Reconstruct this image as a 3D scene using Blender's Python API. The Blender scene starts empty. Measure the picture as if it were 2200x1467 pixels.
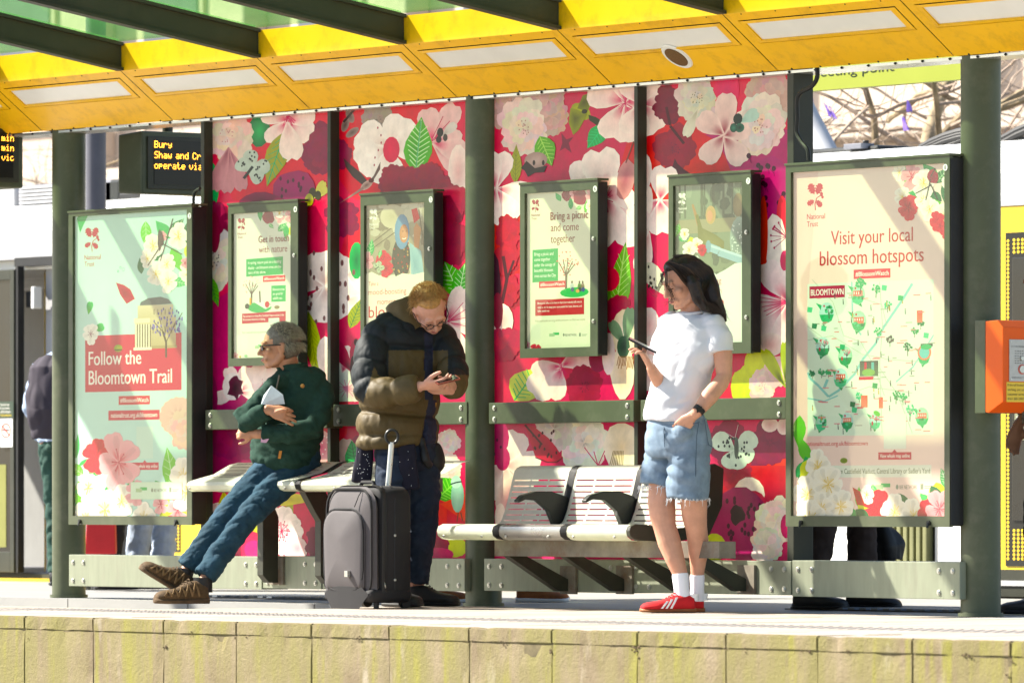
import bpy, bmesh, math, random
from mathutils import Vector, Matrix, noise
random.seed(7)
R_=math.radians
C=bpy.context.scene.collection
sc=bpy.context.scene
# ---------------------------------------------------------------- camera
FPX=14770.0; HOR=1080.0; CX=1100.0; EYE=0.52
PSI=R_(54.0); SN,CS=math.sin(PSI),math.cos(PSI)
Fw=Vector((-SN,CS,0)); Rt=Vector((CS,SN,0)); Up=Vector((0,0,1))
CAM=-35.0*(Fw+Rt*((1039-CX)/FPX)); CAM.z=EYE
cd=bpy.data.cameras.new('camera'); cam=bpy.data.objects.new('camera',cd); C.objects.link(cam)
cam.location=CAM; cam.rotation_euler=(R_(90),0,PSI)
cd.sensor_width=36; cd.lens=36*FPX/2200; cd.shift_y=(HOR-733.5)/2200
cd.clip_start=1; cd.clip_end=2000
cd.dof.use_dof=True; cd.dof.focus_distance=33.8; cd.dof.aperture_fstop=7.0
sc.camera=cam
# ---------------------------------------------------------------- sky and sun
SUN=Vector((-.84,-.57,.93)).normalized()
w=bpy.data.worlds.new('World'); sc.world=w; w.use_nodes=True
wn=w.node_tree.nodes; wl=w.node_tree.links; wn.clear()
sky=wn.new('ShaderNodeTexSky'); sky.sky_type='NISHITA'; sky.sun_disc=False
sky.sun_elevation=math.asin(SUN.z); sky.sun_rotation=math.atan2(SUN.x,SUN.y)
bg=wn.new('ShaderNodeBackground'); bg.inputs[1].default_value=.078
wo=wn.new('ShaderNodeOutputWorld'); wl.new(sky.outputs[0],bg.inputs[0]); wl.new(bg.outputs[0],wo.inputs[0])
sl=bpy.data.lights.new('sun','SUN'); sl.energy=5.0; sl.angle=R_(.8); sl.color=(1,.94,.83)
so=bpy.data.objects.new('sun',sl); C.objects.link(so); so.rotation_euler=SUN.to_track_quat('Z','Y').to_euler(); so.location=(-5,-5,10)
sc.view_settings.view_transform='Standard'; sc.view_settings.look='None'
sc.view_settings.exposure=1.66; sc.view_settings.gamma=1; sc.view_settings.use_curve_mapping=False
# ---------------------------------------------------------------- photo measurements -> metres
def depth(px,Y):                       # distance along the view axis of the vertical plane y=Y at column px
    return (Y-CAM.y)/(CS+(px-CX)/FPX*SN)
def W(px,py,Y):
    d=depth(px,Y); u=(px-CX)/FPX
    return (CAM.x+d*(-SN+u*CS), EYE+(HOR-py)/FPX*d)
def WX(px,Y): return W(px,HOR,Y)[0]
def WZ(py,px,Y): return W(px,py,Y)[1]
def J(px,py,d,c=0.0):                  # point at distance d-c from the camera
    return CAM+(d-c)*(Fw+Rt*((px-CX)/FPX)+Up*((HOR-py)/FPX))
def hexc(h,a=1.0):
    h=h.lstrip('#'); v=[int(h[i:i+2],16)/255 for i in (0,2,4)]
    return tuple((x/12.92 if x<=.04045 else ((x+.055)/1.055)**2.4) for x in v)+(a,)
# ---------------------------------------------------------------- materials
def mat(name,col,rough=.5,metal=0,var=.12,vs=6.0,bump=0,bs=60.0,stretch=None,spec=.32,coat=0,dirt=None,dirtamt=.3,ds=3.0,attr=False,emit=None,es=0,sss=0):
    m=bpy.data.materials.new(name); m.use_nodes=True; n=m.node_tree.nodes; l=m.node_tree.links
    b=n['Principled BSDF']; b.inputs['Roughness'].default_value=rough; b.inputs['Metallic'].default_value=metal
    b.inputs['Specular IOR Level'].default_value=spec; b.inputs['Coat Weight'].default_value=coat
    b.inputs['Coat Roughness'].default_value=.08
    tc=n.new('ShaderNodeNewGeometry'); src=tc.outputs['Position']
    if stretch:
        mp=n.new('ShaderNodeMapping'); mp.inputs['Scale'].default_value=stretch; l.new(src,mp.inputs[0]); src=mp.outputs[0]
    nz=n.new('ShaderNodeTexNoise'); nz.inputs['Scale'].default_value=vs; nz.inputs['Detail'].default_value=6; nz.inputs['Roughness'].default_value=.6; l.new(src,nz.inputs[0])
    mr=n.new('ShaderNodeMapRange'); mr.inputs[1].default_value=.3; mr.inputs[2].default_value=.7
    mr.inputs[3].default_value=1-var; mr.inputs[4].default_value=1+var; l.new(nz.outputs[0],mr.inputs[0])
    mx=n.new('ShaderNodeVectorMath'); mx.operation='SCALE'; l.new(mr.outputs[0],mx.inputs['Scale'])
    if attr:
        at=n.new('ShaderNodeVertexColor'); at.layer_name='Col'; hs=n.new('ShaderNodeHueSaturation'); hs.inputs['Saturation'].default_value=1.12; hs.inputs['Value'].default_value=(.97 if 'mural' in name else .80); l.new(at.outputs[0],hs.inputs['Color']); l.new(hs.outputs[0],mx.inputs[0])
    else: mx.inputs[0].default_value=col[:3]
    out=mx.outputs[0]
    if dirt:
        n2=n.new('ShaderNodeTexNoise'); n2.inputs['Scale'].default_value=ds; n2.inputs['Detail'].default_value=8; n2.inputs['Roughness'].default_value=.7; l.new(src,n2.inputs[0])
        r2=n.new('ShaderNodeMapRange'); r2.inputs[1].default_value=.5; r2.inputs[2].default_value=.72; r2.inputs[4].default_value=dirtamt; l.new(n2.outputs[0],r2.inputs[0])
        mm=n.new('ShaderNodeMix'); mm.data_type='RGBA'; l.new(r2.outputs[0],mm.inputs[0]); l.new(out,mm.inputs[6]); mm.inputs[7].default_value=dirt; out=mm.outputs[2]
    l.new(out,b.inputs['Base Color'])
    rr=n.new('ShaderNodeMapRange'); rr.inputs[3].default_value=max(.03,rough-.08); rr.inputs[4].default_value=min(1,rough+.1); l.new(nz.outputs[0],rr.inputs[0]); l.new(rr.outputs[0],b.inputs['Roughness'])
    if bump:
        n3=n.new('ShaderNodeTexNoise'); n3.inputs['Scale'].default_value=bs; n3.inputs['Detail'].default_value=4; l.new(src,n3.inputs[0])
        bp=n.new('ShaderNodeBump'); bp.inputs['Strength'].default_value=1; bp.inputs['Distance'].default_value=bump; l.new(n3.outputs[0],bp.inputs['Height']); l.new(bp.outputs[0],b.inputs['Normal'])
    if emit: b.inputs['Emission Color'].default_value=emit; b.inputs['Emission Strength'].default_value=es
    if sss:
        b.inputs['Subsurface Weight'].default_value=sss; b.inputs['Subsurface Radius'].default_value=(.02,.008,.004); b.inputs['Subsurface Scale'].default_value=.6
    return m
def glassmat(name,tint,rough=.05,gl=.12):
    m=bpy.data.materials.new(name); m.use_nodes=True; n=m.node_tree.nodes; l=m.node_tree.links; n.clear()
    t=n.new('ShaderNodeBsdfTransparent'); t.inputs[0].default_value=tint
    g=n.new('ShaderNodeBsdfGlossy'); g.inputs['Roughness'].default_value=rough
    fr=n.new('ShaderNodeFresnel'); fr.inputs[0].default_value=1.45
    ad=n.new('ShaderNodeMath'); ad.operation='MULTIPLY'; ad.inputs[1].default_value=gl/.12; l.new(fr.outputs[0],ad.inputs[0]); ad.use_clamp=True
    x=n.new('ShaderNodeMixShader'); o=n.new('ShaderNodeOutputMaterial'); x.inputs[0].default_value=gl*.4; l.new(t.outputs[0],x.inputs[1]); l.new(g.outputs[0],x.inputs[2]); l.new(x.outputs[0],o.inputs[0])
    return m,x,t,o
H=hexc
M={}
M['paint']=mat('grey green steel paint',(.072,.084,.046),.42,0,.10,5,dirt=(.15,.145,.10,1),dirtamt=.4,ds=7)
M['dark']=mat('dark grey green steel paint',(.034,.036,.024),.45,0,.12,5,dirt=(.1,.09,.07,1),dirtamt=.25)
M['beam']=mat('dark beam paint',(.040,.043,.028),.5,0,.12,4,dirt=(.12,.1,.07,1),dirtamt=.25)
M['steel']=mat('brushed steel plate',(.24,.26,.185),.42,.2,.1,4,stretch=(6,6,1),dirt=(.2,.18,.14,1),dirtamt=.4,bump=.0004,bs=90)
M['seat']=mat('pale painted seat metal',(.78,.80,.66),.35,.0,.07,8)
M['alu']=mat('worn aluminium',(.62,.62,.58),.28,.7,.06,10)
M['rust']=mat('rusty painted beam',(.17,.15,.115),.6,0,.3,9,dirt=(.12,.05,.02,1),dirtamt=.8,ds=7)
M['yellow']=mat('yellow soffit paint',(.90,.50,.003),.4,0,.05,3,coat=.1,spec=.3,dirt=(.50,.25,.01,1),dirtamt=.55,ds=9)
M['black']=mat('black rubber',(.018,.018,.018),.5,0,.2,10)
M['blackmetal']=mat('black plastic case',(.018,.02,.018),.4,0,.2,8)
M['bolt']=mat('zinc bolt',(.5,.5,.46),.3,.8,.1,30)
M['mural']=mat('printed mural vinyl',(1,1,1,1),.35,0,.14,14,attr=True,coat=.05,spec=.25)
M['print']=mat('printed poster paper',(1,1,1,1),.5,0,.03,5,attr=True,spec=.3,bump=.0006,bs=6)
M['white']=mat('white tram paint',(.78,.78,.76),.25,0,.05,2,coat=.3)
M['tramyellow']=mat('yellow tram paint',(.72,.48,.02),.3,0,.05,3,coat=.3)
M['tramdark']=mat('dark tram glass',(.014,.015,.015),.16,0,.3,2,coat=.1)
M['grey']=mat('grey tram trim',(.42,.42,.43),.4,0,.1,5)
M['roofgrey']=mat('roof equipment grey',(.16,.165,.19),.5,0,.2,4)
M['bark']=mat('tree bark',(.30,.225,.135),.85,0,.5,9,bump=.01,bs=22,dirt=(.12,.13,.05,1),dirtamt=.6)
M['twig']=mat('twig bark',(.36,.27,.20),.8,0,.3,9)
M['stone']=mat('pale stone facade',(.52,.43,.35),.8,0,.08,.6,bump=.01,bs=8)
M['winglass']=mat('facade window glass',(.10,.11,.13),.12,0,.3,1)
M['orange']=mat('orange call box paint',(.74,.10,.002),.4,0,.05,6,spec=.25)
M['steelpanel']=mat('steel call panel',(.42,.4,.37),.35,.6,.1,20)
M['ribbon']=mat('lilac ribbon',(.30,.18,.62),.6,0,.2,9)
M['diffuser']=mat('white light diffuser',(.80,.80,.78),.22,0,.05,3,coat=.2)
gm,_,_,_=glassmat('clear poster glazing',(.97,.98,.96,1),.03,.10); M['pane']=gm
gm,_,_,_=glassmat('green roof glass',(.80,.91,.74,1),.12,.08); M['greenglass']=gm
# slightly milky green glass : add a diffuse/translucent component
def milky(m):
    n=m.node_tree.nodes; l=m.node_tree.links
    mx=[x for x in n if x.type=='MIX_SHADER'][0]; o=[x for x in n if x.type=='OUTPUT_MATERIAL'][0]
    tr=n.new('ShaderNodeBsdfTranslucent'); tr.inputs[0].default_value=(.08,.26,.07,1)
    nz=n.new('ShaderNodeTexNoise'); nz.inputs['Scale'].default_value=2.5; nz.inputs['Detail'].default_value=5
    mr=n.new('ShaderNodeMapRange'); mr.inputs[3].default_value=.08; mr.inputs[4].default_value=.26; l.new(nz.outputs[0],mr.inputs[0])
    m2=n.new('ShaderNodeMixShader'); l.new(mr.outputs[0],m2.inputs[0]); l.new(mx.outputs[0],m2.inputs[1]); l.new(tr.outputs[0],m2.inputs[2]); l.new(m2.outputs[0],o.inputs[0])
milky(M['greenglass'])
# ---------------------------------------------------------------- object helpers
def link(name,me,parent=None,loc=None):
    o=bpy.data.objects.new(name,me); C.objects.link(o)
    if parent is not None:
        o.parent=parent; o.matrix_parent_inverse=Matrix.Identity(4)
        if loc is None: o.location=-WL(parent)
        else: o.location=Vector(loc)-WL(parent)
    elif loc is not None: o.location=loc
    return o
def WL(o):
    v=Vector((0,0,0))
    while o is not None: v=v+o.location; o=o.parent
    return v
def bmo(name,bm,m,parent=None,smooth=False,bev=0,seg=2):
    if bev:
        bmesh.ops.bevel(bm,geom=[e for e in bm.edges],offset=bev,segments=seg,affect='EDGES',profile=.6,clamp_overlap=True)
    bm.normal_update()
    for e in bm.edges:
        if len(e.link_faces)!=2 or e.calc_face_angle(0)>.75: e.smooth=False
    me=bpy.data.meshes.new(name); bm.to_mesh(me); bm.free()
    ms=m if isinstance(m,(list,tuple)) else [m]
    for x in ms: me.materials.append(x)
    if smooth:
        for p in me.polygons: p.use_smooth=True
    return link(name,me,parent)
def thing(name,label,cat,loc=(0,0,0),group=None):
    o=bpy.data.objects.new(name,None); C.objects.link(o); o.location=loc; o.empty_display_size=.1
    o['label']=label; o['category']=cat
    if group: o['group']=group
    return o
def tag(o,label,cat,group=None):
    o['label']=label; o['category']=cat
    if group: o['group']=group
    return o
def stuff(o): o['kind']='stuff'; return o
def struct(o): o['kind']='structure'; return o
def box(bm,x0,x1,y0,y1,z0,z1,mi=0):
    vs=[bm.verts.new((x,y,z)) for z in (z0,z1) for y in (y0,y1) for x in (x0,x1)]
    for f in ((0,2,3,1),(4,5,7,6),(0,1,5,4),(2,6,7,3),(0,4,6,2),(1,3,7,5)):
        fc=bm.faces.new([vs[i] for i in f]); fc.material_index=mi
    return vs
def boxo(name,x0,x1,y0,y1,z0,z1,m,parent=None,bev=0):
    bm=bmesh.new(); box(bm,min(x0,x1),max(x0,x1),min(y0,y1),max(y0,y1),min(z0,z1),max(z0,z1)); return bmo(name,bm,m,parent,bev=bev)
def prism(bm,pts,vec,mi=0):            # polygon pts (3D) extruded by vec
    vec=Vector(vec); a=[bm.verts.new(p) for p in pts]; b=[bm.verts.new(Vector(p)+vec) for p in pts]; n=len(pts)
    fs=[bm.faces.new(a),bm.faces.new(list(reversed(b)))]
    for i in range(n): fs.append(bm.faces.new([a[i],b[i],b[(i+1)%n],a[(i+1)%n]]))
    for f in fs: f.material_index=mi
    bmesh.ops.recalc_face_normals(bm,faces=fs); return fs
def tube(bm,pts,rad,n=10,mi=0,cap=True,hint=None):   # rad: number or list or list of (ra,rb)
    pts=[Vector(p) for p in pts]; k=len(pts)
    rs=rad if isinstance(rad,(list,tuple)) else [rad]*k
    rings=[]; prev=None
    for i,p in enumerate(pts):
        t=(pts[min(i+1,k-1)]-pts[max(i-1,0)]); t=t.normalized() if t.length>1e-9 else Vector((0,0,1))
        if hint is not None:
            h=Vector(hint[i]) if isinstance(hint,list) else Vector(hint)
            a=(h-t*h.dot(t)); a=a.normalized() if a.length>1e-4 else t.orthogonal().normalized()
        elif prev is None: a=t.orthogonal().normalized()
        else:
            a=(prev-t*prev.dot(t)).normalized()
        prev=a; b=t.cross(a)
        r=rs[i]; ra,rb=(r if isinstance(r,(tuple,list)) else (r,r))
        rings.append([bm.verts.new(p+a*ra*math.cos(2*math.pi*j/n)+b*rb*math.sin(2*math.pi*j/n)) for j in range(n)])
    for i in range(k-1):
        for j in range(n):
            f=bm.faces.new([rings[i][j],rings[i][(j+1)%n],rings[i+1][(j+1)%n],rings[i+1][j]]); f.material_index=mi; f.smooth=True
    if cap:
        f=bm.faces.new(list(reversed(rings[0]))); f.material_index=mi
        f=bm.faces.new(rings[-1]); f.material_index=mi
    return rings
def ball(bm,c,r,rot=None,seg=14,mi=0):
    r=r if isinstance(r,(tuple,list)) else (r,r,r)
    m=Matrix.Translation(Vector(c))@(rot.to_4x4() if rot is not None else Matrix.Identity(4))@Matrix.Diagonal((*r,1))
    g=bmesh.ops.create_uvsphere(bm,u_segments=seg,v_segments=max(6,seg*2//3),radius=1,matrix=m)
    for v in g['verts']:
        for f in v.link_faces: f.material_index=mi; f.smooth=True
# ---------------------------------------------------------------- print (flat coloured artwork on a plane y=Y)
_TX={}
def textmesh(s):
    if s in _TX: return _TX[s]
    cu=bpy.data.curves.new('t','FONT'); cu.body=s; cu.resolution_u=3
    o=bpy.data.objects.new('t',cu); C.objects.link(o)
    dg=bpy.context.evaluated_depsgraph_get(); me=bpy.data.meshes.new_from_object(o.evaluated_get(dg))
    vs=[(v.co.x,v.co.y) for v in me.vertices]; fs=[tuple(p.vertices) for p in me.polygons]
    bpy.data.objects.remove(o); bpy.data.curves.remove(cu); bpy.data.meshes.remove(me)
    _TX[s]=(vs,fs); return _TX[s]
class Print:
    def __init__(s,Y,clip=None,eps=.00035):
        s.Y=Y; s.eps=eps; s.n=0; s.v=[]; s.f=[]; s.c=[]; s.clip=clip; s.q=[]; s.st=[]; s.grid={}
    def wp(s,pts,ax=None):
        if ax is None: ax=sum(p[0] for p in pts)/len(pts)
        d=depth(ax,s.Y)
        return [(WX(p[0],s.Y),EYE+(HOR-p[1])/FPX*d) for p in pts]
    def _emit(s,tri,cols):
        if s.clip:
            x0,x1,z0,z1=s.clip; P=[(p[0],p[1])+tuple(c[:3]) for p,c in zip(tri,cols)]
            for ax,val,sg in ((0,x0,1),(0,x1,-1),(1,z0,1),(1,z1,-1)):
                Q=[]
                for i in range(len(P)):
                    a,b=P[i],P[(i+1)%len(P)]; da=(a[ax]-val)*sg; db=(b[ax]-val)*sg
                    if da>=0: Q.append(a)
                    if da*db<0:
                        t=da/(da-db); Q.append(tuple(a[k]+(b[k]-a[k])*t for k in range(5)))
                P=Q
                if len(P)<3: return
            tri=[(p[0],p[1]) for p in P]; cols=[p[2:5]+(1,) for p in P]
        b=len(s.v)
        s.v+= [(p[0],s.n,p[1]) for p in tri]; s.f.append(tuple(range(b,b+len(tri)))); s.c+=list(cols)
    def fan(s,pts,col,cen=None,ccol=None,ax=None,new=True,rimf=None):
        if new: s.n+=1
        w=s.wp(pts+([cen] if cen else []),ax)
        if cen: c=w.pop()
        else: c=(sum(p[0] for p in w)/len(w),sum(p[1] for p in w)/len(w))
        cc=ccol or col
        for i in range(len(w)):
            s._emit([c,w[i],w[(i+1)%len(w)]],[cc,col,col])
    def rect(s,x0,y0,x1,y1,col,col2=None,ax=None,skew=0):
        s.n+=1; w=s.wp([(x0,y0+skew),(x1,y0),(x1,y1),(x0,y1+skew)],ax)
        s._emit(w,[col,col,col2 or col,col2 or col])
    def oval(s,cx,cy,rx,ry,col,ccol=None,n=14,rot=0,wob=0,seed=0):
        c,q=math.cos(rot),math.sin(rot); rd=random.Random(seed)
        p=[]
        for i in range(n):
            a=2*math.pi*i/n; k=1+wob*(rd.random()-.5)*2; x,y=rx*k*math.cos(a),ry*k*math.sin(a); p.append((cx+x*c-y*q,cy+x*q+y*c))
        s.fan(p,col,(cx,cy),ccol)
    def petal(s,cx,cy,a,L,wd,col,ccol,notch=.06,base=.1,var=0,new=True):
        # a: direction in radians (image, y down)
        prof=[(0,.10),(.15,.34),(.35,.72),(.55,.96),(.75,1.0),(.9,.78),(.98,.4)]
        ca,sa=math.cos(a),math.sin(a); up=[];dn=[]
        for t,k in prof:
            kk=k*(1+var*(random.random()-.5)); up.append((t,kk)); dn.append((t,-k*(1+var*(random.random()-.5))))
        pts=up+[(1-notch,0)]+dn[::-1]
        P=[(cx+L*t*ca-wd*k*sa,cy+L*t*sa+wd*k*ca) for t,k in pts]
        mid=tuple(col[i]*.72+ccol[i]*.28 for i in range(3))+(1,)
        s.fan(P,col,(cx+L*.22*ca,cy+L*.22*sa),mid,new=new)
        if L>24 and ccol!=col:
            q=.5; Q=[(cx+L*q*t*ca-wd*q*k*.9*sa,cy+L*q*t*sa+wd*q*k*.9*ca) for t,k in pts]
            s.fan(Q,tuple(col[i]*.84+ccol[i]*.16 for i in range(3))+(1,),(cx+L*.10*ca,cy+L*.10*sa),ccol,new=True)
    def line(s,pts,wd,col):
        s.n+=1; 
        for (x0,y0),(x1,y1) in zip(pts,pts[1:]):
            dx,dy=x1-x0,y1-y0; l=math.hypot(dx,dy) or 1; nx,ny=-dy/l*wd/2,dx/l*wd/2
            w=s.wp([(x0+nx,y0+ny),(x1+nx,y1+ny),(x1-nx,y1-ny),(x0-nx,y0-ny)]); s._emit(w,[col]*4)
    def flower(s,cx,cy,R,n=5,rot=0,col=H('f2d9cf'),ccol=H('e5527a'),wd=.40,st=H('c02050'),stn=9,cc=None,sq=.8,var=.1,shade=True):
        for i in range(n):
            a=rot+2*math.pi*i/n; L=R*(sq if False else 1)*(1+var*(random.random()-.5))
            # squash horizontally the way the print is foreshortened
            dx,dy=math.cos(a)*sq,math.sin(a); aa=math.atan2(dy,dx); LL=L*math.hypot(dx,dy)
            s.petal(cx,cy,aa,LL,R*wd*(.85+.15*abs(math.cos(a))),col,ccol,var=var)
            if shade:
                d=tuple(c*.86 for c in col[:3])+(1,)
                s.petal(cx,cy,aa+.13,LL*.9,R*wd*.30,d,ccol,var=.3)
        for i in range(stn):
            a=2*math.pi*i/stn+.3*random.random(); r=R*(.28+.16*random.random()); x,y=cx+math.cos(a)*r*sq,cy+math.sin(a)*r
            s.line([(cx,cy),(x,y)],max(1,R*.018),st); s.oval(x,y,R*.025,R*.032,st,n=6)
        if cc: s.oval(cx,cy,R*.16*sq,R*.16,cc)
    def peony(s,cx,cy,R,col,dark,layers=4,sq=.85,dots=True,seed=1):
        rd=random.Random(seed)
        for k in range(layers):
            r=R*(1-.21*k); n=9-k
            t=k/max(1,layers-1); c1=tuple(col[i]*(1-.0*t) for i in range(3))+(1,); c2=tuple(col[i]*(.35)+dark[i]*(.65) for i in range(3))+(1,)
            for i in range(n):
                a=2*math.pi*(i+.5*(k%2))/n+rd.random()*.3; q=r*(.82+.3*rd.random())
                cl=tuple(min(1,x*(.80+.25*rd.random())) for x in c1[:3])+(1,)
                dx,dy=math.cos(a)*sq,math.sin(a); aa=math.atan2(dy,dx)
                s.petal(cx,cy,aa,q*math.hypot(dx,dy),q*.36,cl,c2,notch=.10,var=.25)
        if dots:
            for i in range(16):
                a=rd.random()*6.28; r=R*.28*math.sqrt(rd.random()); s.oval(cx+r*math.cos(a)*sq,cy+r*math.sin(a),R*.02,R*.028,dark,n=6)
    def leaf(s,x0,y0,x1,y1,wd,col,vein=None,ccol=None,nv=6):
        dx,dy=x1-x0,y1-y0; L=math.hypot(dx,dy); ca,sa=dx/L,dy/L
        prof=[(0,0),(.08,.35),(.2,.75),(.38,1),(.55,.92),(.72,.62),(.88,.25),(1,0)]
        P=[(x0+L*t*ca-wd/2*k*sa,y0+L*t*sa+wd/2*k*ca) for t,k in prof]+[(x0+L*t*ca+wd/2*k*sa,y0+L*t*sa-wd/2*k*ca) for t,k in prof[::-1][1:-1]]
        s.fan(P,col,(x0+L*.4*ca,y0+L*.4*sa),ccol or col)
        if vein:
            s.line([(x0,y0),(x0+.95*dx,y0+.95*dy)],max(.9,wd*.045),vein)
            for i in range(nv):
                t=.1+.7*i/nv; k=.8*wd/2*(1-abs(t-.4)*1.3)
                bx,by=x0+dx*t,y0+dy*t; 
                for sg in (1,-1): s.line([(bx,by),(bx+L*.13*ca-sg*k*sa,by+L*.13*sa+sg*k*ca)],max(.8,wd*.03),vein)
    def text(s,st,x0,x1,yb,h,col,ax=None,bold=0,upright=True):
        vs,fs=textmesh(st)
        if not vs: return
        mx=min(v[0] for v in vs); Mx=max(v[0] for v in vs); hv,_=textmesh('H'); ch=max(v[1] for v in hv)
        s.n+=1; X0,X1=WX(x0,s.Y),WX(x1,s.Y); d=depth(ax or (x0+x1)/2,s.Y); Z0=EYE+(HOR-yb)/FPX*d; sz=h/FPX*d/ch; sx=(X1-X0)/(Mx-mx)
        offs=[(0,0)]+([(bold*(X1-X0)/max(1,len(st)),0)] if bold else [])
        for k,(ox,oy) in enumerate(offs):
            b=len(s.v)
            s.v+=[(X0+(v[0]-mx)*sx+ox,s.n+.4*k,Z0+v[1]*sz) for v in vs]
            for f in fs: s.f.append(tuple(b+i for i in f))
            s.c+=[col]*len(vs)
    def build(s,name,m,parent):
        # overlapping shapes get stacked ink layers, shapes that do not touch share a layer
        items={}
        for i,f in enumerate(s.f): items.setdefault(int(s.v[f[0]][1]),[]).append(i)
        lay={}; G=.012; mxl=1; grid=s.grid
        for k in sorted(items):
            xs=[s.v[j][0] for i in items[k] for j in s.f[i]]; zs=[s.v[j][2] for i in items[k] for j in s.f[i]]
            a,b,c,d=int(min(xs)//G),int(max(xs)//G),int(min(zs)//G),int(max(zs)//G); m_=0
            cells=[(x,z) for x in range(a,b+1) for z in range(c,d+1)]
            for q in cells:
                g=grid.get(q,0)
                if g>m_: m_=g
            m_+=1; lay[k]=m_; mxl=max(mxl,m_)
            for q in cells: grid[q]=m_
        e=min(.00006,.0035/mxl) if mxl>3 else s.eps
        s.v=[(v[0],s.Y-(lay.get(int(v[1]),1)+(v[1]-int(v[1])))*e,v[2]) for v in s.v]
        me=bpy.data.meshes.new(name); me.from_pydata(s.v,[],s.f)
        at=me.color_attributes.new('Col','FLOAT_COLOR','POINT')
        buf=[]
        for c in s.c: buf+=[c[0],c[1],c[2],1.0]
        at.data.foreach_set('color',buf); me.materials.append(m)
        return link(name,me,parent)
# ---------------------------------------------------------------- floral mural artwork, in photo coordinates
CR=H('fae3d6'); CW=H('fbf0e4'); PK=H('d8476f'); LP=H('e8b4ae'); DK=H('8d143c'); DK2=H('6d163a'); RD=H('e0203c'); MG=H('b80f63'); GR=H('12a850'); DG=H('0b6b3a'); LG=H('66c22c'); OL=H('9a9a18'); YG=H('c3cc12'); GY=H('a08c84'); OR=H('e2331f')
def butterfly(p,cx,cy,R,a,col,dk):
    def w(a2,L,wd): p.petal(cx,cy,a+a2,L,wd,col,col,notch=.0,base=.2)
    for a2,L,wd in ((-.55,R,R*.34),(.55,R,R*.34),(-1.35,R*.72,R*.36),(1.35,R*.72,R*.36)): w(a2,L,wd)
    for a2,L in ((-.55,R),(.55,R),(-1.35,R*.7),(1.35,R*.7)):
        for k in range(7):
            t=.35+.6*random.random(); b=a+a2+random.uniform(-.28,.28); p.oval(cx+math.cos(b)*L*t,cy+math.sin(b)*L*t,R*.04,R*.055,dk,n=6)
    p.line([(cx-math.cos(a)*R*.35,cy-math.sin(a)*R*.35),(cx+math.cos(a)*R*.3,cy+math.sin(a)*R*.3)],R*.13,dk)
def bird(p,pts,col,dk):
    p.fan(pts,col); 
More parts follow.
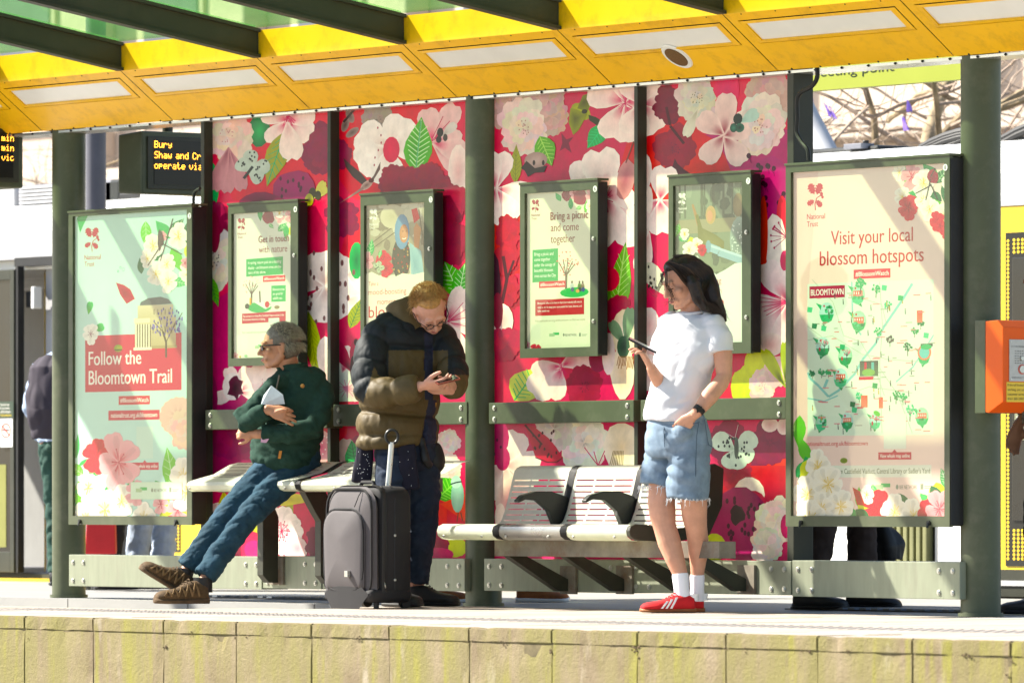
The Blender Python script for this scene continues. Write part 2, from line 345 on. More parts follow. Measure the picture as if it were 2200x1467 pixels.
def mural(p):
    random.seed(11)
    RB=H('d8203f'); 
    p.rect(400,100,1750,1300,H('e01f45'),H('cf1058'),ax=1050)
    for (x,y,rx,ry,c,cc) in ((600,330,120,130,RD,H('d42a35')),(500,780,90,160,H('c00a5c'),H('cf1568')),(480,960,60,60,H('8a1048'),H('a01450')),(840,300,140,130,H('e02238'),H('d62a2c')),(820,520,90,90,H('d8203c'),OR),(1230,300,130,120,H('cf2050'),H('c32048')),(1100,560,90,140,OR,H('d92a30')),(1130,740,120,150,H('d82048'),H('cf2b4a')),(1600,330,140,60,MG,MG),(1450,380,120,120,H('d3232c'),OR),(1650,430,60,90,H('b00d68'),MG),(1560,800,60,60,RD,RD),(1630,1010,80,60,OR,OR),(1590,1090,90,110,H('8c0e4a'),H('a0155a')),(950,1100,80,80,H('d81d50'),OR),(780,1000,80,60,H('a00c50'),MG),(560,1120,120,90,H('c81848'),H('d0204c')),(690,900,60,90,RD,RD)):
        p.oval(x,y,rx,ry,c,cc,n=18,wob=.12,seed=int(x))
    # ---- panel one
    p.oval(556,282,26,34,DG,GR,wob=.1,seed=3)
    p.oval(455,400,16,50,GR); p.oval(685,268,18,45,RD)
    p.peony(690,325,62,H('8e1a44'),DK2,seed=5,dots=False); p.peony(452,480,55,H('8a1540'),DK2,seed=6,dots=False,layers=3)
    p.peony(488,292,62,H('f0cfc2'),H('c5898a'),seed=8)
    for a in (1.25,1.6,1.9): p.petal(492,318,a,100,17,H('c98d92'),H('8c4a58'))
    for a in (-2.6,.55,1.45,2.2,-.4): p.petal(618,262,a,62 if a!=1.45 else 88,27,CR,PK,notch=.1)
    for k in range(14): 
        a=1.57+random.uniform(-1.2,1.2); p.line([(618,245),(618+20*math.cos(a),250+25*math.sin(a))],1.2,PK)
    p.leaf(612,285,574,400,50,OL,H('25a365')); 
    for a in (1.45,): p.petal(618,262,a,82,24,CR,LP,notch=.1)
    butterfly(p,535,370,48,-.9,H('b9c3b4'),H('2c2f2c'))
    p.oval(632,415,48,50,H('9a0f55'),H('a51a63'),wob=.08,seed=9); p.oval(560,440,55,30,H('8a1648'),H('6a1638'),wob=.2,seed=19)
    for k in range(12): p.oval(600+random.random()*60,380+random.random()*60,3,5,H('4a0a2c'),n=6)
    p.petal(676,425,-1.0,42,9,H('d7cf6a'),H('b5ab3c')); p.petal(676,425,-.6,36,8,H('d7cf6a'),H('b5ab3c')); p.oval(672,415,8,12,H('35300f')); p.oval(665,430,9,14,H('b5ab3c'),H('35300f')); p.oval(684,420,7,10,H('35300f'))
    p.peony(458,560,70,H('eadccb'),H('3a3230'),seed=12); p.oval(468,470,18,36,H('8e1440'),H('9d1a48')); p.leaf(448,590,470,660,24,LG,DG)
    p.oval(462,500,12,44,H('8c1238'))
    for k,(x,y) in enumerate(((660,590),(745,590),(690,540),(690,660),(755,640),(715,690))): p.petal(700,615,math.atan2(y-615,x-700),78,44,H('f8e6dc'),H('cfa9a0'),var=.1)
    for k in range(26): 
        a=random.random()*6.28; r=20+45*random.random(); p.oval(700+r*math.cos(a)*.9,615+r*math.sin(a)*1.3,3,6,H('7b5350'),n=6)
    p.leaf(662,668,684,822,34,YG,H('8a9a10'),nv=9); p.petal(700,830,-1.5,110,24,CR,LP)
    for a in (.2,-1.2,-.5,-2.0,2.8): p.petal(512,840,a,58,15,CR,PK)
    p.oval(500,830,22,30,H('efe0d6')); p.oval(506,832,15,26,H('5d1030'),H('2c0a18'),wob=.3,seed=8)
    for a in (0.4,1.4,2.3): p.petal(575,775,a,60,18,CR,LP)
    p.oval(450,860,18,60,H('a30c55'))
    # below the rail
    for x,y,r in ((480,950,40),(540,960,46),(600,945,40)): p.peony(x,y,r,H('8c1048'),DK2,seed=x,dots=False,layers=3)
    p.oval(690,960,26,36,LP,PK); 
    for k in range(20): p.oval(672+random.random()*34,935+random.random()*50,1.6,2,H('f4dcd2'),n=6)
    p.leaf(540,1190,575,1060,70,H('b5bb1f'),OL); p.leaf(585,1150,630,1080,50,OL)
    p.flower(606,1140,56,8,.2,H('f3e4dc'),H('eab7bb'),.36,H('c02050'),14)
    for r_ in (14,): 
        for k in range(18): p.oval(606+r_*math.cos(k*.35)*.85,1140+r_*math.sin(k*.35),1.3,1.6,H('c02050'),n=6)
    p.oval(640,1178,26,28,H('f0cfc9'),H('cf8f98'),wob=.2,seed=4); p.peony(690,1160,40,H('7d1238'),DK2,seed=2,dots=False,layers=3)
    p.oval(618,1072,40,14,H('cbbf20'),H('a79a10'),wob=.12,seed=2)
    for a in (1.2,1.9,2.5,.5): p.petal(470,1080,a,62,15,CR,LP)
    p.leaf(480,1055,500,1180,40,H('d3c022'),OL); p.petal(500,1150,.4,60,26,H('d42a48'),MG); p.oval(455,1165,20,30,CR,PK)
    p.oval(545,1180,20,20,MG)
    # ---- panel two
    p.peony(725,330,38,H('8e1a44'),DK2,seed=21,dots=False); p.peony(736,470,46,H('8e1a44'),DK2,seed=22,dots=False)
    for x,y,r in ((742,268,.3),(757,285,1.0),(752,250,-.4)): p.oval(x,y,8,16,H('9a827a'),H('5c4640'),rot=r)
    p.line([(738,262),(762,236),(775,230)],5,H('3b2c28'))
    p.peony(815,262,46,H('a58f86'),H('4a3834'),seed=23)
    for a in (-1.1,-2.6,2.7,1.6,-.2): p.petal(835,320,a,78,38,H('fbeee2'),H('e3c6b8'),var=.05)
    p.oval(792,340,20,42,H('fbeee2')); p.oval(841,322,18,28,H('d93050'),H('e03b58'))
    for k in range(10): p.oval(812+8*math.sin(k),275+k*16,1.6,3,H('a01535'),n=6)
    for a,L in ((-1.0,95),(-1.75,75),(-.05,66),(.75,100),(.35,80)): p.petal(930,305,a,L,24,H('efc8c0'),PK,var=.05)
    for a in (-1.1,-.8,-.6): p.line([(925,305),(925+60*math.cos(a),305+60*math.sin(a))],1.4,H('c53058'))
    p.oval(985,370,22,60,CR,LP); p.leaf(893,372,906,252,62,H('57b02a'),H('cdeeb0'),ccol=H('3f9a25'),nv=8); p.line([(893,372),(905,260)],2,H('17a060'))
    p.petal(950,292,-.7,40,10,H('dccfc4'),H('b7a59c')); p.oval(946,285,7,10,H('22201c')); p.oval(943,300,6,8,H('22201c')); p.oval(957,296,5,8,H('39332c'))
    for x,y,r,s_ in ((850,395,42,1),(880,400,42,2),(920,385,40,3),(945,410,40,4),(975,440,42,5),(975,520,50,6),(950,480,40,9)): p.peony(x,y,r,H('9c1638'),H('6a1638'),seed=s_+40,dots=False,layers=3)
    # swallow
    p.fan([(738,338),(752,352),(775,372),(790,392),(778,398),(758,380),(744,360)],H('3e2c28')); p.fan([(790,392),(803,378),(818,348),(817,365),(806,382),(796,396)],H('6a5048'))
    p.oval(788,398,15,8,H('c9a89c'),H('6a4a42'),rot=-.6); p.fan([(780,402),(765,412),(728,436),(760,420),(782,408)],H('9a7a70')); p.oval(798,388,6,5,H('5a2a26'))
    p.leaf(990,640,955,560,50,H('5abf35'),H('c9f0b0')); p.leaf(985,645,1000,565,40,H('49b02f'),H('c9f0b0'))
    for a in (-1.1,.2,1.2,2.2,-.4): p.petal(962,690,a,82,22,CR,PK)
    for a in (-.9,-.6,-.2,.3): p.line([(962,690),(962+55*math.cos(a),690+50*math.sin(a))],1.4,PK)
    p.petal(745,590,0,48,40,H('f8eae2'),LP); p.petal(745,640,.5,60,30,H('f8eae2'),LP); p.oval(766,560,16,40,GR,DG); p.leaf(752,705,778,640,30,OL,DG)
    for x,y in ((735,565),(742,610),(748,640),(738,660),(760,585)): p.oval(x,y,3.5,7,H('7b5350'),n=7)
    p.rect(722,760,800,862,H('efe2d4'),H('e4e4d2')); p.petal(735,800,-1.2,60,22,CR,PK)
    for a in (-1.35,-2.1): p.petal(756,800,a,78,15,H('c01e48'),H('4a0a22')); 
    p.oval(758,792,6,28,H('3a0a1c')); p.oval(765,735,5,8,H('2e0a16'),n=8)
    p.petal(735,830,.4,50,20,H('f4ded6'),PK)
    for a in range(12): p.line([(745,835),(745+26*math.cos(a*.5),835+20*math.sin(a*.5))],1.3,H('e88aa8'))
    p.petal(740,1010,-1.5,70,18,H('d9c3bb'),H('b59a92')); p.petal(745,960,1.2,90,24,LP,H('c08a90')); p.leaf(765,1010,755,945,40,GR,DG)
    for x,y,r in ((962,950,34),(965,1000,32)): p.peony(x,y,r,H('ecd7cc'),H('b78f88'),seed=int(y),dots=False)
    p.leaf(940,1070,985,1030,66,H('4dab2c'),H('8fd45c')); p.rect(960,1080,1000,1150,H('d9342c'),H('c2184a')); p.fan([(945,1082),(1000,1060),(1000,1120)],H('e3482f'))
    p.oval(983,1065,14,36,H('8fbfae'),H('a8cfc0')); p.oval(980,1035,11,14,H('b9d6cc')); p.line([(968,1040),(980,1036),(992,1034)],3,H('243c3c')); p.line([(985,1100),(982,1120)],2,H('59432e')); p.line([(990,1100),(994,1118)],2,H('59432e'))
    p.oval(975,1175,30,22,YG,H('d8dc2c')); p.peony(935,1165,40,H('a5123c'),DK,seed=77,dots=False,layers=3); p.oval(945,1190,30,14,PK)
    # ---- panel three
    for x,y,s_ in ((1075,235,1),(1100,222,2),(1150,225,3),(1185,250,4),(1180,215,5)): p.peony(x,y,44,H('cfa79f'),H('7d4a50'),seed=s_+60,dots=False,layers=3)
    p.peony(1125,275,66,H('efd6c6'),H('b08078'),seed=70)
    p.leaf(1160,292,1187,358,46,H('5fa52b'),H('a9d36a')); p.leaf(1108,395,1110,310,26,OL,H('6f7a12'))
    p.oval(1152,345,25,18,H('a3857c'),H('c0a49a')); p.oval(1148,350,3,6,H('2a1d1a'),n=8); p.oval(1168,350,3,6,H('2a1d1a'),n=8); p.fan([(1120,360),(1132,345),(1150,362),(1176,358),(1170,372),(1150,372),(1135,380),(1128,366)],H('2f2320'))
    p.fan([(1206,285),(1217,300),(1232,296),(1222,308),(1228,330),(1214,318),(1202,324),(1208,308)],H('7d1838'))
    # finch
    p.oval(1248,240,24,15,H('9a9c14'),H('b5b81c'),rot=.7); p.fan([(1240,232),(1252,205),(1278,198),(1270,225),(1262,240)],H('7a7f10'),(1255,220),H('4b4a12')); p.fan([(1226,232),(1222,262),(1232,290),(1244,280),(1262,248),(1240,236)],H('8c9014'),(1236,255),H('55560f')); p.fan([(1264,246),(1280,252),(1294,262),(1284,272),(1266,258)],H('2f3010')); p.oval(1256,240,6,5,H('2c2a10'))
    p.leaf(1300,270,1262,318,40,GR,H('3cc77a'))
    for a in (-2.6,-1.5,1.9,1.1,-.3): p.petal(1344,222,a,86,42,CR,PK,notch=.1)
    for k in range(16): 
        a=random.uniform(0,6.28); p.line([(1344,222),(1344+17*math.cos(a),222+26*math.sin(a))],1.2,PK)
    p.petal(1240,410,-1.3,66,30,H('fae4da'),LP); p.petal(1235,405,-.2,50,26,H('ecd2c6'),LP)
    for a,L in ((-1.7,105),(.9,130),(1.35,112),(-.25,66),(2.9,60)): p.petal(1300,420,a,L,42,H('fae6da'),PK,notch=.12)
    for k in range(20): 
        a=random.uniform(0,6.28); p.line([(1302,428),(1302+16*math.cos(a),428+30*math.sin(a))],1.2,H('d02060'))
    p.oval(1345,385,19,42,H('c98d8a'),H('a8606a'),wob=.1,seed=5,rot=.2); p.line([(1345,350),(1362,305)],3,H('7a4038'))
    for a in (-1.5,-1.95,.35,1.2,2.0): p.petal(1066,405,a,82,34,H('fae4da'),PK,notch=.1)
    for x,y,s_ in ((1095,500,4),(1085,560,5),(1090,630,6)): p.peony(x,y,40,H('c4283a'),H('6d1028'),seed=s_+90,dots=False,layers=3)
    p.line([(1078,660),(1090,600),(1082,550)],7,H('4a1620')); p.line([(1090,600),(1105,560)],5,H('4a1620')); p.fan([(1062,540),(1072,560),(1078,620),(1070,680),(1062,690)],H('3c0c22'))
    p.oval(1078,690,26,38,CR,LP); p.oval(1070,668,12,40,H('8c1430')); p.peony(1090,740,44,H('c22a48'),DK,seed=93,dots=False,layers=3)
    p.leaf(1320,690,1345,520,50,H('6fae2a'),H('b6dc78'),nv=8); p.oval(1310,600,22,26,RD)
    p.peony(1325,665,36,H('b01c3c'),DK,seed=95,dots=False,layers=2); p.oval(1345,715,32,52,H('e8cfa8'),H('fbead0')); p.oval(1338,800,26,58,H('efdcc2'),H('d9b894'),wob=.06,seed=3)
    p.petal(1342,740,-2.1,60,12,H('7f9a74'),H('1f3224')); p.petal(1345,740,-1.45,82,13,H('7f9a74'),H('1f3224')); p.oval(1340,745,14,24,H('3c5a40'),H('1f3224'))
    for k in range(12): p.line([(1330+3*k,765),(1326+3*k,785+random.random()*10)],1.6,H('96602c'))
    p.leaf(1105,860,1155,790,70,H('cfd35a'),H('3fae5a')); p.petal(1205,790,2.4,86,34,H('f1d9cf'),PK); p.petal(1205,790,1.9,72,28,H('f1d9cf'),PK); p.petal(1205,785,-.4,84,30,H('efd0c8'),PK); p.petal(1205,785,2.9,66,22,H('efd0c8'),PK)
    for k in range(14): 
        a=random.uniform(0,6.28); p.line([(1207,790),(1207+15*math.cos(a),790+24*math.sin(a))],1.1,PK)
    p.peony(1255,830,50,H('a51a3a'),H('5a0d28'),seed=99,layers=2,dots=True)
    p.oval(1285,770,20,30,DK,H('8c1638')); p.oval(1308,760,14,46,H('e9d0c8'))
    # below rail panel three
    for a in (.6,1.6,2.5,-1.2,0): p.petal(1085,1000,a,80,32,H('fae4da'),LP)
    p.oval(1068,940,26,40,H('b8125a'),H('a00d50')); p.oval(1080,985,16,26,H('b4245a'))
    for x,y in ((1060,925),(1068,945),(1076,960),(1062,975)): p.oval(x,y,2.5,4,H('4a0a2c'),n=6)
    p.peony(1255,950,74,H('fbeeda'),H('8f7464'),seed=120,layers=4,dots=False); p.peony(1190,920,50,H('e5cfc2'),H('806058'),seed=121,dots=False,layers=3)
    p.oval(1335,960,40,56,H('fbead0'),H('e2c79c'),wob=.08,seed=7)
    for k in range(8): p.line([(1310+4*k,1000),(1318+3*k,968)],1.5,H('8a6a30'))
    p.fan([(1128,912),(1150,918),(1178,940),(1195,960),(1210,985),(1196,995),(1170,992),(1150,980),(1140,950)],H('cf3a4c'),(1160,955),H('b02a3c'))
    for k in range(16): p.oval(1145+random.random()*52,925+random.random()*58,2.4,4,H('4a1218'),n=6)
    p.line([(1128,912),(1165,955)],4,H('4a1218')); p.line([(1150,982),(1175,992),(1196,992),(1208,984)],2,H('4a1218'))
    for a in (1.8,2.4,1.2): p.line([(1285,1000),(1285+40*math.cos(a),940+30*math.sin(a))],2,PK)
    p.oval(1110,1080,46,60,H('f0d8cc'),PK); p.oval(1090,1150,34,30,RD,OR); p.oval(1075,1110,12,30,CR)
    # ---- panel four
    for a in (-1.9,0,1.0,1.9): p.petal(1378,225,a,70,34,CR,PK)
    p.peony(1440,225,44,H('7c1030'),DK2,seed=130,dots=False); p.peony(1450,320,54,H('9c1634'),DK2,seed=131,layers=3); p.line([(1432,230),(1440,270),(1470,310)],6,H('4a1020'))
    p.peony(1498,212,54,H('dcd2bc'),H('6a6448'),seed=132,dots=True); p.petal(1500,235,2.0,66,12,H('e0d8c2'),H('b9ae90')); p.oval(1562,192,28,40,H('e0305c'),PK,wob=.1,seed=3)
    p.peony(1650,200,66,H('d9b0a6'),H('8a5a58'),seed=133,dots=False); p.peony(1635,272,72,H('efd8ca'),H('b58078'),seed=134)
    for a,L in ((-1.5,94),(-2.45,72),(2.25,72),(.95,76),(-.35,60)): p.petal(1556,292,a,L,24,H('efcfc4'),H('9c3048'),notch=.05)
    p.petal(1592,262,-.5,44,14,H('b7cfc0'),H('9ab8aa')); p.oval(1586,256,10,12,H('10261f')); p.oval(1590,275,10,10,H('2f6a54'),H('10261f')); p.oval(1577,275,8,10,H('1c3a30'),H('3f7d66'))
    for k in range(16): 
        x,y=1600+random.random()*85,330+random.random()*120; p.oval(x,y,5,6,H('3c0a24'),n=8); p.line([(x,y),(x+random.uniform(-8,14),y+16)],1.2,H('5a0d38'))
    p.oval(1385,370,16,40,H('fae6dc'),LP); p.fan([(1450,340),(1456,352),(1470,365),(1484,375),(1440,375)],H('4a0f24'))
    for a in (-1.4,.6,2.4,1.5): p.petal(1418,430,a,76,30,H('fae6dc'),PK,notch=.1)
    p.oval(1395,430,8,30,CR); p.oval(1390,560,16,36,H('8a1040')); p.petal(1395,500,1.8,90,20,CR,LP)
    p.petal(1438,640,-2.2,92,20,H('d9d0b8'),H('c9bfa6')); 
    for k in range(14): p.oval(1392+random.random()*34,572+random.random()*60,2,4,H('2f2a22'),n=6)
    p.oval(1680,470,12,50,H('e02a3c')); p.oval(1665,520,24,60,H('f0dfd2'),H('f4e6da'),wob=.05,seed=5); p.oval(1640,500,10,80,OR)
    for k in range(8): 
        a=random.uniform(2,4.4); p.line([(1690,510),(1690+34*math.cos(a),510+36*math.sin(a))],1.3,H('b02050')); p.oval(1690+34*math.cos(a),510+36*math.sin(a),2,3,H('b02050'),n=6)
    for a in (-1.5,-2.1,2.4,1.7,3.0): p.petal(1694,650,a,104,28,H('fae4dc'),PK)
    for k in range(7): 
        a=2.5+k*.17; p.line([(1694,650),(1694+60*math.cos(a),640+62*math.sin(a))],1.6,PK)
    p.oval(1685,560,9,22,PK,H('d01848')); p.oval(1655,740,30,26,CR,LP)
    p.oval(1600,830,30,46,H('c8cf10'),H('d3d814')); p.oval(1625,780,26,34,H('c8cf10'),H('d3d814')); p.oval(1575,770,26,30,H('c81c44')); p.peony(1640,830,38,H('efcfc4'),H('c2788a'),seed=140,layers=3); p.peony(1672,800,36,H('ecc8bc'),H('b05a70'),seed=141,layers=3)
    p.petal(1688,832,-2.1,96,13,H('b9c414'),H('1d230c')); p.petal(1688,822,-1.6,90,9,H('a9b414'),H('1d230c'))
    for x,y in ((1395,700),(1400,760),(1395,800)): p.oval(x,y,22,40,H('eedad0'),LP)
    for x,s_ in ((1560,1),(1610,2),(1655,3)): p.peony(x,950 if s_!=2 else 985,52,H('8c1440'),H('4d0a28'),seed=150+s_,dots=False,layers=3)
    p.oval(1655,912,18,16,CR,LP); p.oval(1684,916,14,18,CR,LP)
    p.rect(1540,1000,1700,1080,H('c8302f'),H('b81c3c')); p.peony(1580,1010,44,H('a81f38'),H('6a0f28'),seed=161,layers=2,dots=False)
    p.oval(1610,1062,34,38,H('efdcc8'),H('f4e4d4')); p.oval(1618,1085,30,32,H('c01c40')); p.oval(1590,1120,62,76,H('8e0f4e'),H('a0155a'),wob=.05,seed=8)
    for k in range(26): p.oval(1555+random.random()*78,1070+random.random()*90,3.5,6,H('3f0824'),n=7)
    p.oval(1585,1105,15,22,H('2c0618'),H('1d0410'),wob=.2,seed=2)
    p.peony(1668,1120,58,H('fbead0'),H('c79a76'),seed=163,layers=4,dots=False); p.peony(1650,1170,44,H('eddccb'),H('b09080'),seed=164,layers=3,dots=False); p.oval(1690,1130,12,26,H('c01458'))
    p.oval(1535,1175,26,30,H('a8b010'),H('bcc414')); p.oval(1548,1178,4,8,H('2c300c'),n=8)
    for a in (-.65,-2.55): p.petal(1580,968,a,56,21,H('c9d6bd'),H('9fb197'),notch=0)
    for a in (.45,2.0,1.3): p.petal(1580,965,a,44,18,H('c9d6bd'),H('9fb197'),notch=0)
    for k in range(26):
        a=random.random()*6.28; r=16+random.random()*26; p.oval(1580+r*math.cos(a)*.9,966+r*math.sin(a)*.8,2.4,3.6,H('25302a'),n=6)
    p.line([(1580,940),(1587,912)],1,H('d8c8c0')); p.line([(1578,940),(1558,928)],1,H('d8c8c0')); p.oval(1583,962,5,24,H('4a564a'),H('2f3a30'))
# ================================================================ SETTING
XL,XR=WX(-60,-3.65)-.6,WX(2260,-3.65)+.6
# --- wall material with algae streaks
def wallmat():
    m=bpy.data.materials.new('weathered concrete with algae'); m.use_nodes=True; n=m.node_tree.nodes; l=m.node_tree.links; b=n['Principled BSDF']
    tc=n.new('ShaderNodeNewGeometry')
    def nz(scale,st,det=6,rough=.6):
        mp=n.new('ShaderNodeMapping'); mp.inputs['Scale'].default_value=st; l.new(tc.outputs['Position'],mp.inputs[0])
        x=n.new('ShaderNodeTexNoise'); x.inputs['Scale'].default_value=scale; x.inputs['Detail'].default_value=det; x.inputs['Roughness'].default_value=rough; l.new(mp.outputs[0],x.inputs[0]); return x.outputs[0]
    def rng(s,a,c,lo=0,hi=1):
        r=n.new('ShaderNodeMapRange'); r.inputs[1].default_value=a; r.inputs[2].default_value=c; r.inputs[3].default_value=lo; r.inputs[4].default_value=hi; l.new(s,r.inputs[0]); return r.outputs[0]
    def mix(f,a,c):
        x=n.new('ShaderNodeMix'); x.data_type='RGBA'; l.new(f,x.inputs[0])
        for k,v in ((6,a),(7,c)):
            if isinstance(v,tuple): x.inputs[k].default_value=v
            else: l.new(v,x.inputs[k])
        return x.outputs[2]
    base=mix(rng(nz(5,(1,1,1)),.35,.65),(.17,.125,.068,1),(.27,.21,.13,1))
    alg=mix(rng(nz(3.5,(1.6,1,.35)),.36,.58),base,(.20,.175,.055,1))
    alg2=mix(rng(nz(4.5,(2.2,1,.22)),.54,.68,0,.9),alg,(.235,.22,.028,1))
    pale=mix(rng(nz(3.1,(1.9,1,.5),5,.55),.63,.72,0,.6),alg2,(.42,.36,.28,1))
    mossy=mix(rng(nz(7,(1,1,.8),10,.8),.57,.70,0,.75),pale,(.13,.10,.05,1))
    fine=mix(rng(nz(170,(1,1,1),3),.35,.7,0,.28),mossy,(.17,.13,.06,1))
    l.new(fine,b.inputs['Base Color']); b.inputs['Roughness'].default_value=.9
    bp=n.new('ShaderNodeBump'); bp.inputs['Distance'].default_value=.006; l.new(nz(70,(1,1,1),8,.7),bp.inputs['Height']); l.new(bp.outputs[0],b.inputs['Normal'])
    return m
M['wall']=wallmat()
M['slab']=mat('pale concrete paving',(.35,.30,.25),.8,0,.16,3,bump=.0015,bs=140,dirt=(.17,.155,.135,1),dirtamt=.45,ds=4,stretch=(1,.3,1))
M['coping']=mat('pale coping stone',(.47,.40,.31),.85,0,.12,5,bump=.002,bs=120,dirt=(.30,.27,.12,1),dirtamt=.55,ds=9)
M['rearslab']=mat('blue grey paving',(.25,.25,.24),.7,0,.12,2,bump=.001,bs=80,stretch=(.5,3,1))
M['tarmac']=mat('track concrete',(.22,.21,.19),.9,0,.2,3,bump=.004,bs=30)
g=struct(boxo('ground',-300,300,-120,500,-1.3,-1.0,M['tarmac']))
plat=struct(boxo('platform',-30,26,-3.60,4.0,-.98,-.062,M['slab']))
# coping slabs, wall blocks, paving slabs : real pieces
jx=[53,200,350,507,670,835,1008]; js=[WX(p,-3.65) for p in jx]; SL=(js[-1]-js[0])/6; J0=js[0]
def sharedbox(name,lx,ly,lz,m,bev,seed=None,m2=None):
    bm=bmesh.new(); box(bm,-lx/2,lx/2,-ly/2,ly/2,-lz,0)
    if seed is not None:
        bmesh.ops.bevel(bm,geom=list(bm.edges),offset=bev,segments=2,affect='EDGES'); 
        bmesh.ops.subdivide_edges(bm,edges=[e for e in bm.edges if e.calc_length()>.15],cuts=9,use_grid_fill=True)
        rd=random.Random(seed)
        for v in bm.verts:
            if v.co.z>-.02 or v.co.z<-lz+.02 or abs(v.co.x)>lx/2-.02:
                q=noise.noise(v.co*9+Vector((seed*7,0,0)))
                v.co+=Vector((0,.5,-.4))*max(0,q-.08)*.022 if v.co.y<0 else Vector((0,0,0))
        bmesh.ops.recalc_face_normals(bm,faces=bm.faces)
    else: bmesh.ops.bevel(bm,geom=list(bm.edges),offset=bev,segments=2,affect='EDGES')
    me=bpy.data.meshes.new(name); bm.to_mesh(me); bm.free(); me.materials.append(m)
    if m2:
        me.materials.append(m2)
        for p in me.polygons:
            if p.normal.z<.55: p.material_index=1
    return me
wall=thing('platform_edge_wall','weathered concrete platform edge wall stained with yellow green algae',None or 'wall',(0,-3.65,0))
del wall['category'], wall['label']; wall['kind']='structure'
nb=int((XR-XL)/SL)+2; k0=int((XL-J0)/SL)-1
cop=[sharedbox('coping_block',SL-.002,.44,.0625,M['slab'],.006,s,M['wall']) for s in (1,2,3,4)]
blk=[sharedbox('wall_block',SL-.003,.10,.92,M['wall'],.003,s) for s in (5,6,7,8)]
for k in range(k0,k0+nb+1):
    xc=J0+SL*(k+.5)
    link('coping_block',cop[k%4],wall,(xc,-3.65+.22-.002,random.uniform(-.0015,.0015)))
    link('wall_block',blk[(k*3)%4],wall,(xc,-3.65+.05+random.uniform(-.002,.002),-.063))
boxo('joint_mortar',XL-2,XR+2,-3.645,-3.54,-.95,-.012,mat('dark joint dirt',(.13,.105,.055),.95,0,.4,20),wall)
bm=bmesh.new(); rd=random.Random(12)
for q in range(46):
    k=rd.randint(k0,k0+nb); near=rd.random()<.5; x=J0+SL*k+(rd.gauss(0,.012) if near else rd.uniform(0,SL)); z=-.062-(abs(rd.gauss(0,.05)) if near else 0); r=rd.uniform(.0015,.005)
    for _ in range(rd.randint(1,5)): ball(bm,(x+rd.gauss(0,.010),-3.654,z+rd.gauss(0,.005)),(r*rd.uniform(.7,1.8),r*.6,r),seg=6)
o=stuff(bmo('moss',bm,mat('dark moss and grit',(.085,.06,.03),.95,0,.5,40),wall))
pv=[sharedbox('paving_slab',SL-.006,.596,.045,M['slab'],.003,None)]
rows=[-3.65+.44+.3+.6*i for i in range(5)]
M['tact']=mat('tactile paving',(.215,.195,.18),.85,0,.1,4,bump=.001,bs=120)
bm=bmesh.new(); box(bm,-.197,.197,-.197,.197,-.045,0); bmesh.ops.bevel(bm,geom=list(bm.edges),offset=.003,segments=1,affect='EDGES')
for i in range(6):
    for j in range(6):
        bmesh.ops.create_cone(bm,cap_ends=True,segments=10,radius1=.0125,radius2=.008,depth=.003,matrix=Matrix.Translation((-.165+.066*i,-.165+.066*j,.0012)))
tm=bpy.data.meshes.new('tactile_slab'); bm.to_mesh(tm); bm.free(); tm.materials.append(M['tact'])
for r,y in enumerate(rows):
    if r==1: continue
    for k in range(k0,k0+nb+9):
        xc=J0+SL*(k+.5*(r%2)); link('paving_slab',pv[0],plat,(xc,y,-.003+random.uniform(-.001,.001)))
yt=rows[1]
for k in range(int((XL-1)/.4),int((XR+3)/.4)):
    for q in (-.1,): link('tactile_slab',tm,plat,(k*.4,yt+q,-.003))
boxo('edge_strip',XL-2,XR+4,yt+.105,yt+.295,-.05,-.003,M['slab'],plat)
for k in range(-14,12): boxo('rear_paving',k*1.2,k*1.2+1.19,-.22,4.0,-.055,-.006,M['rearslab'],plat)
# rear drainage gratings seen under the kick plates
M['grate']=mat('grating metal',(.12,.14,.17),.5,.4,.2,9)
for gx in (WX(640,.6),WX(1980,.6)):
    t=thing('drain_grating','long metal drain grating in platform behind %s bench'%('left' if gx<0 else 'right'),'grating',(gx,.9,0),'drain gratings behind the shelter')
    t['label']='metal drain grating set in paving behind the left leaning bench' if gx<0 else 'metal drain grating set in paving behind the pale pink map poster'
    boxo('base',gx-1.0,gx+1.0,.55,1.25,-.004,.001,M['black'],t)
    for i in range(22): boxo('slat',gx-.98+i*.09,gx-.98+i*.09+.05,.57,1.23,.001,.010,M['grate'],t)
# ================================================================ SHELTER
sh=thing('tram_shelter','grey green tram stop shelter with yellow soffit, green glass roof and floral mural panels','tram shelter',(0,0,0))
PR=.0935
posts=[WX(148,0),0.0,WX(2107,0)]
def zsoff(y): return 2.585+(-.10-y)*.76   # soffit plane
for i,x in enumerate(posts):
    bm=bmesh.new(); tube(bm,[(x,0,-.05),(x,0,2.72)],PR,36); tube(bm,[(x,0,-.004),(x,0,.012)],PR+.012,36)
    bmo('post',bm,M['paint'],sh)
def bolts(name,pts,parent,r=.011,dirv=(0,-1,0)):
    bm=bmesh.new()
    for p in pts:
        p=Vector(p); d=Vector(dirv); tube(bm,[p,p+d*.004],r*1.25,10); tube(bm,[p+d*.003,p+d*.009],[r,r*.75],6)
    return stuff(bmo(name,bm,M['bolt'],parent))
# mullions (px left, px right-of-front-face, width)
MZ=2.72
def mullion(px,wd,dp=.055,z0=.26):
    x=WX(px,-dp); bm=bmesh.new(); box(bm,x,x+wd,-dp,.05,z0,MZ); return bmo('mullion',bm,M['dark'],sh,bev=.003),x
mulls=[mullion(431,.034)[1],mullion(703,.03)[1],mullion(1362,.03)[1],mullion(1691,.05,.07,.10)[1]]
for o in [o for o in sh.children if o.name.startswith('mullion')]: o.data.materials[0]=M['paint'] if False else M['dark']
